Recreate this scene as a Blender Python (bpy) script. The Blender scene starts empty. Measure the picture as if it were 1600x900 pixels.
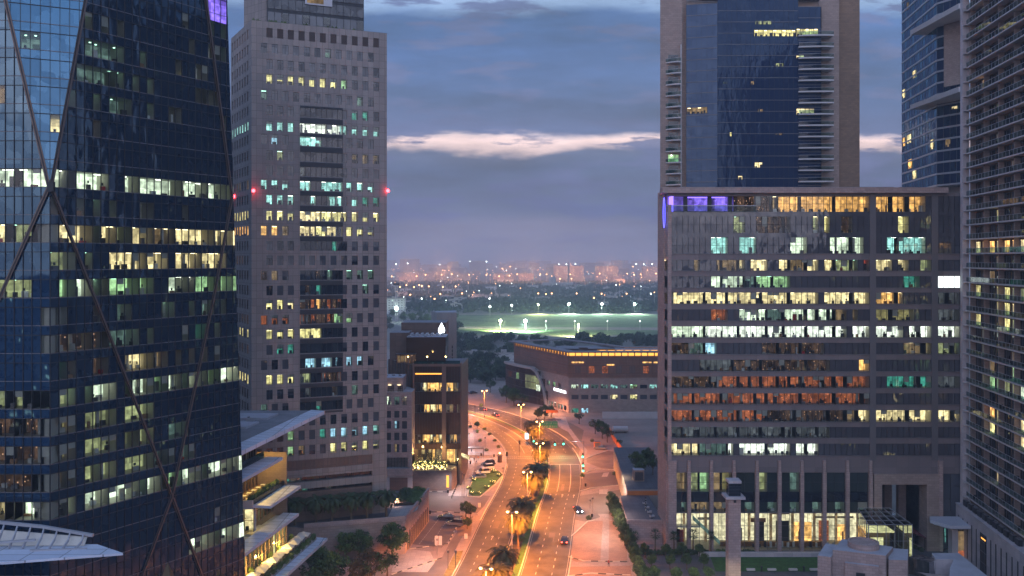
import bpy, math, random
from mathutils import Vector
V3 = Vector
R = math.radians
rnd = random.Random(7)
sc = bpy.context.scene
COL = sc.collection

# ---------------------------------------------------------------- camera, world, exposure
F = 1400.0; HE = 70.0; HOR = 405.0          # focal length in pixels of a 1600 px frame, eye height, horizon row
cam_d = bpy.data.cameras.new('camera'); cam = bpy.data.objects.new('camera', cam_d); COL.objects.link(cam)
cam.location = (0, 0, HE); cam.rotation_euler = (R(90), 0, 0)
cam_d.sensor_width = 36; cam_d.lens = 36 * F / 1600; cam_d.shift_y = -45 / 1600
cam_d.clip_start = 1; cam_d.clip_end = 90000
sc.camera = cam
sc.view_settings.view_transform = 'Standard'; sc.view_settings.look = 'None'
sc.view_settings.exposure = 0.76; sc.view_settings.gamma = 1
sc.render.engine = 'CYCLES'
cy = sc.cycles
cy.use_denoising = True; cy.max_bounces = 6; cy.diffuse_bounces = 2; cy.glossy_bounces = 3
cy.transmission_bounces = 4; cy.transparent_max_bounces = 12; cy.volume_bounces = 0
cy.sample_clamp_indirect = 3.0; cy.caustics_reflective = False; cy.caustics_refractive = False

w = bpy.data.worlds.new('World'); sc.world = w; w.use_nodes = True
nt = w.node_tree; nt.nodes.clear()
def N(t, **k):
    n = nt.nodes.new(t)
    for a, b in k.items(): setattr(n, a, b)
    return n
def L(a, b): nt.links.new(a, b)
def M(op, a, b=None, c=None, clamp=False):
    n = nt.nodes.new('ShaderNodeMath'); n.operation = op; n.use_clamp = clamp
    for i, x in enumerate((a, b, c)):
        if x is None: continue
        if isinstance(x, (int, float)): n.inputs[i].default_value = x
        else: nt.links.new(x, n.inputs[i])
    return n.outputs[0]
def srgb(r, g, b):
    f = lambda c: (c / 255) / 12.92 if c <= 10 else (((c / 255) + .055) / 1.055) ** 2.4
    return (f(r), f(g), f(b), 1)
out = N('ShaderNodeOutputWorld'); bg = N('ShaderNodeBackground'); L(bg.outputs[0], out.inputs[0])
tc = N('ShaderNodeTexCoord'); sp = N('ShaderNodeSeparateXYZ'); L(tc.outputs['Generated'], sp.inputs[0])
X, Y, Z = sp.outputs
yy = M('MAXIMUM', M('ABSOLUTE', Y), .35)
u = M('DIVIDE', X, yy); v = M('DIVIDE', Z, yy)
def noise(uu, vv, scale, detail=5, rough=.55, off=0.0):
    cb = N('ShaderNodeCombineXYZ'); L(uu, cb.inputs[0]); L(vv, cb.inputs[1]); cb.inputs[2].default_value = off
    n = N('ShaderNodeTexNoise'); n.inputs['Scale'].default_value = scale; n.inputs['Detail'].default_value = detail
    n.inputs['Roughness'].default_value = rough; L(cb.outputs[0], n.inputs['Vector']); return n.outputs[0]
vs = M('MULTIPLY', v, 3.0)
n1 = noise(u, vs, 5.0, 7, .58, .6)
n2 = noise(u, vs, 11.0, 7, .6, 4.3)
n3 = noise(M('MULTIPLY', u, .6), vs, 3.0, 5, .55, 9.1)
vd = M('ADD', v, M('MULTIPLY', M('SUBTRACT', n1, .5), .042))
vd = M('ADD', vd, M('MULTIPLY', M('SUBTRACT', n2, .5), .018))
vd = M('ADD', vd, M('MULTIPLY', M('SUBTRACT', n3, .5), .016))
ramp = N('ShaderNodeValToRGB'); L(M('MULTIPLY', vd, 2.0), ramp.inputs[0])
def stops(rp, lst):
    cr = rp.color_ramp
    while len(cr.elements) > 1: cr.elements.remove(cr.elements[-1])
    cr.elements[0].position = lst[0][0]; cr.elements[0].color = lst[0][1]
    for p, c in lst[1:]:
        e = cr.elements.new(p); e.color = c
def py(p): return 2 * (HOR - p) / F
stops(ramp, [(0, srgb(122, 124, 146)), (py(372), srgb(106, 114, 142)), (py(320), srgb(86, 100, 134)), (py(262), srgb(74, 92, 132)),
             (py(240), srgb(86, 98, 134)), (py(231), srgb(206, 182, 186)), (py(220), srgb(240, 210, 208)), (py(212), srgb(180, 168, 184)), (py(207), srgb(84, 98, 142)),
             (py(150), srgb(68, 90, 136)), (py(70), srgb(64, 92, 144)), (py(24), srgb(66, 96, 148)), (py(6), srgb(124, 150, 190)),
             (py(-30), srgb(150, 172, 206)), (py(-110), srgb(110, 140, 190)), (1.0, srgb(96, 124, 176))])
# loose torn clouds inside the bright gaps
cl = N('ShaderNodeValToRGB'); L(noise(u, M('MULTIPLY', v, 5.0), 9.0, 6, .6, 2.2), cl.inputs[0]); stops(cl, [(.51, (0, 0, 0, 1)), (.59, (1, 1, 1, 1))])
mx = N('ShaderNodeMixRGB'); L(M('MULTIPLY', cl.outputs[0], .92), mx.inputs[0]); L(ramp.outputs[0], mx.inputs[1]); mx.inputs[2].default_value = srgb(84, 96, 140)
# faint mottling over everything
mt = N('ShaderNodeMixRGB', blend_type='MULTIPLY'); mt.inputs[0].default_value = 1; L(mx.outputs[0], mt.inputs[1])
mr = N('ShaderNodeMapRange'); L(noise(u, M('MULTIPLY', v, 4.5), 4.5, 8, .62, 7.7), mr.inputs[0]); mr.inputs[1].default_value = .3; mr.inputs[2].default_value = .7; mr.inputs[3].default_value = .52; mr.inputs[4].default_value = 1.0
L(mr.outputs[0], mt.inputs[2])
# the dawn side of the sky, behind the camera, is brighter and pinker
sky = N('ShaderNodeTexSky'); sky.sky_type = 'NISHITA'; sky.sun_disc = False; sky.sun_elevation = R(1.0); sky.sun_rotation = R(195)
sky.dust_density = 3; sky.altitude = 0
bk = N('ShaderNodeMixRGB', blend_type='ADD'); bk.inputs[0].default_value = 1
L(mt.outputs[0], bk.inputs[1])
sk = N('ShaderNodeMixRGB', blend_type='MULTIPLY'); sk.inputs[0].default_value = 1; L(sky.outputs[0], sk.inputs[1]); sk.inputs[2].default_value = (.05, .05, .05, 1)
L(sk.outputs[0], bk.inputs[2])
back = M('MULTIPLY', M('ADD', M('MULTIPLY', Y, -1.0), .15), 1.0, clamp=True)
bkc = N('ShaderNodeMixRGB'); L(M('MULTIPLY', Z, 2.2, clamp=True), bkc.inputs[0]); bkc.inputs[1].default_value = (.90, .80, .86, 1); bkc.inputs[2].default_value = (.36, .54, .92, 1)
bb = N('ShaderNodeMixRGB'); L(back, bb.inputs[0]); L(bk.outputs[0], bb.inputs[1]); L(bkc.outputs[0], bb.inputs[2])
L(bb.outputs[0], bg.inputs[0]); bg.inputs[1].default_value = 1.0

sun_d = bpy.data.lights.new('sun', 'SUN'); sun_d.energy = .10; sun_d.angle = R(30); sun_d.color = (1, .72, .66)
sun = bpy.data.objects.new('sun', sun_d); COL.objects.link(sun); sun.rotation_euler = (R(72), 0, R(-18))

# ---------------------------------------------------------------- helpers
def G(px, py_, z=0.0):
    s = (py_ - HOR) / (HE - z); return V3(((px - 800) / s, F / s, z))
def PD(px, py_, D): return V3(((px - 800) * D / F, D, HE - (py_ - HOR) * D / F))
ORD = ['first', 'second', 'third', 'fourth', 'fifth', 'sixth', 'seventh', 'eighth', 'ninth', 'tenth', 'eleventh', 'twelfth', 'thirteenth',
       'fourteenth', 'fifteenth', 'sixteenth', 'seventeenth', 'eighteenth', 'nineteenth', 'twentieth']
MATS = {}
class Nodes:
    def __init__(s, name):
        s.m = bpy.data.materials.new(name); s.m.use_nodes = True; s.t = s.m.node_tree; s.t.nodes.clear()
        s.o = s.n('ShaderNodeOutputMaterial'); MATS[name] = s.m
    def n(s, t, **k):
        x = s.t.nodes.new(t)
        for a, b in k.items(): setattr(x, a, b)
        return x
    def l(s, a, b): s.t.links.new(a, b)
def ramp_of(q, fac, lst):
    r = q.n('ShaderNodeValToRGB'); q.l(fac, r.inputs[0]); stops(r, lst); return r.outputs[0]
def c4(c): return (c[0], c[1], c[2], 1)
def solid(name, col, rough=.7, metal=0.0, spec=.5, var=.12, vscale=.35, bump=0.0, bscale=4.0, brick=None, mortar=.6, emit=None, es=1.0, streak=0):
    q = Nodes(name); p = q.n('ShaderNodeBsdfPrincipled'); q.l(p.outputs[0], q.o.inputs[0])
    p.inputs['Roughness'].default_value = rough; p.inputs['Metallic'].default_value = metal; p.inputs['Specular IOR Level'].default_value = spec
    tcx = q.n('ShaderNodeTexCoord'); geo = q.n('ShaderNodeNewGeometry')
    nz = q.n('ShaderNodeTexNoise'); nz.inputs['Scale'].default_value = vscale; nz.inputs['Detail'].default_value = 6; nz.inputs['Roughness'].default_value = .65
    if streak:
        mp = q.n('ShaderNodeMapping'); mp.inputs['Scale'].default_value = (1, 1, .12); q.l(geo.outputs['Position'], mp.inputs[0]); q.l(mp.outputs[0], nz.inputs['Vector'])
    else: q.l(geo.outputs['Position'], nz.inputs['Vector'])
    lo = tuple(x * (1 - var) for x in col); hi = tuple(min(1, x * (1 + var)) for x in col)
    c = ramp_of(q, nz.outputs[0], [(.3, c4(lo)), (.7, c4(hi))])
    if brick:
        b = q.n('ShaderNodeTexBrick'); b.offset = brick[2] if len(brick) > 2 else .5; b.inputs['Scale'].default_value = 1.0
        b.inputs['Brick Width'].default_value = brick[0]; b.inputs['Row Height'].default_value = brick[1]
        b.inputs['Mortar Size'].default_value = brick[3] if len(brick) > 3 else .03; b.inputs['Mortar Smooth'].default_value = .1
        b.inputs['Color1'].default_value = (.86, .86, .86, 1); b.inputs['Color2'].default_value = (1.1, 1.08, 1.06, 1); b.inputs['Mortar'].default_value = (mortar, mortar, mortar, 1)
        uv = q.n('ShaderNodeUVMap'); q.l(uv.outputs[0], b.inputs['Vector'])
        m = q.n('ShaderNodeMixRGB', blend_type='MULTIPLY'); m.inputs[0].default_value = 1; q.l(c, m.inputs[1]); q.l(b.outputs[0], m.inputs[2]); c = m.outputs[0]
    q.l(c, p.inputs['Base Color'])
    if bump:
        n2_ = q.n('ShaderNodeTexNoise'); n2_.inputs['Scale'].default_value = bscale; n2_.inputs['Detail'].default_value = 3; q.l(geo.outputs['Position'], n2_.inputs['Vector'])
        bp = q.n('ShaderNodeBump'); bp.inputs['Strength'].default_value = bump; bp.inputs['Distance'].default_value = .1; q.l(n2_.outputs[0], bp.inputs['Height']); q.l(bp.outputs[0], p.inputs['Normal'])
    if emit:
        p.inputs['Emission Color'].default_value = c4(emit); p.inputs['Emission Strength'].default_value = es
    return q.m
def glow(name, col, es, sample=False):
    q = Nodes(name); e = q.n('ShaderNodeEmission'); e.inputs[0].default_value = c4(col); e.inputs[1].default_value = es; q.l(e.outputs[0], q.o.inputs[0])
    q.m.cycles.emission_sampling = 'AUTO' if sample else 'NONE'; return q.m
def lit(name, col, es, sc1=.45, lo=.5, sparkle=0.0, fine=.58):
    """emission of a lit room wall: cell-wise brightness with softer noise inside it"""
    q = Nodes(name); e = q.n('ShaderNodeEmission'); geo = q.n('ShaderNodeNewGeometry'); q.l(e.outputs[0], q.o.inputs[0])
    def cells(sx_, sy_, sz_, off):
        mp = q.n('ShaderNodeVectorMath', operation='MULTIPLY_ADD'); q.l(geo.outputs['Position'], mp.inputs[0]); mp.inputs[1].default_value = (sx_, sy_, sz_); mp.inputs[2].default_value = (off, off * 1.7, off * 2.3)
        fl_ = q.n('ShaderNodeVectorMath', operation='FLOOR'); q.l(mp.outputs[0], fl_.inputs[0]); wn = q.n('ShaderNodeTexWhiteNoise'); wn.noise_dimensions = '3D'; q.l(fl_.outputs[0], wn.inputs['Vector']); return wn
    vo = cells(sc1, sc1 * .6, .25, .31)
    sx = q.n('ShaderNodeSeparateXYZ'); q.l(vo.outputs['Color'], sx.inputs[0])
    nz = q.n('ShaderNodeTexNoise'); nz.inputs['Scale'].default_value = 1.3; nz.inputs['Detail'].default_value = 4; q.l(geo.outputs['Position'], nz.inputs['Vector'])
    a = q.n('ShaderNodeMapRange'); q.l(sx.outputs[0], a.inputs[0]); a.inputs[3].default_value = lo * es; a.inputs[4].default_value = 1.15 * es
    b = q.n('ShaderNodeMapRange'); q.l(nz.outputs[0], b.inputs[0]); b.inputs[1].default_value = .3; b.inputs[2].default_value = .7; b.inputs[3].default_value = .5; b.inputs[4].default_value = 1.35
    m = q.n('ShaderNodeMath', operation='MULTIPLY'); q.l(a.outputs[0], m.inputs[0]); q.l(b.outputs[0], m.inputs[1])
    vf = cells(1.35, .9, .95, .77); sf_ = q.n('ShaderNodeSeparateXYZ'); q.l(vf.outputs['Color'], sf_.inputs[0])
    rf0 = q.n('ShaderNodeMapRange'); q.l(sf_.outputs[1], rf0.inputs[0]); rf0.inputs[1].default_value = .1; rf0.inputs[2].default_value = .7; rf0.inputs[3].default_value = fine; rf0.inputs[4].default_value = 1.15
    m0 = q.n('ShaderNodeMath', operation='MULTIPLY'); q.l(m.outputs[0], m0.inputs[0]); q.l(rf0.outputs[0], m0.inputs[1]); m = m0
    o = m.outputs[0]
    if sparkle:
        v2 = q.n('ShaderNodeTexVoronoi'); v2.inputs['Scale'].default_value = 1.6; q.l(geo.outputs['Position'], v2.inputs['Vector'])
        s2 = q.n('ShaderNodeMapRange'); q.l(v2.outputs['Distance'], s2.inputs[0]); s2.inputs[1].default_value = .05; s2.inputs[2].default_value = .22; s2.inputs[3].default_value = sparkle; s2.inputs[4].default_value = 0
        ad = q.n('ShaderNodeMath', operation='ADD'); q.l(o, ad.inputs[0]); q.l(s2.outputs[0], ad.inputs[1]); o = ad.outputs[0]
    e.inputs[0].default_value = c4(col); q.l(o, e.inputs[1]); q.m.cycles.emission_sampling = 'NONE'; return q.m
def glass(name, base=(.012, .018, .03), ior=1.7, wob=.25, rough=.03, ws=.22, tint=(1, 1, 1)):
    """opaque reflecting curtain-wall glass whose panes are very slightly warped"""
    q = Nodes(name); d = q.n('ShaderNodeBsdfDiffuse'); d.inputs[0].default_value = c4(base)
    g = q.n('ShaderNodeBsdfGlossy'); g.inputs['Roughness'].default_value = rough; g.inputs[0].default_value = c4(tint)
    fr = q.n('ShaderNodeFresnel'); fr.inputs[0].default_value = ior
    geo = q.n('ShaderNodeNewGeometry'); nz = q.n('ShaderNodeTexNoise'); nz.inputs['Scale'].default_value = ws; nz.inputs['Detail'].default_value = 2
    mp = q.n('ShaderNodeMapping'); mp.inputs['Scale'].default_value = (1, 1, .45); q.l(geo.outputs['Position'], mp.inputs[0]); q.l(mp.outputs[0], nz.inputs['Vector'])
    bp = q.n('ShaderNodeBump'); bp.inputs['Strength'].default_value = wob; bp.inputs['Distance'].default_value = .35; q.l(nz.outputs[0], bp.inputs['Height'])
    for x in (g, fr): q.l(bp.outputs[0], x.inputs['Normal'])
    # pane-to-pane variation in how much is reflected
    wn = q.n('ShaderNodeTexVoronoi'); wn.distance = 'CHEBYCHEV'; wn.inputs['Scale'].default_value = .5; q.l(geo.outputs['Position'], wn.inputs['Vector'])
    sx = q.n('ShaderNodeSeparateXYZ'); q.l(wn.outputs['Color'], sx.inputs[0])
    mr_ = q.n('ShaderNodeMapRange'); q.l(sx.outputs[0], mr_.inputs[0]); mr_.inputs[3].default_value = .75; mr_.inputs[4].default_value = 1.2
    mu = q.n('ShaderNodeMath', operation='MULTIPLY', use_clamp=True); q.l(fr.outputs[0], mu.inputs[0]); q.l(mr_.outputs[0], mu.inputs[1])
    mix = q.n('ShaderNodeMixShader'); q.l(mu.outputs[0], mix.inputs[0]); q.l(d.outputs[0], mix.inputs[1]); q.l(g.outputs[0], mix.inputs[2]); q.l(mix.outputs[0], q.o.inputs[0]); return q.m
def clear(name, tint=(.9, .95, .93), refl=.10):
    q = Nodes(name); t = q.n('ShaderNodeBsdfTransparent'); t.inputs[0].default_value = c4(tint)
    g = q.n('ShaderNodeBsdfGlossy'); g.inputs['Roughness'].default_value = .03
    mix = q.n('ShaderNodeMixShader'); lw = q.n('ShaderNodeFresnel'); lw.inputs[0].default_value = 1.45
    ad = q.n('ShaderNodeMath', operation='ADD', use_clamp=True); ad.inputs[1].default_value = refl * .4; q.l(lw.outputs[0], ad.inputs[0])
    q.l(ad.outputs[0], mix.inputs[0]); q.l(t.outputs[0], mix.inputs[1]); q.l(g.outputs[0], mix.inputs[2]); q.l(mix.outputs[0], q.o.inputs[0]); return q.m

class MB:
    def __init__(s): s.v = []; s.f = []; s.m = []
    def face(s, pts, mat):
        i = len(s.v); s.v += [tuple(p) for p in pts]; s.f.append(tuple(range(i, i + len(pts)))); s.m.append(mat)
    def hexa(s, p, mat, top=None, skip=()):
        """p: 4 bottom points + 4 top points"""
        i = len(s.v); s.v += [tuple(x) for x in p]
        for k, q in enumerate(((3, 2, 1, 0), (4, 5, 6, 7), (0, 1, 5, 4), (1, 2, 6, 5), (2, 3, 7, 6), (3, 0, 4, 7))):
            if k in skip: continue
            s.f.append(tuple(i + a for a in q)); s.m.append(top if (top and k == 1) else mat)
    def box(s, x0, x1, y0, y1, z0, z1, mat, top=None):
        s.hexa([(x0, y0, z0), (x1, y0, z0), (x1, y1, z0), (x0, y1, z0), (x0, y0, z1), (x1, y0, z1), (x1, y1, z1), (x0, y1, z1)], mat, top)
    def fbox(s, fr, u0, u1, v0, v1, d0, d1, mat, top=None):
        P = fr.pt
        s.hexa([P(u0, v0, d1), P(u1, v0, d1), P(u1, v0, d0), P(u0, v0, d0), P(u0, v1, d1), P(u1, v1, d1), P(u1, v1, d0), P(u0, v1, d0)], mat, top)
    def fq(s, fr, u0, u1, v0, v1, d, mat): s.face([fr.pt(u0, v0, d), fr.pt(u1, v0, d), fr.pt(u1, v1, d), fr.pt(u0, v1, d)], mat)
    def prism(s, poly, z0, z1, mat, top=None):
        n = len(poly); i = len(s.v)
        s.v += [(p[0], p[1], z0) for p in poly] + [(p[0], p[1], z1) for p in poly]
        s.f.append(tuple(i + k for k in reversed(range(n)))); s.m.append(mat)
        s.f.append(tuple(i + n + k for k in range(n))); s.m.append(top or mat)
        for k in range(n):
            j = (k + 1) % n; s.f.append((i + k, i + j, i + n + j, i + n + k)); s.m.append(mat)
    def bar(s, a, b, w, h, mat, up=V3((0, 0, 1))):
        a = V3(a); b = V3(b); d = (b - a).normalized(); x = d.cross(up)
        if x.length < 1e-4: x = V3((1, 0, 0))
        x.normalize(); y = x.cross(d).normalized(); x *= w / 2; y *= h / 2
        s.hexa([a - x - y, a + x - y, b + x - y, b - x - y, a - x + y, a + x + y, b + x + y, b - x + y], mat)
    def tube(s, pts, rad, n, mat, caps=True):
        pts = [V3(p) for p in pts]; rings = []
        for k, p in enumerate(pts):
            d = (pts[min(k + 1, len(pts) - 1)] - pts[max(k - 1, 0)]).normalized()
            x = d.cross(V3((0, 0, 1)) if abs(d.z) < .9 else V3((0, 1, 0))).normalized(); y = d.cross(x)
            r = rad[k] if isinstance(rad, (list, tuple)) else rad
            i = len(s.v); rings.append(i)
            for j in range(n):
                a = 2 * math.pi * j / n; s.v.append(tuple(p + x * (r * math.cos(a)) + y * (r * math.sin(a))))
        for a, b in zip(rings, rings[1:]):
            for j in range(n):
                k = (j + 1) % n; s.f.append((a + j, a + k, b + k, b + j)); s.m.append(mat)
        if caps:
            s.f.append(tuple(rings[0] + j for j in range(n))); s.m.append(mat); s.f.append(tuple(rings[-1] + j for j in reversed(range(n)))); s.m.append(mat)
    def ball(s, c, r, mat, n=8, m=5, sz=1.0):
        prof = [(r * math.sin(math.pi * k / m), r * sz * math.cos(math.pi * k / m)) for k in range(m + 1)]
        s.lathe(c, prof, n, mat)
    def lathe(s, c, prof, n, mat):
        rings = []
        for r, z in prof:
            i = len(s.v); rings.append(i)
            for j in range(n):
                a = 2 * math.pi * j / n; s.v.append((c[0] + r * math.cos(a), c[1] + r * math.sin(a), c[2] + z))
        for a, b in zip(rings, rings[1:]):
            for j in range(n):
                k = (j + 1) % n; s.f.append((a + j, b + j, b + k, a + k)); s.m.append(mat)
    def build(s, name, parent=None, uv=True, smooth=False, loc=None):
        me = bpy.data.meshes.new(name); vv = s.v
        if loc is not None: vv = [(a - loc[0], b - loc[1], c - loc[2]) for a, b, c in s.v]
        me.from_pydata(vv, [], s.f)
        names = []; idx = {}
        for m in s.m:
            if m not in idx: idx[m] = len(names); names.append(m)
        for n_ in names: me.materials.append(MATS[n_])
        me.polygons.foreach_set('material_index', [idx[m] for m in s.m])
        if smooth: me.polygons.foreach_set('use_smooth', [True] * len(s.f))
        if uv:
            lay = me.uv_layers.new(name='UVMap'); co = []
            for p in me.polygons:
                n_ = p.normal
                if abs(n_.z) > .7:
                    for i in p.vertices: co += [s.v[i][0], s.v[i][1]]
                else:
                    h = math.hypot(n_.x, n_.y) or 1; tx, ty = -n_.y / h, n_.x / h
                    for i in p.vertices: co += [s.v[i][0] * tx + s.v[i][1] * ty, s.v[i][2]]
            lay.data.foreach_set('uv', co)
        me.update()
        o = bpy.data.objects.new(name, me); COL.objects.link(o)
        if loc is not None: o.location = loc
        if parent is not None:
            o.parent = parent; o.matrix_parent_inverse = parent.matrix_basis.inverted() if loc is None else o.matrix_parent_inverse
        return o
class Fr:
    def __init__(s, O, P=None, U=None, V=None):
        s.O = V3((O[0], O[1], O[2] if len(O) > 2 else 0))
        if U is None: U = V3((P[0] - O[0], P[1] - O[1], 0)); s.L = U.length
        s.U = V3(U).normalized(); s.V = V3(V).normalized() if V is not None else V3((0, 0, 1)); s.N = s.U.cross(s.V).normalized()
    def pt(s, u, v, d=0.0): return s.O + s.U * u + s.V * v + s.N * d
    def u(s, px):
        k = (px - 800) / F; return (k * s.O.y - s.O.x) / (s.U.x - k * s.U.y)
    def z(s, px, py_): return HE - (py_ - HOR) * (s.O.y + s.u(px) * s.U.y) / F
def tag(o, label=None, cat=None, group=None, kind=None):
    if label: o['label'] = label
    if cat: o['category'] = cat
    if group: o['group'] = group
    if kind: o['kind'] = kind
    return o
def thing(name, label, cat, loc=(0, 0, 0), group=None, rz=0):
    o = bpy.data.objects.new(name, None); COL.objects.link(o); o.location = loc; o.rotation_euler = (0, 0, rz); o.empty_display_size = .5
    bpy.context.view_layer.update() if False else None
    return tag(o, label, cat, group)
def root_at(name, label, cat, loc, group=None):
    """empty at the thing's base; parts are built in world coordinates and keep their place"""
    o = thing(name, label, cat, loc, group); return o
KIDS = {}
def part(mb, name, root, uv=True, smooth=False, label=None):
    """mb holds world coordinates; root is an unrotated Empty"""
    loc = root.location
    mb.v = [(a - loc[0], b - loc[1], c - loc[2]) for a, b, c in mb.v]
    o = mb.build(name, None, uv, smooth); o.parent = root; KIDS.setdefault(root.name, []).append(o)
    if label: o['label'] = label
    return o
def sub(mb, name, prt, rootloc, uv=False):
    mb.v = [(a - rootloc[0], b - rootloc[1], c - rootloc[2]) for a, b, c in mb.v]
    o = mb.build(name, None, uv); o.parent = prt; return o
def lpart(mb, name, root, uv=False, smooth=False):
    """mb holds local coordinates of the thing"""
    o = mb.build(name, None, uv, smooth); o.parent = root; KIDS.setdefault(root.name, []).append(o); return o
def dup(root, loc, rz=0.0, label=None, scale=None, group=None):
    r = root.copy(); COL.objects.link(r); r.location = loc; r.rotation_euler = (0, 0, rz)
    if scale is not None: r.scale = (scale,) * 3 if isinstance(scale, (int, float)) else scale
    if label: r['label'] = label
    if group: r['group'] = group
    def rec(a, b):
        for ch in KIDS.get(a.name, []):
            c = ch.copy(); COL.objects.link(c); c.parent = b; KIDS.setdefault(b.name, []).append(c); rec(ch, c)
    rec(root, r); return r

# ---------------------------------------------------------------- materials
solid('asphalt', (.062, .057, .055), .75, var=.45, vscale=.22, bump=.2, bscale=3)
solid('asphalt_worn', (.12, .10, .095), .8, var=.3, vscale=.1, bump=.2)
solid('asphalt_patch_streak', (.05, .046, .045), .8, var=.2)
solid('sand', (.28, .21, .175), .95, var=.28, vscale=.06, bump=.5, bscale=.8)
solid('sand_dark', (.20, .13, .09), .95, var=.3, vscale=.2, bump=.5, bscale=1)
solid('paving', (.25, .205, .19), .8, var=.15, vscale=.15, brick=(.9, .9, 0, .03), mortar=.75)
solid('paving_light', (.36, .32, .30), .7, var=.12, vscale=.2, brick=(1.2, 1.2, 0, .04), mortar=.75)
solid('paving_brick', (.25, .15, .11), .85, var=.25, vscale=.15, brick=(.8, .4, .5, .03), mortar=.7)
solid('paving_dark', (.10, .095, .105), .7, var=.2, vscale=.2, brick=(1.5, 1.5, 0, .05), mortar=.7)
solid('kerb', (.46, .42, .34), .8, var=.2, vscale=1)
solid('kerb_black', (.04, .04, .04), .8)
solid('paint', (.42, .40, .36), .7, var=.25, vscale=1.5)
solid('grass', (.04, .11, .02), .95, var=.45, vscale=.8, bump=.9, bscale=6)
solid('dry_grass', (.16, .13, .045), .95, var=.4, vscale=.8, bump=.9, bscale=5)
solid('field_grass', (.10, .15, .06), .95, var=.5, vscale=.03, bump=.5, bscale=.3)
solid('soil', (.09, .06, .04), .95, var=.3, vscale=1, bump=.8)
solid('land', (.16, .145, .12), .95, var=.5, vscale=.012)
solid('concrete_panel', (.29, .245, .225), .7, var=.14, vscale=.15, brick=(1.38, 1.74, 0, .04), mortar=.5, streak=1)
solid('concrete', (.33, .30, .28), .85, var=.14, vscale=.3, bump=.2, streak=1)
solid('concrete_light', (.50, .46, .45), .8, var=.1, vscale=.3)
solid('pale_concrete', (.36, .31, .31), .85, var=.12, vscale=.2, streak=1)
solid('stone_pink', (.40, .29, .26), .8, var=.12, vscale=.3, brick=(1.1, .55, .5, .025), mortar=.62, bump=.1)
solid('stone_beige', (.34, .25, .21), .8, var=.12, vscale=.2, brick=(1.3, .6, .5, .03), mortar=.68, bump=.1)
solid('stone_brown', (.23, .15, .10), .85, var=.15, vscale=.15, brick=(1.3, .6, .5, .03), mortar=.75)
solid('stone_white', (.48, .43, .44), .7, var=.08, vscale=.3, brick=(2.2, 1.6, 0, .03), mortar=.8)
solid('stone_dark', (.17, .125, .11), .8, var=.15, vscale=.3, brick=(.9, .45, .5, .02), mortar=.6)
solid('spandrel', (.20, .165, .165), .55, metal=.1, var=.06, vscale=.1, brick=(2.8, 4, 0, .03), mortar=.75)
solid('metal_grey', (.17, .155, .16), .5, metal=.3, var=.06)
solid('metal_light', (.42, .41, .43), .45, metal=.3, var=.05)
solid('metal_white', (.50, .51, .56), .5, var=.05)
solid('white_panel', (.62, .66, .76), .45, var=.05, vscale=.4, brick=(4.5, 2.2, 0, .09), mortar=.38)
solid('metal_dark', (.03, .03, .035), .5, metal=.3, var=.1)
solid('bronze', (.15, .11, .095), .4, metal=.5, var=.1)
solid('roof_grey', (.22, .21, .22), .9, var=.2, vscale=.3, bump=.2)
solid('roof_pale', (.38, .37, .40), .9, var=.15, vscale=.3)
solid('dark_brown', (.085, .052, .040), .45, var=.15, brick=(1.2, 3.5, 0, .04), mortar=.4)
solid('brown_panel', (.17, .105, .08), .6, var=.12, brick=(2, 1.6, 0, .03), mortar=.6)
solid('museum_panel', (.22, .115, .08), .55, metal=.15, var=.12, vscale=.12, brick=(3.0, 3.6, 0, .05), mortar=.55)
solid('museum_mesh', (.17, .12, .105), .5, metal=.3, var=.15, vscale=.2, brick=(.75, 3.6, 0, .06), mortar=.5)
solid('red_awning', (.16, .03, .035), .8)
solid('red', (.5, .03, .03), .7); solid('wood', (.30, .15, .06), .6); solid('teal', (.02, .25, .28), .6); solid('white_stuff', (.7, .7, .68), .6)
solid('dark_stuff', (.03, .03, .035), .6); solid('int_floor', (.30, .28, .24), .5); solid('int_ceiling', (.6, .6, .56), .8); solid('int_wall', (.5, .48, .42), .8)
solid('fabric', (.62, .56, .48), .9)
solid('trunk', (.10, .065, .04), .95, bump=.9, bscale=6); solid('trunk_palm', (.14, .095, .06), .95, bump=.9, bscale=4)
solid('leaf', (.07, .11, .03), .8, var=.5, vscale=.5); solid('leaf_dark', (.042, .068, .026), .8, var=.5, vscale=.4)
solid('leaf_light', (.11, .16, .035), .8, var=.4, vscale=.5); solid('frond', (.075, .075, .024), .7, var=.45, vscale=.5); solid('frond_dry', (.10, .065, .03), .8, var=.3)
solid('leaf_far', (.028, .045, .028), .9, var=.5, vscale=.05)
solid('car_white', (.62, .62, .62), .25, var=.02); solid('car_dark', (.03, .03, .035), .2, var=.02); solid('car_silver', (.35, .35, .36), .25, metal=.6, var=.02); solid('car_red', (.3, .02, .02), .25, var=.02)
solid('tyre', (.02, .02, .02), .8); solid('skin', (.45, .28, .2), .6); solid('cloth_dark', (.03, .035, .06), .9); solid('cloth_white', (.6, .6, .6), .9); solid('cloth_red', (.25, .04, .04), .9)
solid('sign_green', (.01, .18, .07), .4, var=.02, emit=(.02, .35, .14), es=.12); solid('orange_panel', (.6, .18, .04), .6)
solid('pool_blue', (.02, .06, .16), .4)
glass('glass_dark'); glass('glass_blue', (.010, .03, .07), 2.2, .25, ws=.15, tint=(.5, .8, 1)); glass('glass_deep', (.010, .022, .042), 1.75, .9, ws=.3, tint=(.65, .85, 1))
glass('glass_grey', (.075, .08, .095), 1.7, .25); glass('glass_office', (.075, .072, .082), 1.9, .5, ws=.3); glass('glass_facet', (.02, .06, .12), 2.6, .15, ws=.1, tint=(.48, .8, 1))  # grey, office and facet bases raised to imitate mirrored sky and buildings
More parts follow.
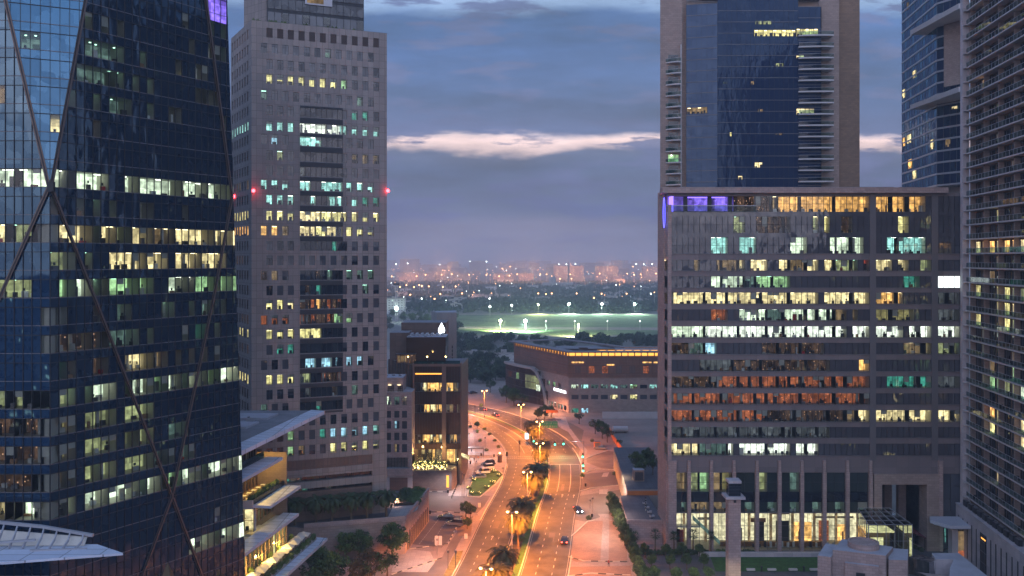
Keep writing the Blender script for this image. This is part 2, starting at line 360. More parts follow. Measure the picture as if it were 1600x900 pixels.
glass('glass_hotel', (.014, .028, .07), 1.42, .5, ws=.5, tint=(.55, .75, 1)); glass('glass_hotel_skylit', (.03, .055, .11), 1.5, .3, ws=.3, tint=(.5, .7, 1)); glass('glass_green', (.028, .042, .042), 1.8, .5, ws=.3); glass('glass_brown', (.055, .032, .024), 1.5, .3)  # hotel facet copy is lighter, imitating the brighter sky it reflects
clear('glass_clear'); clear('glass_rail', (.30, .48, .47), .0); clear('glass_canopy', (.72, .84, .66), .25)
lit('lit_cool', (.84, 1.0, .74), 1.0); lit('lit_white', (.93, 1.0, .86), 1.15, lo=.6, fine=.7); lit('lit_cyan', (.42, .92, .84), .85); lit('lit_blue', (.42, .78, 1.0), .9)
lit('lit_warm', (1.0, .80, .40), .95); lit('lit_yellow', (1.0, .88, .36), .9); lit('lit_amber', (1.0, .52, .15), 1.25); lit('lit_green', (.55, .95, .45), .55)
lit('lit_dim', (.8, .88, .42), .30); lit('lit_dimcool', (.45, .75, .65), .16); lit('lit_dimwarm', (.9, .6, .3), .20); lit('lit_olive', (.72, .62, .25), .22, sc1=.2)
lit('rust_glow_and_reflection', (.9, .25, .10), .26, sc1=.5, lo=.45, sparkle=1.1); lit('lit_spark', (.8, .45, .28), .07, sc1=.6, lo=.1, sparkle=.9); lit('lit_red', (1, .12, .06), .6); lit('lit_teal', (.1, .6, .45), .4)  # rust and spark glow also imitates street reflections on the office block
lit('lit_lobby', (1.0, .88, .55), .72, sc1=.22, lo=.6, fine=.85); lit('lit_purple', (.25, .16, .9), .8, sc1=.6, lo=.15); lit('lit_greydim', (.5, .55, .6), .12)
lit('lit_curtain', (1.0, .50, .14), .85, sc1=1.0, lo=.55)
glow('tube_light', (.95, 1, .85), 4.5); glow('tube_warm', (1, .8, .45), 4.0); glow('spot_teal', (.5, 1, .75), 3.0)
glow('lamp_orange', (1, .50, .13), 14); glow('lamp_far_orange', (1, .45, .18), 6); glow('lamp_far_white', (.85, 1, .95), 8); glow('lamp_flood', (.75, 1, .88), 60); glow('lamp_flood_yellow', (.95, 1, .55), 30)
glow('red_light', (1, .03, .04), 14); glow('signal_green', (.06, 1, .5), 5); glow('blue_light', (.08, .08, 1), 3.5); glow('sign_white', (.85, .9, 1), 3.0); glow('screen_white', (.85, 1, .98), 1.4)
glow('headlight', (.85, .95, 1), 30); glow('taillight', (1, .06, .03), 12); glow('fairy', (1, .72, .22), 9); glow('purple_light', (.2, .12, 1), 2.2); glow('amber_strip', (1, .42, .07), 1.3); glow('sign_blur', (.9, .9, 1), 2.0)
glow('teal_light', (.3, 1, .85), 2.5)
# ---------------------------------------------------------------- windows with lit rooms behind them
LIT = {'c': ('lit_cool', 'tube_light'), 'h': ('lit_white', 'tube_light'), 'y': ('lit_cyan', 'tube_light'), 'b': ('lit_blue', 'tube_light'), 'w': ('lit_warm', 'tube_warm'),
       'l': ('lit_yellow', 'tube_warm'), 'a': ('lit_amber', 'tube_warm'), 'A': ('lit_curtain', 'tube_warm'), 'g': ('lit_green', 'spot_teal'), 'd': ('lit_dim', 'spot_teal'), 'e': ('lit_dimcool', 'spot_teal'),
       'm': ('lit_dimwarm', None), 'o': ('lit_olive', None), 'r': ('rust_glow_and_reflection', None), 's': ('lit_spark', None), 'R': ('lit_red', None), 'T': ('lit_teal', None),
       'p': ('lit_purple', 'purple_light'), 'x': ('lit_lobby', 'tube_warm'), 'q': ('lit_greydim', None)}
DIMMER = {'lit_cool': 'lit_dimcool', 'lit_white': 'lit_cool', 'lit_cyan': 'lit_dimcool', 'lit_blue': 'lit_dimcool', 'lit_warm': 'lit_dimwarm', 'lit_yellow': 'lit_dim', 'lit_amber': 'lit_dimwarm'}
def room(mb, fr, a, b, v0, v1, key, depth, bw, furn=True):
    """one lit room behind the glass: emitting back wall, ceiling with tubes, floor, partitions, furniture"""
    w_, tube = LIT[key]
    if w_ in DIMMER and rnd.random() < .07: w_ = DIMMER[w_]
    dd = depth * rnd.uniform(.7, 1.0)
    mb.fq(fr, a, b, v0, v1, -dd, w_)
    mb.fbox(fr, a, b, v0 - .02, v0 + .03, -dd, -.12, 'int_floor'); mb.fbox(fr, a, b, v1 - .05, v1, -dd, -.12, 'int_ceiling')
    mb.fbox(fr, a - .06, a + .06, v0, v1, -dd, -.15, 'int_wall'); mb.fbox(fr, b - .06, b + .06, v0, v1, -dd, -.15, 'int_wall')
    if tube and key != 'A':
        x = a + bw * .5
        while x < b - .3:
            if rnd.random() < .6:
                d0 = -rnd.uniform(.8, dd - .8); mb.fbox(fr, x - .12 if key in 'de' else x - .5, x + .12 if key in 'de' else x + .5, v1 - .12, v1 - .06, d0 - .1, d0 + .1, tube)
            x += bw * rnd.choice((1, 2))
    if furn:
        x = a + .3
        while x < b - .6:
            ww = rnd.uniform(.25, 1.0); hh = rnd.choice((.4, .5, .6, .7, .75, .75, .75, .8, .9, .9, 1.1, 1.7)); hh = min(hh, (v1 - v0) * .8)
            d0 = -rnd.uniform(.4, dd - .5); mm = rnd.choice(('dark_stuff', 'dark_stuff', 'dark_stuff', 'wood', 'white_stuff', 'int_wall', 'metal_grey', 'red' if rnd.random() < .25 else 'dark_stuff'))
            mb.fbox(fr, x, min(x + ww, b - .1), v0, v0 + hh * rnd.uniform(.8, 1), d0 - .4, d0, mm)
            if hh < 1.2 and rnd.random() < .5: mb.fbox(fr, x + .1, x + .1 + ww * .4, v0 + hh, v0 + hh + .4, d0 - .2, d0 - .1, 'dark_stuff')
            if rnd.random() < .10: mb.fbox(fr, x, x + .5, v0, v1 - .1, d0 - .3, d0 + .0, 'int_wall')
            x += ww + rnd.uniform(.3, 1.9)
def ribbon(fr, u0, u1, v0, v1, n, st, root, name='window', gm='glass_dark', mull='metal_dark', mw=.09, md=.1, depth=3.0, furn=True, transom=0, label=None, off=0.0, clearm='glass_clear', roomlen=(2, 6), give=None):
    mb = give or MB(); bw = (u1 - u0) / n
    if off: fr = Fr(fr.pt(0, 0, off), U=fr.U, V=fr.V)
    i = 0
    while i < n:
        k = st[i]; j = i
        while j < n and st[j] == k: j += 1
        if k in LIT:
            a = i
            while a < j:
                b = min(j, a + rnd.randint(*roomlen))
                room(mb, fr, u0 + a * bw, u0 + b * bw, v0, v1, k, depth, bw, furn); a = b
            mb.fq(fr, u0 + i * bw, u0 + j * bw, v0, v1, 0, clearm)
            for q in range(i, j):      # blinds drawn a little way here and there
                if rnd.random() < (.12 if k != 'A' else 0):
                    h = (v1 - v0) * rnd.choice((.25, .35, .5, 1.0 if k in 'A' else .6)); mb.fq(fr, u0 + q * bw + .04, u0 + (q + 1) * bw - .04, v1 - h, v1, -.12, 'int_wall')
        elif k == 'W':
            mb.fq(fr, u0 + i * bw, u0 + j * bw, v0, v1, 0, 'screen_white')
        else:
            for q in range(i, j):
                mb.fq(fr, u0 + q * bw, u0 + (q + 1) * bw, v0, v1, 0, gm)
        i = j
    if mw:
        for q in range(n + 1): mb.fbox(fr, u0 + q * bw - mw / 2, u0 + q * bw + mw / 2, v0, v1, -.05, md, mull)
    for t in range(transom):
        z = v0 + (v1 - v0) * (t + 1) / (transom + 1); mb.fbox(fr, u0, u1, z - .04, z + .04, -.04, md * .8, mull)
    if give: return None
    return part(mb, name, root, label=label)
def ranges(fr, u0, u1, n, lst, default='.', drop=0.0):
    """states per bay from pixel ranges; * may drop a bay now and then"""
    s = []
    for i in range(n):
        uc = u0 + (i + .5) * (u1 - u0) / n; p = fr.pt(uc, 0); px = 800 + F * p.x / p.y; k = default
        for a, b, c in lst:
            if a <= px <= b: k = c if rnd.random() >= drop else default
        s.append(k)
    return s

# ================================================================ OFFICE BLOCK (right)
blk = root_at('office_block', 'wide mid-rise office block with ribbon windows above a stone colonnade and lit lobby', 'office building', (70, 215.4, 0))
S_ = 6.5; bx = lambda px: (px - 800) / S_; bz = lambda p: HE - (p - HOR) / S_
D0 = F / S_; bf = Fr((0, D0, 0), U=(1, 0, 0))
XL, XR = bx(1043), bx(1500)
DEP = 12.3
wall = MB()
# core behind the rooms (leaves the passage open), roof slab, floor spandrels
wall.fbox(bf, XL + .4, bx(1376), bz(801), bz(303), -DEP, -3.4, 'stone_pink'); wall.fbox(bf, XL + .4, bx(1376), 0, bz(801), -DEP, -8.2, 'stone_pink'); wall.fbox(bf, bx(1446), XR, 0, bz(303), -DEP, -3.4, 'stone_pink'); wall.fbox(bf, bx(1376), bx(1446), bz(756), bz(303), -DEP, -3.4, 'stone_pink')
secs = [(XL + .9, bx(1358.5), 35), (bx(1368), bx(1455), 10), (bx(1465), XR, 4)]
rows = [(306.5, 331), (338, 364), (370.6, 396), (406, 423), (431.6, 449.4), (457, 475), (483.4, 501), (509.7, 527.5), (535.6, 553.4), (562, 580), (588, 606), (614.4, 632), (640.8, 659), (667, 684), (693, 711.5)]
for k in range(len(rows)):
    z1 = bz(rows[k][1]); z0 = bz(rows[k + 1][0]) if k + 1 < len(rows) else bz(719)
    m = 'spandrel' if k > 1 else 'glass_office'
    wall.fbox(bf, XL, XR, z0, z1, -3.4, .18 if k > 1 else .02, m)
    if k > 1: wall.fbox(bf, XL - .1, XR, z1 - .18, z1 - .04, 0, .34, 'metal_grey')
wall.fbox(bf, XL, XR, bz(306.5), bz(302), -3.4, .1, 'spandrel')
wall.fbox(bf, bx(1358.5), bx(1368), bz(719), bz(303), -3.4, .35, 'metal_grey'); wall.fbox(bf, bx(1455), bx(1465), bz(719), bz(303), -3.4, .3, 'metal_grey')
wall.fbox(bf, XL - .02, XL + .9, bz(719), bz(320), -3.4, .4, 'stone_pink')
part(wall, 'wall', blk)
side = MB(); sf = Fr((XL - .02, D0 + DEP), P=(XL - .02, D0))
side.fbox(sf, 0, sf.L - 3.2, 0, bz(296), 0, .35, 'stone_pink')
side.fbox(sf, sf.L - 3.2, sf.L, 0, bz(719), 0, .35, 'stone_pink')
for r_ in rows[3:]: side.fbox(sf, sf.L - 3.2, sf.L, bz(r_[1]) - 1.3, bz(r_[1]), 0, .36, 'spandrel')
part(side, 'side_wall', blk)
for k, r_ in enumerate(rows[3:]): ribbon(sf, sf.L - 3.2, sf.L, bz(r_[1]), bz(r_[0]) - .0, 2, [('w', '.', 'w', '.', 'h', '.', '.', '.', '.', '.', '.', 'h')[k]] * 2, blk, depth=.5, furn=False)
lst = {0: [(1135, 1214, 's'), (1205, 1212, 'a'), (1214, 1358, 'A'), (1368, 1449, 'A')], 1: [(1040, 1130, '.'), (1146, 1160, 'd'), (1180, 1235, 's'), (1270, 1281, 'l'), (1292, 1300, 'l'), (1318, 1335, 's'), (1405, 1418, 'l')],
       2: [(1110, 1138, 'y'), (1155, 1184, 'y'), (1233, 1262, 'c'), (1296, 1351, 'c'), (1385, 1447, 'y')],
       3: [(1085, 1095, 'm'), (1110, 1131, 'w'), (1131, 1152, 'm'), (1155, 1199, 'w'), (1215, 1236, 'w'), (1236, 1262, 'm'), (1262, 1308, 'w'), (1308, 1350, 'd'), (1350, 1358, 'R'), (1368, 1421, 'w'), (1440, 1456, 'd')],
       4: [(1055, 1066, 'd'), (1093, 1181, 'c'), (1181, 1236, 'g'), (1411, 1438, 'T'), (1466, 1500, 'W')],
       5: [(1040, 1360, 'w'), (1368, 1411, 'a'), (1465, 1500, 'q')],
       6: [(1108, 1145, 'r'), (1153, 1306, 'c'), (1306, 1340, 'm'), (1368, 1430, 'o'), (1465, 1500, 'q')],
       7: [(1040, 1500, 'h')], 8: [(1050, 1072, 's'), (1072, 1122, 'b'), (1190, 1290, 's'), (1411, 1456, 'w'), (1465, 1500, 'd')],
       9: [(1090, 1145, 'q'), (1143, 1300, 's'), (1343, 1360, 'a')], 10: [(1045, 1120, 's'), (1120, 1250, 'r'), (1250, 1360, 'r'), (1385, 1456, 'T'), (1465, 1500, 'q')],
       11: [(1045, 1360, 'r')], 12: [(1045, 1200, 'r'), (1200, 1325, 's'), (1325, 1360, 'w'), (1368, 1456, 'w'), (1465, 1500, 'w')],  # rust and spark bays of the middle floors stand in for orange street reflections
       13: [(1045, 1300, 'q')], 14: [(1043, 1095, 'w'), (1095, 1138, 'e'), (1138, 1281, 'h')]}
for k, (a, b) in enumerate(rows):
    for si, (u0, u1, n) in enumerate(secs):
        if k == 0 and si == 0: u0 = bx(1180); n = 20
        if k in (0,) and si == 0: pass
        st = ranges(bf, u0, u1, n, lst[k], '.', .08 if k in (3, 4, 6, 14) else (.08 if k == 7 else .01))
        ribbon(bf, u0, u1, bz(b), bz(a), n, st, blk, name='window', gm='glass_office', transom=1 if k < 3 else 0, depth=3.0)
# purple-lit roof terrace recess
t_ = MB(); u0, u1 = XL + .9, bx(1180)
t_.fbox(bf, u0, u1, bz(331), bz(331) + .15, -3.4, 0, 'roof_grey'); t_.fq(bf, u0, u1, bz(331), bz(306.5), -3.3, 'lit_purple')
for x in (1070, 1108, 1140, 1160): t_.fbox(bf, bx(x), bx(x) + .9, bz(331), bz(306.5), -2.2, -1.3, 'metal_dark')
t_.fbox(bf, u0, u0 + .5, bz(331), bz(306.5), -3.4, 0, 'purple_light'); t_.fbox(bf, bx(1072), bx(1137), bz(308), bz(306.8), -3.1, -2.6, 'purple_light')
t_.fq(bf, bx(1148), u1, bz(331), bz(306.5), -1.2, 'lit_spark'); part(t_, 'roof_terrace', blk)
rl = MB(); rl.fbox(bf, u0 - 1.2, bx(1181), bz(322), bz(320.8), .2, .35, 'metal_light'); rl.fq(bf, u0 - 1.2, bx(1181), bz(331), bz(321), .28, 'glass_rail'); part(rl, 'railing', blk)
# projecting bay at the left of the three top floors
rf = MB(); rf.prism([(bx(1033), D0 - 1.6), (bx(1477), D0 - 1.6), (bx(1477), D0 + DEP), (XL + .15, D0 + DEP), (bx(1033), D0 + 2)], bz(302), bz(293.5), 'stone_pink', top='roof_grey')
rf.fbox(bf, bx(1060), bx(1400), bz(293.5), bz(291.5), -DEP + 1, -1, 'roof_grey')
for x in (1100, 1190, 1330, 1420): rf.fbox(bf, bx(x), bx(x) + 3.5, bz(293.5), bz(289.5), -8, -5, 'metal_grey')
part(rf, 'roof', blk)
# colonnade
cols = [1076, 1111, 1146, 1182, 1217, 1252, 1287, 1323, 1359]
for c in cols:
    m = MB(); m.fbox(bf, bx(c) - .42, bx(c) + .42, 0, bz(737), 0, .9, 'stone_pink'); m.fbox(bf, bx(c) - .34, bx(c) + .34, bz(737), bz(719), 0, .75, 'stone_pink'); part(m, 'column', blk)
m = MB(); m.fbox(bf, XL, XL + 2, 0, bz(719), -3.4, 1.0, 'stone_pink'); m.fbox(bf, bx(1465), bx(1471), 0, bz(719), -3, .9, 'stone_pink'); part(m, 'corner_pier', blk)
m = MB(); m.fbox(bf, XL + 2, bx(1364), bz(738), bz(719), -3.4, .12, 'spandrel'); m.fbox(bf, bx(1364), XR, bz(740), bz(719), -3.4, .12, 'spandrel'); part(m, 'cladding_band', blk)
e = [XL + 2] + [bx(c) for c in cols]
upst = ['mm', 'dg', 'mo', '..', 'd.', '.e', '..', '..', '..']
for i in range(len(e) - 1):
    a = e[i] + (.42 if i else 0); b = e[i + 1] - .42
    if i + 1 == len(e) - 1: b = e[i + 1] - .42
    st = [upst[i][0]] * 2
    ribbon(bf, a, b, bz(769), bz(739), 2, list(upst[i]) , blk, transom=1, gm='glass_green', mw=.07, off=-.35, furn=False)
    ribbon(bf, a, b, bz(801), bz(785), 2, ['m' if i in (1, 2) else '.', 'm' if i in (1, 2) else 'e'], blk, transom=0, gm='glass_green', mw=.07, off=-.35)
    m = MB(); m.fbox(bf, a, b, bz(785), bz(769), -3.4, -.3, 'glass_dark'); part(m, 'spandrel', blk); m = MB(); m.fbox(bf, a, b, bz(802), bz(801), -3.4, -.3, 'spandrel'); part(m, 'lobby_lintel', blk)
# lobby: one tall lit hall
lob = MB(); lf = Fr((0, D0 + .35, 0), U=(1, 0, 0)); a, b = XL + .5, bx(1364)
lob.fq(lf, a, b, 0, bz(802), -7.5, 'lit_lobby'); lob.fbox(lf, a, b, -.1, .08, -7.5, 0, 'int_floor'); lob.fbox(lf, a, b, bz(802) - .1, bz(801), -7.5, 0, 'int_ceiling')
for x in (1060, 1095, 1130, 1165, 1200, 1235, 1270, 1305, 1340):
    lob.fbox(lf, bx(x) - .5, bx(x) + .5, bz(802) - .25, bz(802) - .12, -2.5, -2.2, 'tube_warm')
    lob.fbox(lf, bx(x + 17) - .3, bx(x + 17) + .3, 0, bz(802), -6.6, -6.2, 'lit_dimwarm')
for x, w_, h in ((1050, 4, 3), (1062, 1.2, 3.2), (1190, 2.4, 5), (1225, 3.2, 5.2), (1262, 1, 3.2)): lob.fbox(lf, bx(x), bx(x) + w_, 0, h, -6.4, -6, 'dark_stuff' if w_ < 4 else 'red')
lob.hexa([lf.pt(bx(1088), 6.2, -3), lf.pt(bx(1130), 0.2, -3), lf.pt(bx(1130), .2, -4.2), lf.pt(bx(1088), 6.2, -4.2), lf.pt(bx(1088), 7.2, -3), lf.pt(bx(1130), 1.2, -3), lf.pt(bx(1130), 1.2, -4.2), lf.pt(bx(1088), 7.2, -4.2)], 'lit_dimcool')
for x0_, x1_, z0_, z1_, mm_ in ((1048, 1068, 0, 3.4, 'wood'), (1150, 1172, 0, 3.2, 'int_wall'), (1186, 1210, 4.6, 5.6, 'wood'), (1221, 1248, 6.6, 8.4, 'wood'), (1256, 1284, 0, 4.6, 'lit_amber'), (1296, 1312, 0, 5.0, 'rust_glow_and_reflection'), (1326, 1342, 0, 4.0, 'lit_amber'), (1100, 1125, 5.2, 5.8, 'int_ceiling'), (1060, 1140, 8.0, 8.6, 'wood'), (1290, 1352, 5.6, 6.1, 'int_ceiling')):
    lob.fbox(lf, bx(x0_), bx(x1_), z0_, z1_, -7.3, -7.0, mm_)
for x_ in range(1050, 1350, 12): lob.fbox(lf, bx(x_), bx(x_) + .08, 0, 8.8, -7.42, -7.35, 'int_wall')
lob.fbox(lf, bx(1130), bx(1290), 0, 1.1, -3.2, -2.6, 'wood'); lob.fbox(lf, bx(1045), bx(1100), 4.2, 4.5, -6, -4, 'white_stuff')
for x in range(1180, 1350, 9): lob.fbox(lf, bx(x), bx(x) + .5, 0, rnd.uniform(.8, 1.6), -2.2, -1.8, rnd.choice(('dark_stuff', 'wood', 'white_stuff')))
for x in (1252, 1290, 1321): lob.fbox(lf, bx(x), bx(x) + .12, 0, 4.2, -1.2, -1.1, 'dark_stuff'); lob.fbox(lf, bx(x) - .25, bx(x) + .05, 2.2, 4.1, -1.2, -1.15, 'cloth_red')
part(lob, 'lobby', blk)
for i in range(len(e) - 1):
    a_ = e[i] + (.42 if i else 0); b_ = e[i + 1] - .42
    m = MB(); m.fq(lf, a_, b_, 0, bz(802), 0, 'glass_clear')
    for q in range(3): m.fbox(lf, a_ + (b_ - a_) * q / 2 - .04, a_ + (b_ - a_) * q / 2 + .04, 0, bz(802), -.05, .08, 'metal_grey')
    for z in (2.9, 5.8): m.fbox(lf, a_, b_, z - .04, z + .04, -.04, .07, 'metal_grey')
    part(m, 'lobby_window', blk)
# portal and passage
po = MB(); po.fbox(bf, bx(1364), bx(1376), 0, bz(740), -DEP, .8, 'stone_beige'); po.fbox(bf, bx(1446), bx(1465), 0, bz(740), -DEP, .8, 'stone_beige'); po.fbox(bf, bx(1376), bx(1446), bz(756), bz(740), -DEP, .8, 'stone_beige'); part(po, 'portal', blk)
for x, d in ((1404, -8), (1421, -6), (1432, -10)):
    m = MB(); m.fbox(bf, bx(x), bx(x) + 1.8, 0, bz(756), d - 1.5, d, 'stone_dark'); part(m, 'pillar', blk)
ribbon(bf, bx(1471), XR, bz(860) + .2, bz(740), 2, ['.', '.'], blk, gm='glass_grey', transom=5, mw=.1, off=-.2)
ring = MB()
for k in range(24):
    a = 2 * math.pi * k / 24; b = 2 * math.pi * (k + 1) / 24; yc, zc = D0 + 1.2, bz(332)
    ring.bar((XL - .62, yc + 1.3 * math.cos(a), zc + 3.6 * math.sin(a)), (XL - .62, yc + 1.3 * math.cos(b), zc + 3.6 * math.sin(b)), .10, .10, 'blue_light')
part(ring, 'ring_sign', blk)
m = MB(); m.fbox(bf, bx(1342.6), bx(1343.8), bz(711), bz(695), -.6, -.4, 'blue_light'); part(m, 'neon_light', blk)

# entrance pavilion of glass
gp = root_at('glass_pavilion', 'pale green glass entrance box glowing warm in front of the office lobby', 'pavilion', (85, 207, 0))
X0, X1, Y0, Y1, ZT = bx(1343) - 0, bx(1392), 200.5, D0 - 1.4, 10.4
m = MB(); m.prism([(79.8, Y0), (89.6, Y0), (90.2, Y1), (82.6, Y1)], ZT, ZT + .08, 'glass_canopy')
for k in range(6):
    t = k / 5; m.bar((79.8 + 9.8 * t, Y0, ZT + .15), (82.6 + 7.6 * t, Y1, ZT + .15), .1, .16, 'metal_light')
for k in range(5):
    t = k / 4; m.bar((79.8 + 2.8 * t, Y0 + (Y1 - Y0) * t, ZT + .2), (89.6 + .6 * t, Y0 + (Y1 - Y0) * t, ZT + .2), .08, .1, 'metal_light')
part(m, 'roof', gp)
def glass_side(p0, p1, nb, h, root, nm='glass_wall', gmat='glass_canopy', nt_=2):
    m = MB(); f = Fr(p0, P=p1); m.fq(f, 0, f.L, 0, h, 0, gmat)
    for k in range(nb + 1): m.fbox(f, f.L * k / nb - .05, f.L * k / nb + .05, 0, h, -.1, .05, 'metal_light')
    for k in range(1, nt_ + 1): m.fbox(f, 0, f.L, h * k / (nt_ + 1) - .04, h * k / (nt_ + 1) + .04, -.06, .05, 'metal_light')
    return part(m, nm, root)
glass_side((79.8, Y0), (89.6, Y0), 5, ZT, gp); glass_side((89.6, Y0), (90.2, Y1), 5, ZT, gp); glass_side((82.6, Y1), (79.8, Y0), 5, ZT, gp)
m = MB(); m.box(82.5, 88.5, Y1 - 4, Y1 - .5, 0, 6.5, 'stone_pink'); m.box(84, 87, Y1 - 4.05, Y1 - 4.0, .1, 4.8, 'lit_lobby'); m.box(82.5, 88.8, Y1 - 6, Y1 - .5, 6.5, 6.8, 'lit_lobby'); part(m, 'inner_room', gp)

# ================================================================ HOTEL TOWER behind the block
ht = root_at('hotel_tower', 'tall stone and dark blue glass tower with curved balconies rising behind the office block', 'skyscraper', (75, 284, 0))
hD = 280.0; hx = lambda px: (px - 800) * hD / F; hz = lambda p: HE - (p - HOR) * hD / F; hf = Fr((0, hD, 0), U=(1, 0, 0)); TOP = 166
m = MB(); m.prism([(hx(1031.5), hD), (hx(1066), hD), (hx(1066), hD + 26), (hx(1031.5) + 4.6, hD + 26)], 0, TOP, 'stone_beige'); m.fbox(hf, hx(1066), hx(1074), 0, TOP, -26, -1.2, 'stone_beige'); m.fbox(hf, hx(1074), hx(1243), 0, TOP, -26, -.4, 'stone_beige')
m.fbox(hf, hx(1243), hx(1279), hz(18), TOP, -26, -.2, 'stone_beige'); m.fbox(hf, hx(1243), hx(1279), 0, hz(18), -26, -.9, 'metal_dark'); m.fbox(hf, hx(1279), hx(1311), 0, TOP, -26, 0, 'stone_beige'); part(m, 'stone_wall', ht)
m = MB(); m.fbox(hf, hx(1311), hx(1348), 0, TOP - 2, -24, -2.5, 'stone_brown'); part(m, 'side_wing', ht, label='browner side wing without windows')
fl = 17.3 * hD / F
gw = MB(); gf = Fr((hx(1118), hD - 2.5), P=(hx(1243), hD - 2.5)); ff = Fr((hx(1072), hD - .2), P=(hx(1118), hD - 2.5)); rf_ = Fr((hx(1243), hD - 2.5), P=(hx(1279), hD - 2.5))
GT = hz(3)
for f, top, mt_ in ((gf, GT, 'glass_hotel'), (ff, hz(8), 'glass_hotel_skylit'), (rf_, hz(14), 'glass_hotel')):
    f.n = max(3, int(f.L / 1.45))
    for k in range(46):
        z = top - k * fl
        if z < 20: break
        for q in range(f.n): gw.fq(f, f.L * q / f.n, f.L * (q + 1) / f.n, z - fl + .1, z, 0, mt_)
        gw.fbox(f, 0, f.L, z - .07, z + .07, -.05, .1, 'metal_grey')
    for q in range(f.n + 1): gw.fbox(f, f.L * q / f.n - .03, f.L * q / f.n + .03, 20, top, -.03, .04, 'metal_dark')
gw.prism([(hx(1072), hD - .2), (hx(1118), hD - 2.6), (hx(1279), hD - 2.6), (hx(1279), hD)], hz(2), hz(2) + .3, 'metal_grey')
gw.fbox(rf_, rf_.L - .2, rf_.L, 20, hz(14), -2.2, 0, 'metal_dark'); part(gw, 'curtain_wall', ht)
def small_lit(fr, px0, px1, py0, py1, key, root, n=None, off=.03):
    a, b = fr.u(px0), fr.u(px1); z1 = fr.z(px0, py0); z0 = fr.z(px0, py1); n = n or max(1, round((b - a) / 1.4)); mb = MB()
    f2 = Fr(fr.pt(0, 0, off), U=fr.U)
    # a shallow lit box standing just proud of the pane grid: back wall, clear pane, mullions, blind
    mb.fq(f2, a, b, z0, z1, .02, LIT[key][0])
    for q in range(n + 1): mb.fbox(f2, a + (b - a) * q / n - .05, a + (b - a) * q / n + .05, z0, z1, .03, .16, 'metal_dark')
    x = a + .2
    while x < b - .4:
        ww = rnd.uniform(.3, 1.0); mb.fbox(f2, x, min(b, x + ww), z0, z0 + rnd.uniform(.3, 1.1), .025, .06, 'dark_stuff'); x += ww + rnd.uniform(.3, 1.5)
    if (b - a) > 6:
        for q in range(0, n, 2): mb.fbox(f2, a + (b - a) * (q + .2) / n, a + (b - a) * (q + .8) / n, z1 - .25, z1 - .15, .025, .06, 'tube_warm')
    return part(mb, 'window', root)
for a in ((1180, 1205, 33, 38, 'd'), (1178, 1243, 47, 56.5, 'l'), (1212, 1224, 99, 104, 'd'), (1140, 1143, 207, 213, 'l'), (1179, 1191, 254, 262, 'w'), (1153, 1160, 275, 280, 'w'), (1184, 1192, 171, 175, 'm'), (1173, 1178, 127, 132, 'm'), (1130, 1136, 128, 131, 'e'), (1212, 1222, 208, 211, 'm')): small_lit(gf, *a, ht)
small_lit(ff, 1073, 1105, 168.5, 178, 'm', ht); small_lit(rf_, 1244, 1278, 45, 57, 'l', ht); small_lit(rf_, 1244, 1272, 170, 179, 'w', ht); small_lit(rf_, 1244, 1256, 87, 91, 'w', ht)
for k in range(14):       # right-hand balconies
    z = hz(58 + 17.35 * k); b = MB()
    n = 8; pl = [(hx(1243), hD - 2.4)] + [(hx(1243) + (hx(1296) - hx(1243)) * q / n, hD - 2.4 - 1.7 * math.sin(math.pi * (.12 + .55 * q / n)) ** .7) for q in range(n + 1)] + [(hx(1296), hD)] + [(hx(1279), hD)]
    b.prism(pl, z - .55, z - .1, 'concrete_light'); o = part(b, 'balcony', ht)
    r_ = MB()
    for (p, q) in zip(pl[1:-2], pl[2:-1]):
        r_.face([(p[0], p[1] + .05, z - .1), (q[0], q[1] + .05, z - .1), (q[0], q[1] + .05, z + .9), (p[0], p[1] + .05, z + .9)], 'glass_rail'); r_.bar((p[0], p[1] + .05, z + .92), (q[0], q[1] + .05, z + .92), .06, .06, 'metal_light')
    sub(r_, 'railing', o, ht.location)
for k in range(12):       # left-hand balconies
    z = hz(97 + 17.35 * k); b = MB(); n = 7
    pl = [(hx(1062), hD - .02)] + [(hx(1062) - (hx(1062) - hx(1040)) * q / n, hD - .2 - 2.2 * math.cos(math.pi / 2 * q / n)) for q in range(n + 1)]
    b.prism(pl[::-1], z - .5, z - .1, 'concrete_light'); o = part(b, 'balcony', ht)
    r_ = MB()
    for (p, q) in zip(pl[1:], pl[2:]):
        r_.face([(p[0], p[1], z - .1), (q[0], q[1], z - .1), (q[0], q[1], z + .9), (p[0], p[1], z + .9)], 'glass_rail'); r_.bar((p[0], p[1], z + .92), (q[0], q[1], z + .92), .06, .06, 'metal_light')
    sub(r_, 'railing', o, ht.location)
    w2 = MB(); w2.fbox(hf, hx(1044), hx(1060), z - .1, z + 2.3, -.0, .04, 'lit_green' if k == 9 else 'glass_dark')
    if k == 9: w2.fbox(hf, hx(1048), hx(1050), z + 1.9, z + 2.2, .05, .1, 'tube_light')
    part(w2, 'balcony_window', ht)
m = MB(); m.fbox(hf, hx(1063), hx(1064.5), 20, hz(70), 0, .5, 'concrete_light'); part(m, 'fin', ht)

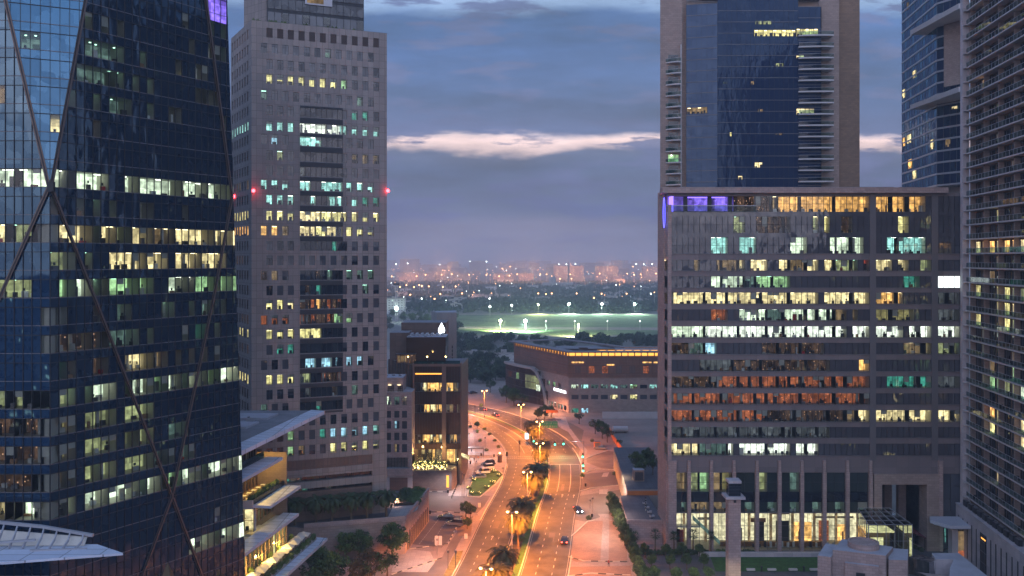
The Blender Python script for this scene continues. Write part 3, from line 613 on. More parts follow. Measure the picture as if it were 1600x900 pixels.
# ================================================================ GLASS AND STONE TOWER (top right, behind)
rt = root_at('apartment_tower', 'glazed tower with pale projecting beams behind the right end of the office block', 'skyscraper', (150, 300, 0))
A_ = PD(1410, 0, 330); B_ = PD(1464.5, 0, 292); C_ = PD(1506, 0, 283)
f1 = Fr((A_.x, A_.y), P=(B_.x, B_.y)); f2 = Fr((B_.x, B_.y), P=(C_.x, C_.y))
ZB = 93.5
m = MB(); m.prism([(B_.x, B_.y), (C_.x, C_.y), (C_.x + 18, C_.y + 40), (A_.x, A_.y)], ZB, 175, 'metal_grey'); m.prism([(PD(1477, 0, 296).x, 296), (C_.x + 2, 286), (C_.x + 18, 325), (A_.x + 4, A_.y)], 0, ZB, 'concrete'); part(m, 'wall', rt)
for f, n in ((f1, 13), (f2, 4)):
    k = 0; z = ZB + .3
    while z < 172:
        b = MB()
        for q in range(n):
            b.fq(f, f.L * q / n, f.L * (q + 1) / n, z + .55, z + 3.6, .12, 'glass_hotel' if (q + k) % 3 else 'glass_blue')
        for q in range(n + 1): b.fbox(f, f.L * q / n - .03, f.L * q / n + .03, z, z + 3.6, .1, .2, 'metal_grey')
        b.fbox(f, 0, f.L, z - .05, z + .5, .05, .34, 'metal_light')
        part(b, 'window_band', rt); z += 3.7; k += 1
for a in ((1427, 1432, 112, 123, 'w'), (1411, 1415, 141, 154, 'w'), (1411.5, 1415, 216, 229, 'a'), (1418, 1425, 212, 225, 'w'), (1455, 1460, 219, 234, 'w'), (1420, 1426, 250, 264, 'a'), (1427, 1433, 267, 280, 'w'), (1418, 1421, 5, 16, 'm')): small_lit(f1, *a, rt, off=.2, n=1)
small_lit(f2, 1478, 1486, 217, 230, 'm', rt, off=.2, n=1); small_lit(f2, 1488, 1497, 167, 171, 'w', rt, off=.2, n=1); small_lit(f1, 1450, 1463, 44, 50, 'l', rt, off=.2, n=3)
rc = MB(); fa, fb = f2.u(1478), f2.L + 6; z1 = f2.z(1480, 30); z0 = f2.z(1480, 136); rc.fbox(f2, fa, fb, z0, z1, .3, .9, 'stone_beige'); part(rc, 'stone_recess', rt)
for (zz) in (146.5, 121.4):
    b = MB(); b.hexa([(134.2, 302, zz - 1.0), (134.6, 270, zz - 1.0), (150, 270, zz - 1.0), (150, 302, zz - 1.0), (134.2, 302, zz + .6), (134.6, 270, zz + .6), (150, 270, zz + .6), (150, 302, zz + .6)], 'concrete_light'); part(b, 'projecting_beam', rt)

# ================================================================ RESIDENTIAL TOWER (far right)
rs = root_at('balcony_tower', 'pale residential tower stacked with green glass balconies at the right edge of the view', 'apartment tower', (108, 200, 0))
ed = V3((-.135, -.991, 0)).normalized(); rO = V3((108.0, 213.2, 0)); rfm = Fr((rO.x, rO.y), U=ed); LEN = 70
m = MB(); m.prism([tuple(rfm.pt(0, 0, -1.8))[:2], tuple(rfm.pt(LEN, 0, -1.8))[:2], tuple(rfm.pt(LEN, 0, -22))[:2], tuple(rfm.pt(0, 0, -22))[:2]][::-1], 0, 152, 'stone_brown')
for q in range(9): m.fbox(rfm, q * 8.2 + 1.0, q * 8.2 + 1.35, 11, 152, -1.8, -.6, 'stone_beige')
part(m, 'wall', rs)
m = MB(); m.box(107.0, 108.6, 212.8, 213.9, 0, 152, 'stone_white'); part(m, 'corner_pier', rs)
LITF = {20: 's', 9: 'm', 10: 'm', 11: 'm'}
LITK = {3: [(13, 18, 'd')], 8: [], 9: [(6, 12, 'm')], 12: [], 20: []}
litset = {(33, 1): 'm', (17, 1): 'a', (17, 2): 'a', (17, 3): 'w', (17, 4): 'a', (17, 5): 'a', (17, 6): 'w', (16, 3): 'm', (14, 3): 'l', (14, 4): 'l', (14, 5): 'd', (13, 3): 'l', (13, 4): 'l', (13, 5): 'w', (12, 4): 'l', (12, 5): 'd', (9, 2): 'm', (9, 5): 'g', (8, 3): 'g', (8, 5): 'd', (8, 6): 'c',
          (6, 2): 'a', (6, 3): 'l', (5, 2): 'l', (5, 3): 'm', (5, 6): 'w', (24, 3): 'm', (28, 1): 'a', (10, 1): 'd', (4, 1): 'm', (0, 7): 'l', (22, 5): 'm', (8, 1): 'd', (8, 2): 'g', (8, 4): 'd'}
for k in range(41):
    z = 13.9 + 3.385 * k; b = MB()
    b.fbox(rfm, .3, LEN, z - .3, z, -1.8, .15, 'concrete_light'); b.fbox(rfm, .1, 1.6, z - .28, z - .02, .15, .8, 'concrete_light')
    o = part(b, 'balcony', rs)
    r_ = MB(); r_.fq(rfm, .5, LEN, z + .08, z + 1.12, .08, 'glass_rail'); r_.fbox(rfm, .5, LEN, z + 1.1, z + 1.17, .04, .12, 'metal_light')
    for q in range(int(LEN / 1.9)): r_.fbox(rfm, .5 + 1.9 * q, .55 + 1.9 * q, z, z + 1.1, .05, .12, 'metal_light')
    sub(r_, 'railing', o, rs.location)
    wn = MB()
    for q in range(17):
        a = 1.8 + q * 4.1; key = litset.get((k, q)) or (rnd.choice('mmwdl') if rnd.random() < .05 else None); gm = 'glass_dark'
        wn.fbox(rfm, a - .12, a + 2.9, z, z + 2.75, -1.78, -1.66, 'metal_dark')
        wn.fq(rfm, a, a + 2.75, z + .1, z + 2.6, -1.64, LIT[key][0] if key else ('glass_dark' if (q * 7 + k * 3) % 5 else 'glass_deep'))
        wn.fbox(rfm, a + 1.05, a + 1.12, z, z + 2.6, -1.66, -1.58, 'metal_grey')
        if key: wn.fbox(rfm, a + .2, a + .5, z + .1, z + 2.5, -1.62, -1.5, 'fabric')
        if rnd.random() < .35:
            t_x = a + rnd.uniform(.3, 2.6); wn.fbox(rfm, t_x, t_x + .6, z, z + .45, -1.1, -.5, 'dark_stuff'); wn.fbox(rfm, t_x, t_x + .1, z + .45, z + .9, -1.1, -.5, 'dark_stuff')
    part(wn, 'glazing', rs)
# podium with tall slots
pd = MB(); PX = 2.0; ZP = 11.6
pd.fbox(rfm, -.8, LEN, 0, ZP, -2, PX, 'stone_white'); pd.fbox(rfm, -.8, LEN, ZP, ZP + .25, -2, PX + .1, 'stone_white'); part(pd, 'podium', rs)
for q in range(15):
    a = .9 + q * 2.75; m = MB()
    if q == 5: a0, a1 = a - .3, a + 3.4
    elif q == 6: continue
    else: a0, a1 = a, a + .55
    m.fbox(rfm, a0, a1, .9, ZP - 2.2, PX - .3, PX + .03, 'metal_dark')
    if q == 0: m.fbox(rfm, a0 + .05, a1 - .05, .9, 4.2, PX, PX + .06, 'teal_light')
    if q == 5:
        for z in (3, 5.4, 7.6): m.fbox(rfm, a0, a1, z, z + .12, PX, PX + .1, 'metal_grey')
        for u_ in (1.2, 2.5): m.fbox(rfm, a0 + u_, a0 + u_ + .1, .9, ZP - 2.2, PX, PX + .08, 'metal_grey')
        m.fbox(rfm, a0 + .8, a1 - .5, ZP - 3.4, ZP - 3.1, PX + .02, PX + .07, 'amber_strip')
    part(m, 'podium_window', rs)
for q in range(11):
    m = MB(); a = 1.3 + q * 2.9; m.fbox(rfm, a, a + 2.0, ZP + .25, ZP + 1.5, .3, 1.1, 'metal_dark'); m.fbox(rfm, a + .2, a + 1.8, ZP + 1.5, ZP + 1.6, .4, 1.0, 'metal_grey'); part(m, 'planter', rs)
# ================================================================ FACETED GLASS TOWER (left)
fa = root_at('glass_tower', 'faceted dark glass office tower crossed by diagonal steel braces, at the left edge', 'skyscraper', (-75, 140, 0))
SA = .9
Cn = PD(78, 0, 140 * SA); Rb = PD(373.5, 0, 173 * SA); ZT_ = 122.0
LA = Fr((-150, Cn.y), P=(Cn.x, Cn.y)); RA = Fr((Cn.x, Cn.y), P=(Rb.x, Rb.y))
def on(fr, px, p): return (fr.u(px), fr.z(px, p))
z_at = lambda p: HE - (p - HOR) * Cn.y / F
FH = 43.4 * Cn.y / F; ZN = z_at(292)
def clip(poly, rect):
    """Sutherland-Hodgman: rect (u0,u1,v0,v1) clipped by the convex counter-clockwise polygon"""
    u0, u1, v0, v1 = rect; out_ = [(u0, v0), (u1, v0), (u1, v1), (u0, v1)]
    n = len(poly)
    for i in range(n):
        a, b = poly[i], poly[(i + 1) % n]; inp = out_; out_ = []
        if not inp: return []
        ins = lambda p: (b[0] - a[0]) * (p[1] - a[1]) - (b[1] - a[1]) * (p[0] - a[0]) >= -1e-6
        for k in range(len(inp)):
            p, q = inp[k], inp[(k + 1) % len(inp)]
            if ins(p): out_.append(p)
            if ins(p) != ins(q):
                dx, dy = q[0] - p[0], q[1] - p[1]; ex, ey = b[0] - a[0], b[1] - a[1]
                den = ex * dy - ey * dx
                if abs(den) > 1e-9:
                    t = -(ex * (p[1] - a[1]) - ey * (p[0] - a[0])) / den; out_.append((p[0] + dx * t, p[1] + dy * t))
    return out_
# region borders in facade coordinates
pl0 = on(LA, 10, 0); pr0 = on(RA, 132, 0)
def extend(p, q, z): t = (z - p[1]) / (q[1] - p[1]); return (p[0] + (q[0] - p[0]) * t, z)
PLt = extend((LA.L, ZN), pl0, ZT_); PRt = extend((0, ZN), pr0, ZT_)
Rt = on(RA, 355, 0); Rbot = on(RA, 375, 640); Rt2 = extend(Rbot, Rt, ZT_); Rb2 = extend(Rbot, Rt, 0)
polyL = [(0, 0), (LA.L, 0), (LA.L, ZN), PLt, (0, ZT_)]
polyR = [(0, 0), Rb2, Rt2, PRt, (0, ZN)]
c0 = LA.pt(LA.L, ZN); cl = LA.pt(*PLt); cr_ = RA.pt(*PRt)
hdir = (cr_ - cl).normalized(); vdir = ((cl + cr_) / 2 - c0).normalized(); vdir = (vdir - hdir * vdir.dot(hdir)).normalized()
CH = Fr(c0, U=hdir, V=vdir); CH.O = c0
chp = [(0, 0), ((cr_ - c0).dot(hdir), (cr_ - c0).dot(vdir)), ((cl - c0).dot(hdir), (cl - c0).dot(vdir))]
wallA = MB(); litA = {}
def facet(fr, poly, bay, gm, states, vmap=lambda z: z, u_off=0.0, fh=FH, sp_m='glass_deep'):
    """states(k, px) -> letter for floor k; vmap turns a height into the facet's own v"""
    us = [p[0] for p in poly]; umin, umax = min(us), max(us); k0, k1 = -19, 12
    for k in range(k0, k1):
        z0 = ZN + k * FH; v0, v1, v2 = vmap(z0), vmap(z0 + FH * .66), vmap(z0 + FH)
        n = int((umax - umin) / bay) + 2; cells = []
        base = math.floor(umin / bay)
        for q in range(base, base + n):
            a, b = q * bay + u_off, (q + 1) * bay + u_off
            c = clip(poly, (a, b, v1, v2))
            if len(c) > 2: wallA.face([fr.pt(x, y, .02) for x, y in c], sp_m)
            c = clip(poly, (a, b, v0, v1))
            if len(c) < 3: continue
            uc = (a + b) / 2; p = fr.pt(uc, v0); px = 800 + F * p.x / p.y; st = states(k, px)
            area = abs(sum(c[i][0] * c[(i + 1) % len(c)][1] - c[(i + 1) % len(c)][0] * c[i][1] for i in range(len(c)))) / 2
            full = area > .97 * (b - a) * (v1 - v0)
            if st in LIT and full: cells.append((a, b, st))
            elif st in LIT: wallA.face([fr.pt(x, y, 0) for x, y in c], LIT[st][0] if st in 'cwlgd' else gm)
            else: wallA.face([fr.pt(x, y, 0) for x, y in c], gm)
        # lit stretches
        i = 0
        while i < len(cells):
            j = i
            while j + 1 < len(cells) and cells[j + 1][2] == cells[i][2] and abs(cells[j + 1][0] - cells[j][1]) < .01: j += 1
            mb = litA.setdefault((id(fr), k, i), MB())
            ribbon(fr, cells[i][0], cells[j][1], v0, v1, j - i + 1, [cells[i][2]] * (j - i + 1), None, give=mb, mw=0, depth=3.4)
            i = j + 1
        # horizontal edges of the spandrel
        for v in (v0, v1):
            c = clip(poly, (umin - 1, umax + 1, v - .04, v + .04))
            if len(c) > 2:
                xs = [x for x, _ in c]; wallA.fbox(fr, min(xs), max(xs), v - .05, v + .05, -.02, .08, 'metal_grey' if v == v0 else 'metal_dark')
    q = math.floor(umin / bay)
    while q * bay + u_off < umax:
        x = q * bay + u_off; c = clip(poly, (x - .005, x + .005, -500, 500)); q += 1
        if len(c) > 2:
            ys = [y for _, y in c]; wallA.fbox(fr, x - .04, x + .04, min(ys), max(ys), -.05, .12, 'metal_dark')
def stL(k, px):
    if k == 0: return 'c'
    if k == -2: return 'w' if px < 15 else ('d' if px < 50 else 'w')
    if k in (3,): return 'm' if px < 15 else '.'
    if k == 1: return '.'
    if k == -12: return 'w' if px < 20 else ('c' if px > 10 else 'd')
    if k == -8: return 'g' if rnd.random() < .6 else 'd'
    if k in (-5, -6) and px > 62: return 'w'
    if k in (-9, -10, -11): return 'm' if (px > 64) else 's'
    if k == -4: return 'd' if px < 50 else '.'
    return '.'
def stR(k, px):
    r = rnd.random()
    if k == 0: return '.' if (170 < px < 183 or r < .04) else ('d' if r < .12 else 'c')
    if k == -2: return 'w' if (r > .1 and px < 372) else 'd'
    if k == -3: return 'w' if (px > 185 or 165 < px < 178) and px < 352 and r > .05 else ('d' if r > .6 else '.')
    if k == -4: return ('g' if r > .5 else 'c') if px > 95 and not 235 < px < 262 else '.'
    if k == -5: return 'w' if px < 90 else ('s' if px < 160 and r < .8 else ('e' if r < .4 else '.'))
    if k == -6: return 'w' if px < 90 else ('s' if px < 165 else ('T' if 300 < px < 322 else ('e' if r < .4 else '.')))
    if k == -7: return 'T' if 93 < px < 108 else ('w' if 195 < px < 240 else ('m' if px > 240 and r < .35 else 's' if px < 190 and r < .4 else '.'))
    if k == -8: return '.' if 118 < px < 130 or 180 < px < 198 else (('c' if r > .25 else 'g') if px > 128 else ('d' if r < .7 else '.'))
    if k in (-9, -10, -11):
        if 118 < px < 130 or 187 < px < 198: return '.'
        return 'o' if px < 120 else ('d' if px < 235 and r < .95 else ('e' if px < 300 and r < .3 else '.'))
    if k == -12: return '.' if 120 < px < 132 or 192 < px < 200 else ('c' if r > .25 else 'g')
    if k == -15: return ('c' if r > .3 else 'g') if px > 296 else '.'
    if k == 5 and px < 190: return 'e'
    if k in (3, 4, 5, 6) and px < 235: return 'e' if r < .6 else '.'
    if k in (1, 2): return 'm' if px < 240 and r < .12 else '.'
    if k == -1: return 'e' if (120 < px < 240 and r < .35) else ('q' if r > .8 else '.')
    if k == -13 or k == -14: return 'p' if (px > 280 and r < .12) else '.'  # sparse purple rooms stand in for a purple reflection low on this face
    if k > 2 and px > 240 and r > .86: return 'q'
    if k in (2, 4, 6, 7, 8) and px > 325: return 'T' if r < .6 else '.'
    return '.'
def stC(k, px):
    if k in (2,) and 74 < px < 92: return 'w'
    if k in (1, 3, 5): return 'e' if rnd.random() < .2 else '.'
    return '.'
facet(LA, polyL, 1.25, 'glass_blue', stL, u_off=LA.L % 1.25, sp_m='glass_blue')
facet(RA, polyR, 1.32, 'glass_deep', stR)
sv = vdir.z
facet(CH, chp, 1.25, 'glass_facet', stC, vmap=lambda z: (z - ZN) / sv, sp_m='glass_facet')
# core so that nothing shows through, and roof
inner = [(-150, Cn.y + 3.6), (Cn.x - 1.8, Cn.y + 3.6)]
far_ = RA.pt(RA.u(356) - 1.0, 0, -3.6); inner += [(far_.x, far_.y), (far_.x - 10, far_.y + 24), (-150, far_.y + 24)]
wallA.prism(inner, 0, ZN, 'metal_dark')
up_in = [(-150, Cn.y + 8), (Cn.x - 3, Cn.y + 9), (far_.x - 1.5, far_.y + 1), (far_.x - 12, far_.y + 24), (-150, far_.y + 24)]
wallA.prism(up_in, ZN, ZT_, 'metal_dark')
# end wall at the far right edge
e0, e1 = RA.pt(*Rb2), RA.pt(*Rt2); wallA.face([e0, e0 + V3((-10, 26, 0)), e1 + V3((-10, 26, 0)), e1], 'glass_dark')
wallA.face([RA.pt(*Rt2), RA.pt(*PRt), LA.pt(*PLt), (-150, Cn.y, ZT_), (-150, Cn.y + 40, ZT_), e1 + V3((-10, 26, 0))], 'roof_grey')
part(wallA, 'curtain_wall', fa)
for key_, mb in litA.items(): part(mb, 'window', fa)
def brace(pts):
    m = MB()
    for a, b in zip(pts, pts[1:]):
        for s_ in (-.14, .14):
            o = V3((s_, 0, 0)); m.bar(a + o, b + o, .09, .26, 'bronze')
        m.bar(a, b, .22, .16, 'metal_dark')
    part(m, 'diagonal_brace', fa)
Q = lambda fr, px, p, d=.3: fr.pt(fr.u(px), fr.z(px, p), d)
nL = Q(LA, 78, 292); nR = Q(RA, 78, 292)
tl = LA.pt(*PLt, .3); tr_ = RA.pt(*PRt, .3)
brace([tl, nL]); brace([tr_, nR]); brace([Q(LA, -2, 472), nL]); brace([nR, Q(RA, 267, 775)]); brace([Q(RA, 267, 775), Q(RA, 316, 905), Q(RA, 340, 1000)])
brace([Q(RA, 361, 308), Q(RA, 335, 450), Q(RA, 267, 775)]); brace([Q(RA, 361, 308), Q(RA, 320, 0), Q(RA, 312, -60)]); brace([Q(RA, 267, 775), Q(RA, 220, 900), Q(RA, 190, 1000)])
m = MB(); m.bar(nR + V3((0, 0, .7)), nR - V3((0, 0, .7)), .9, .5, 'metal_dark'); part(m, 'node', fa)
pm = MB()
for q in range(6):
    a = RA.u(323) + q * .0; 
pm.fq(RA, RA.u(324), RA.u(353), RA.z(338, 34), RA.z(338, -30), .06, 'lit_purple'); part(pm, 'purple_glazing', fa)

# ================================================================ CONCRETE TOWER (left centre)
cb = root_at('concrete_tower', 'pinkish grey concrete panel tower with small square windows and a glazed strip down its middle', 'skyscraper', (-50, 225, 0))
P1 = PD(393, 0, 207); P2 = PD(604.5, 0, 219.3); P0 = PD(361, 0, 224.5)
cf = Fr((P1.x, P1.y), P=(P2.x, P2.y)); cs = Fr((P0.x, P0.y), P=(P1.x, P1.y))
ZTc = cf.z(393, 31)
PB = V3((P2.x - 12, P2.y + 24, 0)); PA = V3((P0.x, P0.y + 12, 0))
cen = V3((cf.pt(cf.L / 2, 0)).to_tuple()); 
m = MB()
colpx = [421.2 + 16.65 * i for i in range(11)]; colu = [cf.u(p) for p in colpx]
rowpy = [58.7, 82.5, 106.8, 128.8, 154, 176.9, 201, 221.5, 245.6, 268.7, 290.7, 313.5, 338, 361.2, 384.3, 406.8, 429.9, 453, 475, 498.2, 520.6, 543.8, 566.9, 590, 612.5, 634, 656.7, 678.3, 701.7]
rz_ = [cf.z(500, p) for p in rowpy]
rh = 1.12; ww = .70
# front wall as a grid of panels between the openings (no overlap: vertical strips per row)
rowspans = []
for k, z in enumerate(rz_):
    off_ = -8.5 if k % 3 == 1 else 0
    lc = []
    for i, p in enumerate(colpx):
        uc = cf.u(p + (off_ if k not in (26, 27, 28) else 0))
        if 5 <= k <= 25 and k != 15 and 3 <= i <= 6: continue
        lc.append((i, uc - ww, uc + ww))
    if k >= 26:
        lc.insert(0, (-1, cf.u(colpx[0] - 16.65) - ww, cf.u(colpx[0] - 16.65) + ww))
    rib = 5 <= k <= 25 and k != 15
    if rib: lc.append((99, cf.u(468.7), cf.u(535.8)))
    lc.sort(key=lambda t: t[1]); rowspans.append((z, lc, rib))
zb = 0.0
prev = ZTc
for k, (z, lc, rib) in enumerate(rowspans):
    m.fbox(cf, 0, cf.L, z + rh, prev, -1.0, 0, 'concrete_panel')
    x = 0
    for (i, a, b) in lc:
        if a > x: m.fbox(cf, x, a, z - rh, z + rh, -1.0, 0, 'concrete_panel')
        x = max(x, b)
    m.fbox(cf, x, cf.L, z - rh, z + rh, -1.0, 0, 'concrete_panel'); prev = z - rh
zt_, zb_ = rz_[5] + rh + .2, rz_[25] - rh - .2
base_z = cf.z(500, 717)
m.fbox(cf, 0, cf.L, base_z, prev, -1.0, 0, 'concrete_panel')
# body behind
m.prism([tuple(cs.pt(.05, 0, -2))[:2], tuple(cf.pt(1.2, 0, -3.2))[:2], tuple(cf.pt(cf.L - .02, 0, -3.2))[:2], (PB.x, PB.y), (PA.x, PA.y + 12)], 7, ZTc - .3, 'concrete_panel', top='roof_grey')
m.fbox(cf, cf.L - 1.2, cf.L, 7, ZTc, -3.4, -.01, 'concrete_panel'); m.fbox(cf, 0, 1.2, base_z, ZTc, -3.4, -.01, 'concrete_panel')
m.fbox(cf, 1.2, cf.L - 1.2, ZTc - 1.0, ZTc, -1.4, -.9, 'concrete_panel')
for k in list(range(4, 26)):
    if k in (14, 15): continue
    za, zb2 = (rz_[k] - rh - .15 if k != 4 else rz_[5] + rh + .45), rz_[k + 1] + rh
    if k == 25: zb2 = za - .5
    m.fbox(cf, cf.u(468.7), cf.u(535.8), zb2, za, 0, .04, 'dark_stuff')
    m.fbox(cf, cf.u(468.7), cf.u(535.8), za - .06, za + .06, .0, .1, 'metal_grey')
part(m, 'wall', cb)
FL = {3: [(0, 6, 'l'), (7, 7, 'g')], 5: [(8, 9, 'T')], 6: [(0, 10, 'y')], 7: [(1, 1, 'b')], 8: [(1, 1, 'd'), (8, 10, 'm')], 10: [(0, 10, 'y')], 11: [(0, 2, 'y'), (8, 8, 'y'), (9, 10, 'T')], 12: [(0, 10, 'l')], 13: [(0, 1, 'a'), (2, 2, 'm'), (8, 10, 'l')],
      16: [(0, 0, 's'), (1, 1, 'm'), (8, 10, 'e')], 18: [(0, 1, 'l'), (2, 2, 'w')], 19: [(0, 2, 'r'), (7, 8, 'g')], 20: [(0, 2, 'l')], 21: [(1, 2, 'T')], 22: [(7, 9, 'b')], 23: [(0, 2, 'l')], 26: [], 27: [(6, 9, 'b'), (2, 2, 'g'), (5, 5, 'T'), (10, 10, 'y')], 28: [(6, 10, 'l'), (2, 2, 'g'), (3, 3, 'm')], 24: [(8, 8, 'e')]}
RB = {5: '........', 6: 'hhhhhhhh', 7: 'yyyy....', 8: '........', 9: 'q.......', 10: 'yy..yyyy', 11: '..y..yyy', 12: 'wwwwllll', 13: 'wwwllwww', 14: '......T.', 16: '...s.e..', 17: '.s.T....', 18: 'ssrasrsr', 19: 'rsrssrss', 20: 'llll....', 21: '........', 22: '.bb.bb..', 23: 'dd..rssr', 24: '.q....s.', 25: '...T....'}
wins = []
for k, (z, lc, rib) in enumerate(rowspans):
    for (i, a, b) in lc:
        key = None
        if i == 99:
            ribbon(cf, a, b, z - rh - .15, z + rh - .0, 8, list(RB.get(k, '........')), cb, name='window', gm='glass_dark', off=-.22, depth=2.6, mw=.08)
            continue
        for (x, y, c) in FL.get(k, []):
            if x <= i <= y: key = c
        if key is None and rnd.random() < .04: key = 'e'
        wins.append((k, i, a, b, z, key))
def one_window(mb, a, b, z, key, k):
    f = Fr(cf.pt(0, 0, -.22), U=cf.U)
    if k == 0: mb.fbox(f, a, b, z - rh, z + rh, -.05, 0, 'brown_panel'); [mb.fbox(f, a, b, z - rh + .2 * q, z - rh + .2 * q + .08, 0, .08, 'metal_dark') for q in range(11)]; return
    if key:
        mb.fq(f, a, b, z - rh, z + rh, -1.6, LIT[key][0]); mb.fbox(f, a, b, z - rh, z - rh + .05, -1.6, 0, 'int_floor'); mb.fbox(f, a, b, z + rh - .05, z + rh, -1.6, 0, 'int_ceiling')
        mb.fq(f, a, b, z - rh, z + rh, 0, 'glass_clear')
        if rnd.random() < .6: mb.fbox(f, a + rnd.uniform(0, .6), b - rnd.uniform(.1, .5), z - rh, z - rh + rnd.uniform(.4, 1.1), -1.2, -.8, 'dark_stuff')
        if LIT[key][1] and rnd.random() < .6: mb.fbox(f, a + .2, b - .2, z + rh - .14, z + rh - .07, -.8, -.6, LIT[key][1])
        if rnd.random() < .3: mb.fq(f, a, b, z + rh * rnd.uniform(-.2, .5), z + rh, -.1, 'int_wall')
    else:
        h = rnd.choice((0, 0, .3, .6, 1, 1)); g1 = rnd.choice(('glass_dark', 'glass_dark', 'glass_grey'))
        mb.fq(f, a, b, z - rh, z + rh - 2 * rh * h, 0, g1)
        if h: mb.fq(f, a, b, z + rh - 2 * rh * h, z + rh, -.005, 'glass_grey')
    mb.fbox(f, (a + b) / 2 - .0, (a + b) / 2 + .05, z - rh, z + rh, 0, .05, 'metal_dark'); mb.fbox(f, a, b, z + rh * .45, z + rh * .45 + .05, 0, .05, 'metal_dark')
wins.sort(key=lambda t: (t[5] is None, abs(t[4] - 45)))
rest = MB()
for n_, (k, i, a, b, z, key) in enumerate(wins):
    if n_ < 68:
        mb = MB(); one_window(mb, a, b, z, key, k); part(mb, 'window', cb)
    else: one_window(rest, a, b, z, key, k)
o = part(rest, 'window_field', cb); o['kind'] = 'stuff'
# side face: rows of narrow windows
sd = MB(); SLIT = {6: 'y', 10: 'm', 12: 'l', 13: 'a', 18: 'l', 20: 'l', 23: 'l', 24: '.', 19: 's', 15: 's', 21: 's'}
prev = ZTc
sideo = MB()
for k, z in enumerate(rz_):
    z = z + 0; a0 = .5; n = 7; step = (cs.L - 2.6) / n
    sd.fbox(cs, 0, cs.L, z + rh, prev, -.8, 0, 'concrete_panel')
    x = 0
    for i in range(n):
        a = a0 + step * i + .35; b = a + step * .5
        sd.fbox(cs, x, a, z - rh, z + rh, -.8, 0, 'concrete_panel'); x = b
        key = SLIT.get(k)
        if key and k not in (6, 12, 13) and rnd.random() < .45: key = None
        mm = LIT[key][0] if key and key in LIT else ('brown_panel' if k == 0 else 'glass_grey')
        if key and i < 2 and k == 10: mm = 'glass_grey'
        sideo.fq(cs, a, b, z - rh, z + rh, -.2, mm); sideo.fbox(cs, a, b, z - rh, z - rh + rnd.uniform(.05, .6), -.19, -.12, 'metal_dark')
    sd.fbox(cs, x, cs.L, z - rh, z + rh, -.8, 0, 'concrete_panel'); prev = z - rh
sd.fbox(cs, 0, cs.L, 0, prev, -.8, 0, 'concrete_panel')
part(sd, 'side_wall', cb); o = part(sideo, 'side_glazing', cb); o['kind'] = 'stuff'
# crown
c1, c2 = cf.u(417), cf.u(568.5); c0_ = V3(PD(382, 0, 216)); m = MB()
crf = Fr(cf.pt(0, 0, -2.2), U=cf.U); q0, q1 = crf.u(417), crf.u(568.5)
pc = [crf.pt(q0, 0, 0), crf.pt(q1, 0, 0), crf.pt(q1, 0, 0) + V3((-6, 14, 0)), c0_ + V3((0, 8, 0)), c0_]
m.prism([(p.x, p.y) for p in pc], ZTc - .4, ZTc + 26, 'metal_dark', top='roof_grey')
csf = Fr((c0_.x, c0_.y), P=(pc[0].x, pc[0].y)); m.fbox(csf, 0, csf.L, ZTc - .4, ZTc + 26, 0, .15, 'concrete_panel'); part(m, 'crown_wall', cb)
for k in range(7):
    z0 = ZTc + .4 + 3.3 * k; ribbon(crf, q0 + .1, q1 - .1, z0, z0 + 2.5, 14, list('..q..q..q....q') if k == 0 else list('.' * 14), cb, gm='glass_grey' if k < 1 else 'glass_dark', off=.12, depth=1.0, furn=False)
m = MB(); pa = crf.u(476); m.fbox(crf, pa, pa + 6.5, crf.z(495, 9), crf.z(495, -14), .25, .5, 'metal_light'); m.fbox(crf, pa + .5, pa + 4.4, crf.z(495, 6.5), crf.z(495, -10), .5, .56, 'lit_dimwarm'); part(m, 'sign_panel', cb)
for px_, fr_ in ((396, cs), (606, None), (366, cs)):
    m = MB(); p = PD(px_, 298 if px_ > 370 else 307, {396: 206, 606: 219, 366: 221}[px_]); m.ball((p.x, p.y, p.z), .42, 'red_light'); m.bar(p, p + V3((0 if px_ < 600 else -1, 1.2, 0)), .12, .12, 'metal_dark'); part(m, 'beacon', cb)
m = MB()
for q in range(26):
    t = rnd.random() * cf.L * (.25 if q % 2 else 1); p = cf.pt(t, ZTc, -.6)
    for j in range(5): a_ = rnd.random() * 6.28; r_ = rnd.uniform(.2, .5); m.face([(p.x + r_ * math.cos(a_), p.y + r_ * math.sin(a_), ZTc), (p.x - r_ * math.cos(a_), p.y, ZTc + .1), (p.x, p.y - .1, ZTc + rnd.uniform(.2, .7))], 'leaf')
part(m, 'roof_planting', cb, uv=False)
# base of the tower: louvre band, recessed glazing, lower storeys
m = MB(); zA, zB, zC, zD, zE = cf.z(500, 717), cf.z(500, 732), cf.z(500, 751), cf.z(500, 768), cf.z(500, 789)
m.fbox(cf, 0, cf.L - 1.8, zB, zA, -1.0, -.25, 'brown_panel')
for q in range(30): m.fbox(cf, q * cf.L / 31, q * cf.L / 31 + .1, zB, zA, -.3, -.1, 'stone_dark')
m.fbox(cf, cf.L - 3.6, cf.L, 7, zA, -2, .0, 'concrete_panel'); m.fbox(cf, 0, cf.L - 3.6, zB - 1.7, zB, -2.6, .05, 'concrete_panel'); m.fbox(cf, 0, cf.L - 3.6, zC - 1.6, zC, -2.6, 0, 'concrete_panel'); m.fbox(cf, 0, cf.L - 3.6, 7, zD + .2, -2.6, -.1, 'brown_panel')
part(m, 'base_wall', cb)
ribbon(cf, .5, cf.L - 3.6, zC, zB - 1.7, 20, list('.....Teq..............')[:20], cb, off=-1.2, depth=1.4, gm='glass_dark')
ribbon(cf, .5, cf.L - 3.6, zD + .2, zC - 1.6, 20, list('.....eTTT...e.........')[:20], cb, off=-1.2, depth=1.4, gm='glass_dark')
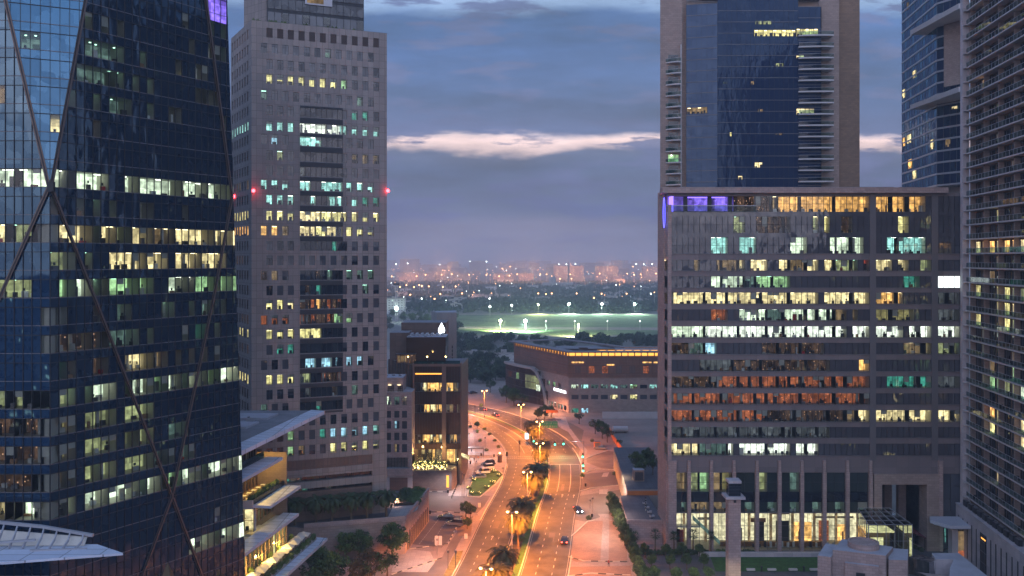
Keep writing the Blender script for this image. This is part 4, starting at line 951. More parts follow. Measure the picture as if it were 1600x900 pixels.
# ================================================================ GROUND, ROADS, PAVEMENTS
m = MB(); m.face([(-40000, -3000, 0), (40000, -3000, 0), (40000, 60000, 0), (-40000, 60000, 0)], 'land'); tag(m.build('ground', uv=True), kind='structure')
LAMPS = [(-4.9, 168.7), (0, 206.5), (4.2, 245.2), (8.8, 283.4), (9.9, 321.5), (3.6, 358.5), (-12.2, 396.6)]
CTRL = [(-22, 60), (-15.5, 95), (-10, 131)] + LAMPS + [(-37, 428), (-72, 452), (-112, 470), (-170, 488), (-250, 505)]
def catmull(P, step=3.0):
    out_ = []
    for i in range(1, len(P) - 2):
        p0, p1, p2, p3 = [V3((a, b, 0)) for a, b in P[i - 1:i + 3]]; n = max(2, int((p2 - p1).length / step))
        for k in range(n):
            t = k / n; out_.append(.5 * ((2 * p1) + (p2 - p0) * t + (2 * p0 - 5 * p1 + 4 * p2 - p3) * t * t + (3 * p1 - p0 - 3 * p2 + p3) * t ** 3))
    out_.append(V3((P[-2][0], P[-2][1], 0))); return out_
CL = catmull(CTRL); NR = []
for i in range(len(CL)):
    d = (CL[min(i + 1, len(CL) - 1)] - CL[max(i - 1, 0)]).normalized(); NR.append(V3((d.y, -d.x, 0)))
CUM = [0.0]
for i in range(1, len(CL)): CUM.append(CUM[-1] + (CL[i] - CL[i - 1]).length)
def at_y(y):      # arc position whose centre line has this Y
    for i in range(len(CL)):
        if CL[i].y >= y: return CUM[i]
    return CUM[-1]
def cp(s, off, z=0.0):
    import bisect
    i = min(max(bisect.bisect_right(CUM, s) - 1, 0), len(CL) - 2); t = (s - CUM[i]) / (CUM[i + 1] - CUM[i]); t = min(max(t, 0), 1)
    p = CL[i].lerp(CL[i + 1], t) + NR[i].lerp(NR[i + 1], t) * off; return V3((p.x, p.y, z))
ML, MR, LL, RR = -2.0, 2.6, -11.9, 13.2
def strip(mb, s0, s1, o0, o1, z, mat, step=3.0):
    n = max(1, int((s1 - s0) / step)); f0 = o0 if callable(o0) else (lambda s: o0); f1 = o1 if callable(o1) else (lambda s: o1)
    for k in range(n):
        a, b = s0 + (s1 - s0) * k / n, s0 + (s1 - s0) * (k + 1) / n
        mb.face([cp(a, f0(a), z), cp(a, f1(a), z), cp(b, f1(b), z), cp(b, f0(b), z)], mat)
def kerb(mb, s0, s1, off, wdt=.28, h=.16, mat='kerb', alt=None, step=2.0):
    n = max(1, int((s1 - s0) / step))
    for k in range(n):
        a, b = s0 + (s1 - s0) * k / n, s0 + (s1 - s0) * (k + 1) / n; mm = alt if (alt and k % 2) else mat
        pa, pb, pc, pd_ = cp(a, off), cp(a, off + wdt), cp(b, off + wdt), cp(b, off)
        mb.hexa([pa, pb, pc, pd_] + [p + V3((0, 0, h)) for p in (pa, pb, pc, pd_)], mat if not alt else mm)
S0, S1 = 0, CUM[-1]
def widr(s): return RR + max(0, min(1, (s - at_y(330)) / 60)) * 1.5
m = MB(); strip(m, S0, S1, LL, ML, .024, 'asphalt'); strip(m, S0, S1, MR, widr, .024, 'asphalt'); tag(m.build('road'), kind='structure')
# crossing gap in the median
cx = at_y(G(850, 717).y)
m = MB(); strip(m, cx - 7, cx + 8, ML, MR, .025, 'asphalt'); tag(m.build('road_crossing'), kind='structure')
m = MB()
for a, b in ((S0, cx - 7), (cx + 8, S1)): strip(m, a, b, ML + .28, MR - .28, .14, 'soil'); strip(m, a, b, 1.0, MR - .3, .15, 'grass')
tag(m.build('median_bed'), kind='structure')
m = MB()
for a, b in ((S0, cx - 7), (cx + 8, S1)): kerb(m, a, b, ML); kerb(m, a, b, MR - .28)
kerb(m, S0, at_y(205), LL - .3); kerb(m, at_y(238), at_y(395), LL - .3); kerb(m, at_y(395), S1, LL - .3)
kerb(m, S0, at_y(212), RR + .02); kerb(m, at_y(282), S1, lambda_off := 14.7) if False else kerb(m, at_y(286), at_y(330), RR + .02)
kerb(m, at_y(330), S1, RR + 1.4)
tag(m.build('kerb'), kind='structure')
mk = MB()
def dashes(s0, s1, off, ln=1.6, gap=3.2, wd=.16):
    s = s0
    while s < s1: strip(mk, s, s + ln, off - wd / 2, off + wd / 2, .032, 'paint', step=ln); s += ln + gap
for o in (-8.6, -5.3): dashes(S0, cx - 9, o); dashes(cx + 8, S1, o)
for o in (6.1, 9.7): dashes(S0, cx - 9, o); dashes(cx + 8, S1, o)
for o in (LL + .35, ML - .45, MR + .35, RR - .4): strip(mk, S0, cx - 9, o - .05, o + .05, .031, 'paint'); strip(mk, cx + 8, S1, o - .05, o + .05, .031, 'paint')
strip(mk, cx - 45, cx - 9, 6.02, 6.18, .033, 'paint'); strip(mk, cx - 45, cx - 9, 9.62, 9.78, .033, 'paint'); strip(mk, cx + 8, cx + 50, -5.38, -5.22, .033, 'paint')
strip(mk, cx - 9.5, cx - 9, MR + .3, RR - .3, .034, 'paint', step=1)
for q in range(60):       # dotted crossing lines
    o = -26 + q * .75
    if o > RR + 1: break
    for so in (0, 2.6): strip(mk, cx + so - .25, cx + so + .1, o, o + .42, .036, 'paint', step=1)
for (s_, o_) in ((at_y(222), -7), (at_y(262), 8), (at_y(262), 11.4), (at_y(262), 4.4)):      # direction arrows
    a = cp(s_, o_); strip(mk, s_, s_ + 2.4, o_ - .09, o_ + .09, .034, 'paint', step=2.4); mk.face([cp(s_ + 2.4, o_ - .4, .034), cp(s_ + 2.4, o_ + .4, .034), cp(s_ + 3.6, o_, .034)], 'paint')
tag(mk.build('road_marking', uv=False), kind='structure')

def area(name, pts, mat, z=.012):
    m = MB(); m.face([(G(a, b).x, G(a, b).y, z) for a, b in pts][::-1], mat); return tag(m.build(name), kind='structure')
def warea(name, pts, mat, z=.012):
    m = MB(); m.face([(a, b, z) for a, b in pts], mat); return tag(m.build(name), kind='structure')
def kline(name, pts, mat='kerb', alt=None, h=.15, wd=.25, z=0, closed=False, step=1.5):
    m = MB(); P_ = [G(a, b) for a, b in pts]
    if closed: P_.append(P_[0])
    for a, b in zip(P_, P_[1:]):
        n = max(1, int((b - a).length / step))
        for k in range(n):
            p, q = a.lerp(b, k / n), a.lerp(b, (k + 1) / n); m.bar(p + V3((0, 0, z + h / 2)), q + V3((0, 0, z + h / 2)), wd, h, alt if (alt and k % 2) else mat)
    return m
# broad sheets
warea('pavement', [(-60, 150), (80, 150), (110, 300), (110, 360), (60, 390), (30, 372), (25, 330), (20, 290), (-60, 290)], 'sand', .006)
m = MB(); strip(m, S0, at_y(420), -30, LL - .3, .010, 'paving'); strip(m, S0, at_y(290), RR + .3, 33, .010, 'paving'); tag(m.build('pavement'), kind='structure')
area('sand_lot', [(720, 655), (722, 590), (790, 590), (830, 612), (900, 640), (1027, 652), (1060, 655), (1060, 700), (985, 700), (940, 690), (905, 668), (870, 650), (810, 632)], 'sand', .008)
area('sand_lot', [(560, 560), (560, 545), (1100, 552), (1100, 575), (840, 580)], 'sand', .009)
area('sand_lot', [(885, 652), (920, 652), (990, 685), (1030, 686), (1030, 745), (975, 745), (968, 710), (925, 680)], 'sand', .010)
# right side: service junctions, brick plazas, dirt patch
area('service_road', [(907, 741), (976, 735), (978, 757), (935, 762), (905, 768)], 'asphalt_worn', .020)
area('service_road', [(903, 775), (978, 764), (978, 798), (945, 806), (914, 815), (897, 812)], 'asphalt_worn', .020)
area('paving_band', [(943, 739), (952, 738), (949, 745), (940, 745)], 'paving_light', .026); area('paving_band', [(936, 765), (950, 764), (949, 772), (936, 772)], 'paving_light', .026)
area('brick_paving', [(889, 872), (893, 838), (920, 815), (942, 814), (938, 876), (900, 878)], 'paving_brick', .020); area('brick_paving', [(952, 814), (979, 813), (980, 876), (951, 877)], 'paving_brick', .020)
area('footpath', [(934, 803), (951, 803), (951, 813), (949, 877), (938, 877), (943, 814)], 'paving', .022)
area('brick_paving', [(886, 886), (985, 884), (990, 925), (880, 925)], 'paving_brick', .020)
area('dirt_patch', [(917, 723), (917, 716), (950, 704), (964, 707), (974, 716), (975, 734), (940, 732)], 'sand_dark', .016)
area('footpath', [(866, 651), (884, 652), (890, 668), (902, 684), (918, 704), (914, 713), (905, 700), (888, 675), (874, 668)], 'paving_light', .018)
for pts in ([(888, 870), (912, 877), (980, 878)], [(886, 901), (922, 896), (985, 899)], [(893, 838), (918, 815), (934, 812)], [(905, 768), (922, 763), (978, 757)], [(907, 741), (930, 733), (977, 735)], [(913, 717), (950, 704)]):
    kline('kerb', pts, alt='kerb_black' if pts[0][1] > 860 else None).build('kerb', uv=False).__setitem__('kind', 'structure')
# left side
area('service_road', [(560, 770), (667, 768), (700, 770), (766, 775), (757, 790), (745, 803), (700, 800), (560, 802)], 'asphalt_worn', .020)
area('parking_area', [(640, 850), (652, 806), (722, 806), (706, 838), (690, 856)], 'asphalt_worn', .022)
area('plaza', [(612, 894), (618, 866), (640, 858), (672, 862), (680, 878), (668, 894)], 'paving_light', .020)
area('service_road', [(560, 935), (612, 898), (690, 872), (704, 846), (728, 812), (740, 806), (716, 850), (690, 905), (680, 935)], 'asphalt_worn', .018)
area('dry_grass', [(690, 905), (712, 862), (724, 860), (708, 905)], 'dry_grass', .030)
area('stone_bed', [(716, 838), (712, 818), (722, 806), (738, 812), (736, 838)], 'sand_dark', .030)
area('lawn', [(732, 768), (738, 752), (752, 736), (778, 736), (785, 742), (772, 757), (750, 775), (738, 775)], 'grass', .10)
area('walkway', [(700, 775), (712, 740), (722, 700), (722, 660), (738, 660), (742, 700), (741, 735), (728, 775)], 'paving_light', .022)
area('parking_bay', [(741, 735), (744, 722), (772, 722), (764, 734), (748, 752), (735, 752)], 'paving', .024)
for pts in ([(731, 770), (738, 751), (752, 735), (779, 735), (787, 742), (773, 758), (750, 777), (731, 776)],): kline('kerb', pts + [pts[0]]).build('kerb', uv=False).__setitem__('kind', 'structure')
for pts in ([(560, 770), (667, 768), (700, 769)], [(560, 802), (700, 800), (747, 804)], [(640, 858), (700, 850), (722, 806)], [(612, 898), (690, 872)]):
    kline('kerb', pts, alt='kerb_black').build('kerb', uv=False).__setitem__('kind', 'structure')
kk = MB()
for q in range(13):      # dashed lines of the drop-off
    a, b = G(655 + q * 2.5, 850 - q * 3.2), G(657 + q * 2.5, 848 - q * 3.2); kk.bar(a + V3((0, 0, .03)), b + V3((0, 0, .03)), .12, .01, 'paint')
    a, b = G(676 + q * 2.0, 846 - q * 3.0), G(677.5 + q * 2.0, 844.6 - q * 3.0); kk.bar(a + V3((0, 0, .03)), b + V3((0, 0, .03)), .12, .01, 'paint')
tag(kk.build('road_marking', uv=False), kind='structure')
# forecourt of the office block
warea('forecourt', [(25, 150), (115, 150), (115, D0 - .1), (30, D0 - .1)], 'paving_dark', .026)
warea('forecourt', [(bx(1376), D0 - 1), (bx(1446), D0 - 1), (bx(1446), 300), (bx(1376), 300)], 'paving_dark', .028)
warea('lawn', [(G(1108, 868).x, 210.2), (G(1118, 893).x, 200.6), (73, 200.6), (73, 210.2)], 'grass', .09)
m = MB(); m.box(44, 84, 210.6, 211.6, 0, .95, 'stone_white'); tag(m.build('low_wall'), 'long low pale wall behind the lawn, in front of the lit lobby', 'wall')
# raised terraces between road and block
tr = root_at('raised_terrace', 'pink stone podium with bluish paved roof, left of the office block', 'terrace', (32, 230, 0))
m = MB(); m.prism([(28.4, 220), (bx(1043) - .1, 220), (bx(1043) - .1, 245), (29.5, 245)], 0, 5.4, 'stone_pink', top='paving_dark'); m.prism([(28.2, 219.8), (bx(1043) - .1, 219.8), (bx(1043) - .1, 220.3), (28.2, 220.3)], 5.4, 6.0, 'stone_pink'); part(m, 'podium', tr)
m = MB(); m.prism([(31.5, 245.2), (bx(1043) + 8, 245.2), (bx(1043) + 8, 300), (34, 300)], 0, 7.0, 'concrete', top='paving_dark'); m.box(31.6, 42, 245.0, 245.2, 5.45, 6.6, 'orange_panel'); part(m, 'upper_level', tr)
ks = root_at('roof_kiosk', 'small square concrete kiosk with a grille on the terrace edge', 'kiosk', (G(992, 762, 7).x, 256, 7.0))
kx = 34.5; m = MB(); m.box(kx, kx + 3.0, 254, 257, 7, 10.2, 'stone_beige', top='roof_pale'); m.box(kx + .4, kx + 2.6, 253.9, 254, 7.3, 9.6, 'metal_dark'); part(m, 'wall', ks)
for q in range(7):
    m = MB(); m.box(kx + .45, kx + 2.55, 253.86, 253.95, 7.5 + .3 * q, 7.6 + .3 * q, 'metal_grey'); part(m, 'grille_bar', ks)
for q in range(5):
    p = G(1009, 792 - 4 * q + 6, 5.4); m = MB(); m.lathe((p.x, p.y, 5.4), [(.14, 0), (.14, .5)], 8, 'paint'); m.lathe((p.x, p.y, 5.4), [(.14, .5), (.14, .9), (.02, .95)], 8, 'kerb_black'); tag(m.build('bollard', uv=False, loc=(p.x, p.y, 5.4)), f'black and white bollard on the bluish terrace, {ORD[q]} from the near end of its row', 'bollard', 'terrace bollards')
# boundary walls on the right
def wallrun(pts, h, mat, name, label, th=.3, z0=0):
    m = MB()
    for a, b in zip(pts, pts[1:]): m.bar((a[0], a[1], z0 + h / 2), (b[0], b[1], z0 + h / 2), th, h, mat)
    return tag(m.build(name), label, 'wall')
P_ = [G(953, 676), G(960, 690), G(975, 712)]; wallrun([(p.x, p.y) for p in P_], 2.0, 'orange_panel', 'boundary_wall', 'orange-lit boundary wall along the brown dirt patch')  # orange base colour stands in for the lamp light on this wall
P_ = [G(941, 654), G(1032, 654)]; wallrun([(p.x, p.y) for p in P_], 3.0, 'concrete_light', 'perimeter_wall', 'long pale panelled wall below the brown stone building')
P_ = [G(976, 716), G(977, 762)]; wallrun([(p.x, p.y) for p in P_], 1.6, 'stone_pink', 'boundary_wall', 'low pink stone wall at the edge of the service junction')

# ================================================================ FAR CITY
r2 = random.Random(21)
def wins_mat(name, wallc, litc, frac, es, cell=(3.2, 3.4), glowc=None):
    """wall with a regular grid of small windows, a share of them lit"""
    q = Nodes(name); p = q.n('ShaderNodeBsdfPrincipled'); q.l(p.outputs[0], q.o.inputs[0]); p.inputs['Roughness'].default_value = .8
    uv = q.n('ShaderNodeUVMap'); b = q.n('ShaderNodeTexBrick'); b.offset = 0; b.inputs['Scale'].default_value = 1; b.inputs['Brick Width'].default_value = cell[0]; b.inputs['Row Height'].default_value = cell[1]
    b.inputs['Mortar Size'].default_value = cell[0] * .27; b.inputs['Mortar Smooth'].default_value = 0; b.inputs['Color1'].default_value = (0, 0, 0, 1); b.inputs['Color2'].default_value = (1, 1, 1, 1); b.inputs['Mortar'].default_value = (0, 0, 0, 1)
    q.l(uv.outputs[0], b.inputs['Vector'])
    c = q.n('ShaderNodeMixRGB'); q.l(b.outputs['Fac'], c.inputs[0]); c.inputs[1].default_value = (.03, .035, .05, 1); c.inputs[2].default_value = c4(wallc); q.l(c.outputs[0], p.inputs['Base Color'])
    g = q.n('ShaderNodeMath', operation='GREATER_THAN'); q.l(b.outputs['Color'], g.inputs[0]); g.inputs[1].default_value = 1 - frac
    g2 = q.n('ShaderNodeMath', operation='MULTIPLY'); q.l(g.outputs[0], g2.inputs[0]); g2.inputs[1].default_value = es
    p.inputs['Emission Color'].default_value = c4(litc); q.l(g2.outputs[0], p.inputs['Emission Strength']); q.m.cycles.emission_sampling = 'NONE'
wins_mat('far_wall_pink', (.46, .34, .32), (1, .62, .30), .14, 1.2); wins_mat('far_wall_grey', (.25, .25, .28), (1, .8, .5), .06, 1.0); wins_mat('far_wall_white', (.55, .55, .55), (.8, 1, .85), .12, 1.0, (4, 3.2)); wins_mat('far_wall_sand', (.40, .33, .27), (1, .6, .25), .10, 1.2)
wins_mat('far_wall_low', (.42, .40, .38), (1, .7, .4), .22, 1.3, (5, 3.0))
def far_building(x, y, w_, d, h, mat, label, kind='apartment building', group='distant city buildings', style=0):
    rt_ = MB(); z = h
    rt_.box(-w_ / 2, w_ / 2, -d / 2, d / 2, 0, h, mat, top='roof_grey')
    rt_.box(-w_ / 2 - .2, w_ / 2 + .2, -d / 2 - .2, -d / 2 + .3, h, h + 1.1, 'concrete')
    rt_.box(-w_ / 2 - .2, w_ / 2 + .2, d / 2 - .3, d / 2 + .2, h, h + 1.1, 'concrete')
    n = max(1, int(w_ / 14))
    for k in range(n): xx = -w_ / 2 + w_ * (k + .5) / n + r2.uniform(-2, 2); rt_.box(xx - 2, xx + 2, -2, 3, h, h + r2.uniform(2, 3.6), 'concrete', top='roof_grey')
    if style == 1:
        for k in range(int(w_ / 9)): xx = -w_ / 2 + 4.5 + 9 * k; rt_.box(xx - 1.8, xx + 1.8, -d / 2 - 1.2, -d / 2, 0, h * .96, mat, top='roof_grey')
    nm = 'villa' if h < 9 else 'apartment_building'
    o = rt_.build(nm, loc=None); o.location = (x, y, 0); return tag(o, label, kind, group)
def xof(px, D): return (px - 800) * D / F
def topz(p, D): return HE - (p - HOR) * D / F
named = [  # px centre, px width, top row, distance, material, style, label
    (640, 44, 426, 3000, 'far_wall_pink', 0, 'long low pinkish block at the far left of the distant pink row'), (668, 22, 427, 2950, 'far_wall_pink', 0, 'pinkish block second from the left in the distant row'),
    (687, 26, 424.5, 2980, 'far_wall_pink', 0, 'pinkish block with a stepped roof in the distant row'), (722, 28, 429, 2900, 'far_wall_sand', 0, 'long low sand-coloured hall in the distant pink row'),
    (744, 12, 424, 2950, 'far_wall_grey', 0, 'narrow grey block beside the long low hall'), (779, 18, 430, 2700, 'far_wall_pink', 1, 'pale ribbed block right of the long low hall'),
    (798, 18, 429, 2750, 'far_wall_pink', 0, 'lit pink block at the middle of the skyline'), (822, 24, 428, 2700, 'far_wall_pink', 1, 'block with bright red-lit storeys near the skyline centre'),
    (835, 16, 411, 4200, 'far_wall_grey', 0, 'taller grey tower with a red sign on the skyline'), (876, 22, 416.5, 2800, 'far_wall_pink', 1, 'big ribbed apartment block left of the minaret'),
    (901, 22, 416, 2800, 'far_wall_pink', 1, 'big ribbed apartment block right of the minaret'), (948, 36, 416.5, 2850, 'far_wall_pink', 1, 'widest ribbed apartment block on the right skyline'),
    (925, 38, 411, 4500, 'far_wall_grey', 0, 'dark long block behind the ribbed apartments'), (746, 26, 408, 4200, 'far_wall_grey', 0, 'grey tower group with two white roof lights'),
    (640, 30, 405, 4400, 'far_wall_grey', 0, 'sloped grey mass at the far left skyline'), (1016, 24, 418, 2900, 'far_wall_pink', 1, 'orange-lit apartment block at the right end of the skyline'),
    (700, 60, 419, 3600, 'far_wall_grey', 0, 'dark wide block behind the pink row'), (800, 40, 412, 5200, 'far_wall_grey', 0, 'hazy wide block on the central skyline'),
    (975, 16, 420, 3300, 'far_wall_grey', 0, 'grey block beside the widest ribbed apartments'), (860, 14, 418, 3300, 'far_wall_sand', 0, 'slim sand-coloured block left of the dome')]
for (px, wp, tp, D, mt_, st, lab) in named:
    h = topz(tp, D); w_ = wp * D / F; far_building(xof(px, D), D + 10, w_, 22, max(h, 8), mt_, lab, style=st)
cnt = 0
for k in range(150):
    row = r2.choice((0, 0, 1, 1, 2, 3, 3))
    if row == 0: D = r2.uniform(4200, 7000); h = r2.uniform(22, 62); w_ = r2.uniform(40, 110); mt_ = r2.choice(('far_wall_grey', 'far_wall_grey', 'far_wall_sand', 'far_wall_pink')); lab = 'hazy grey block on the far skyline'; g = 'hazy blocks on the far skyline'; kd = 'apartment building'
    elif row == 1: D = r2.uniform(2500, 3900); h = r2.uniform(9, 26); w_ = r2.uniform(24, 60); mt_ = r2.choice(('far_wall_pink', 'far_wall_sand', 'far_wall_low')); lab = 'small pinkish block lit by orange lamps in the distant town'; g = 'small blocks in the distant town'; kd = 'apartment building'
    else: D = r2.uniform(1250, 2300); h = r2.uniform(5, 8.5); w_ = r2.uniform(12, 26); mt_ = r2.choice(('far_wall_low', 'far_wall_white', 'far_wall_low')); lab = 'low pale villa among dark trees beyond the field'; g = 'villas among the trees'; kd = 'villa'
    x = r2.uniform(-.17, .19) * D
    if row > 1 and x > .0 * D and r2.random() < .45: continue
    far_building(x, D, w_, r2.uniform(12, 20), h, mt_, lab, kd, g)
far_building(xof(617, 1150), 1150, 26, 18, topz(467, 1150), 'far_wall_white', 'white six-storey block with dark window rows behind the concrete tower', 'office building', None)
far_building(xof(760, 560), 620, 40, 12, 5, 'far_wall_low', 'flat pale shed on the sand beyond the dark trees', 'shed', None)
# mosque: dome and two minarets
mq = root_at('mosque', 'dark domed mosque with two slim minarets before the ribbed apartment blocks', 'mosque', (xof(864, 2200), 2200, 0))
cxm = xof(863.5, 2200); m = MB(); m.box(cxm - 26, cxm + 50, 2200, 2230, 0, 13, 'concrete'); part(m, 'prayer_hall', mq)
m = MB(); m.lathe((cxm, 2212, 13), [(9.5, 0), (9.5, 5), (9, 9), (7, 13), (4, 16), (1.2, 18.5), (.6, 20), (.5, 34), (0, 35)], 16, 'concrete'); part(m, 'dome', mq, smooth=True)
for px in (888.5,):
    x = xof(px, 2200); m = MB(); m.lathe((x, 2212, 0), [(2.4, 0), (2.2, 30), (3.0, 31), (1.7, 33), (1.6, 46), (2.3, 47), (1.2, 49), (1.1, 56), (0, 66)], 10, 'concrete'); part(m, 'minaret', mq)
# crane mast with a bright lamp (left)
cr = root_at('floodlit_mast', 'tall lattice mast with a bright white lamp beside the white six-storey block', 'mast', (xof(619, 1000), 1000, 0))
m = MB(); x = xof(619.5, 1000)
for a, b in ((-1, -1), (1, -1), (1, 1), (-1, 1)): m.bar((x + a, 1000 + b, 0), (x + a, 1000 + b, topz(446, 1000)), .35, .35, 'metal_light')
for k in range(14): z = 3 * k; m.bar((x - 1, 999, z), (x + 1, 999, z + 3), .25, .25, 'metal_light'); m.bar((x + 1, 999, z), (x - 1, 999, z + 3), .25, .25, 'metal_light')
m.box(x - 3.4, x + 3.4, 998, 1002, topz(446, 1000), topz(442, 1000), 'metal_dark'); part(m, 'lattice', cr)
m = MB(); m.ball((x + .3, 998, topz(482, 1000)), 2.0, 'lamp_flood'); part(m, 'lamp_head', cr)

# floodlit field
warea('sports_field', [(-95, 830), (330, 830), (380, 1130), (-110, 1130)], 'field_grass', .05)
warea('sand_track', [(-100, 905), (330, 868), (330, 905), (-100, 935)], 'sand', .06); warea('sand_track', [(-110, 1128), (380, 1128), (385, 1150), (-112, 1150)], 'sand', .06)
def pole_lamp(name, label, cat, x, y, h, r, mat, group, arm=0):
    m = MB(); m.tube([(0, 0, 0), (0, 0, h)], [.22 * max(1, y / 900), .12 * max(1, y / 900)], 6, 'metal_light'); o = m.build(name, uv=False); o.location = (x, y, 0); tag(o, label, cat, group)
    l = MB(); l.ball((0, 0, h + r * .5), r, mat, 8, 5); q = l.build('lamp_head', uv=False); q.parent = o; return o
FLD = [(821, 503, 850, 'lamp_flood', 1.6, 'brightest white'), (782, 502, 860, 'lamp_flood_yellow', 1.3, 'yellowish second brightest'), (904, 508, 800, 'lamp_flood_yellow', .7, 'small yellow-green'), (841, 476.5, 1145, 'lamp_flood_yellow', 1.1, 'yellow far-side'),
       (889, 476, 1150, 'lamp_flood', 1.5, 'teal white far-side'), (940.5, 476, 1150, 'lamp_flood', 1.3, 'white far-side one right of the teal'), (991.5, 476, 1150, 'lamp_flood', 1.3, 'rightmost white far-side'), (799.5, 478, 1130, 'lamp_far_white', 1.3, 'small dim white far-side'), (765.5, 480, 1100, 'lamp_far_white', 1.3, 'leftmost small far-side')]
for px, p, D, mt_, r, lab in FLD:
    h = topz(p, D); pole_lamp('floodlight', f'{lab} floodlight on a tall pole by the green field', 'floodlight', xof(px, D), D, max(h, 8), r, mt_, 'floodlights around the field')
    if mt_ != 'lamp_far_white':
        ld = bpy.data.lights.new('flood', 'SPOT'); ld.energy = (520000 if D < 1000 else 150000) * r; ld.spot_size = R(125); ld.spot_blend = .8; ld.shadow_soft_size = 2; ld.color = (.62, 1, .72) if mt_ == 'lamp_flood' else (.85, 1, .45)
        lo = bpy.data.objects.new('flood_lamp', ld); COL.objects.link(lo); lo.location = (xof(px, D), D, max(h, 8) - 1); lo.rotation_euler = (R(62) if D < 1000 else R(-60), 0, 0)
for px in (853, 898, 949, 1000):      # unlit little poles
    D = 880; pole_lamp('lamp_post', 'thin unlit lamp post standing on the field', 'lamp post', xof(px, D), D, 9, .45, 'lamp_far_white', 'unlit posts on the field')
LP = []
for px, p, D in [(612, 432.5, 2000), (625, 449, 1800), (635, 446, 1700), (647, 449, 1750), (655, 446, 1800), (659, 447, 1780), (670, 448, 1700), (692, 449, 1650), (712, 448, 1650), (641, 461, 1450), (659, 467, 1350), (679, 467.5, 1350), (688, 460, 1450), (722, 459, 1450), (765, 467, 1250), (841, 459, 1500), (862, 459, 1500), (853, 460, 1500), (901, 459, 1500), (940, 459.5, 1480), (928, 466, 1300), (979, 459.5, 1480), (1017, 459.5, 1480),
                 (651, 432, 2700), (665, 430, 2750), (690, 430, 2750), (706, 429, 2750), (733, 430, 2700), (760, 430, 2700), (780, 432, 2600), (796, 431, 2600), (808, 429, 2700), (844, 429, 2700), (854, 429, 2700), (875, 436, 2400), (891, 429, 2750), (893, 436, 2400), (937, 428, 2750), (980, 428, 2750), (991, 430, 2600), (1001, 429, 2700), (1025, 428, 2700), (619, 413, 4000), (637, 412, 4100), (687, 414, 4000), (734, 409, 4100), (760, 409, 4100), (797, 417, 3600), (785, 420, 3300), (885, 413, 4000), (899, 413, 4000), (873, 413, 4000), (994, 413, 4000), (1006, 413, 4000), (1019, 413, 4000), (989, 417, 3700)]:
    LP.append((px, p, D, 'lamp_far_white' if p in (413, 412, 409, 414) or (p > 448 and r2.random() < .15) else 'lamp_far_orange', 1.0))
for k in range(190):
    D = r2.choice((r2.uniform(1250, 2300), r2.uniform(2300, 3900), r2.uniform(3600, 6500))); h = 9 + (r2.random() ** 3) * 25
    x = r2.uniform(-.15, .17) * D
    if D < 2200 and x > -.02 * D and r2.random() < .6: continue
    LP.append((800 + F * x / D, HOR + (HE - h) * F / D, D, r2.choice(('lamp_far_orange', 'lamp_far_orange', 'lamp_far_white')), r2.uniform(.35, .65)))
for i, (px, p, D, mt_, k) in enumerate(LP):
    far = 'orange' if mt_ == 'lamp_far_orange' else 'white'
    pole_lamp('street_lamp', f'small {far} street lamp glowing in the distant town', 'street lamp', xof(px, D), D, max(6, topz(p, D)), k * (.35 + D * .00052), mt_, f'distant {far} street lamps')
for px, D, e in ((640, 2650, 1), (700, 2650, 1), (790, 2450, 1), (830, 2500, 1.2), (885, 2550, 1.2), (950, 2550, 1.2), (1010, 2600, 1.3), (645, 1650, .4), (695, 1600, .4)):
    ld = bpy.data.lights.new('town', 'POINT'); ld.energy = 4.5e5 * e; ld.color = (1, .36, .14); ld.shadow_soft_size = 8; lo = bpy.data.objects.new('town_tint_light', ld); COL.objects.link(lo); lo.location = (xof(px, D), D - 60, 45)  # added points tinting the town in its street lamps' orange
# ================================================================ SMALL STONE BUILDING
sb = root_at('stone_annex', 'small pinkish stone building with two lit upper floors between the concrete tower and the dark restaurant building', 'building', (-35, 275, 0))
sb['label'] = 'small pinkish building wedged between the concrete tower and the dark restaurant block'
D3 = 270.0; ax = lambda p: (p - 800) * D3 / F; az = lambda p: HE - (p - HOR) * D3 / F; af = Fr((0, D3, 0), U=(1, 0, 0))
m = MB(); m.fbox(af, ax(590), ax(643.5), az(735), az(613), -12, -1.2, 'stone_pink', top='roof_pale')
rws = [(620, 633), (642, 653), (658, 670), (676, 688), (694, 707)]
cls = [(604, 611), (616, 624), (628, 636)]
prev = az(613)
for a, b in rws:
    m.fbox(af, ax(590), ax(643.5), az(a), prev, -1.2, 0, 'stone_pink'); x = ax(590)
    for c, d in cls: m.fbox(af, x, ax(c), az(b), az(a), -1.2, 0, 'stone_pink'); x = ax(d)
    m.fbox(af, x, ax(643.5), az(b), az(a), -1.2, 0, 'stone_pink'); prev = az(b)
m.fbox(af, ax(590), ax(643.5), az(715), prev, -1.2, 0, 'stone_pink'); m.fbox(af, ax(590), ax(629), az(613), az(591), -10, -1.5, 'stone_pink', top='roof_pale')
m.fbox(af, ax(590), ax(645), az(743), az(731), -12, .9, 'stone_pink', top='roof_grey'); m.fbox(af, ax(590), ax(644), 0, az(743), -12, .2, 'concrete_light'); m.fbox(af, ax(609), ax(637), 0.1, az(746), .2, .3, 'brown_panel')
m.fbox(af, ax(637), ax(643.5), az(735), az(715), -12, 0, 'stone_pink'); part(m, 'wall', sb)
for i, (a, b) in enumerate(rws):
    for j, (c, d) in enumerate(cls):
        ribbon(af, ax(c), ax(d), az(b), az(a), 2, [('cc', 'cc', 'cc'), ('..', '..', '..'), ('..', 'b.', '..'), ('..', '..', '..'), ('..', 'm.', '..')][i][j], sb, off=-.3, depth=1.0, transom=1, gm='glass_grey')
for c, d in ((606, 614), (621, 628)): ribbon(af, ax(c), ax(d), az(614), az(602), 2, 'll', sb, off=-1.45, depth=.6, transom=1)
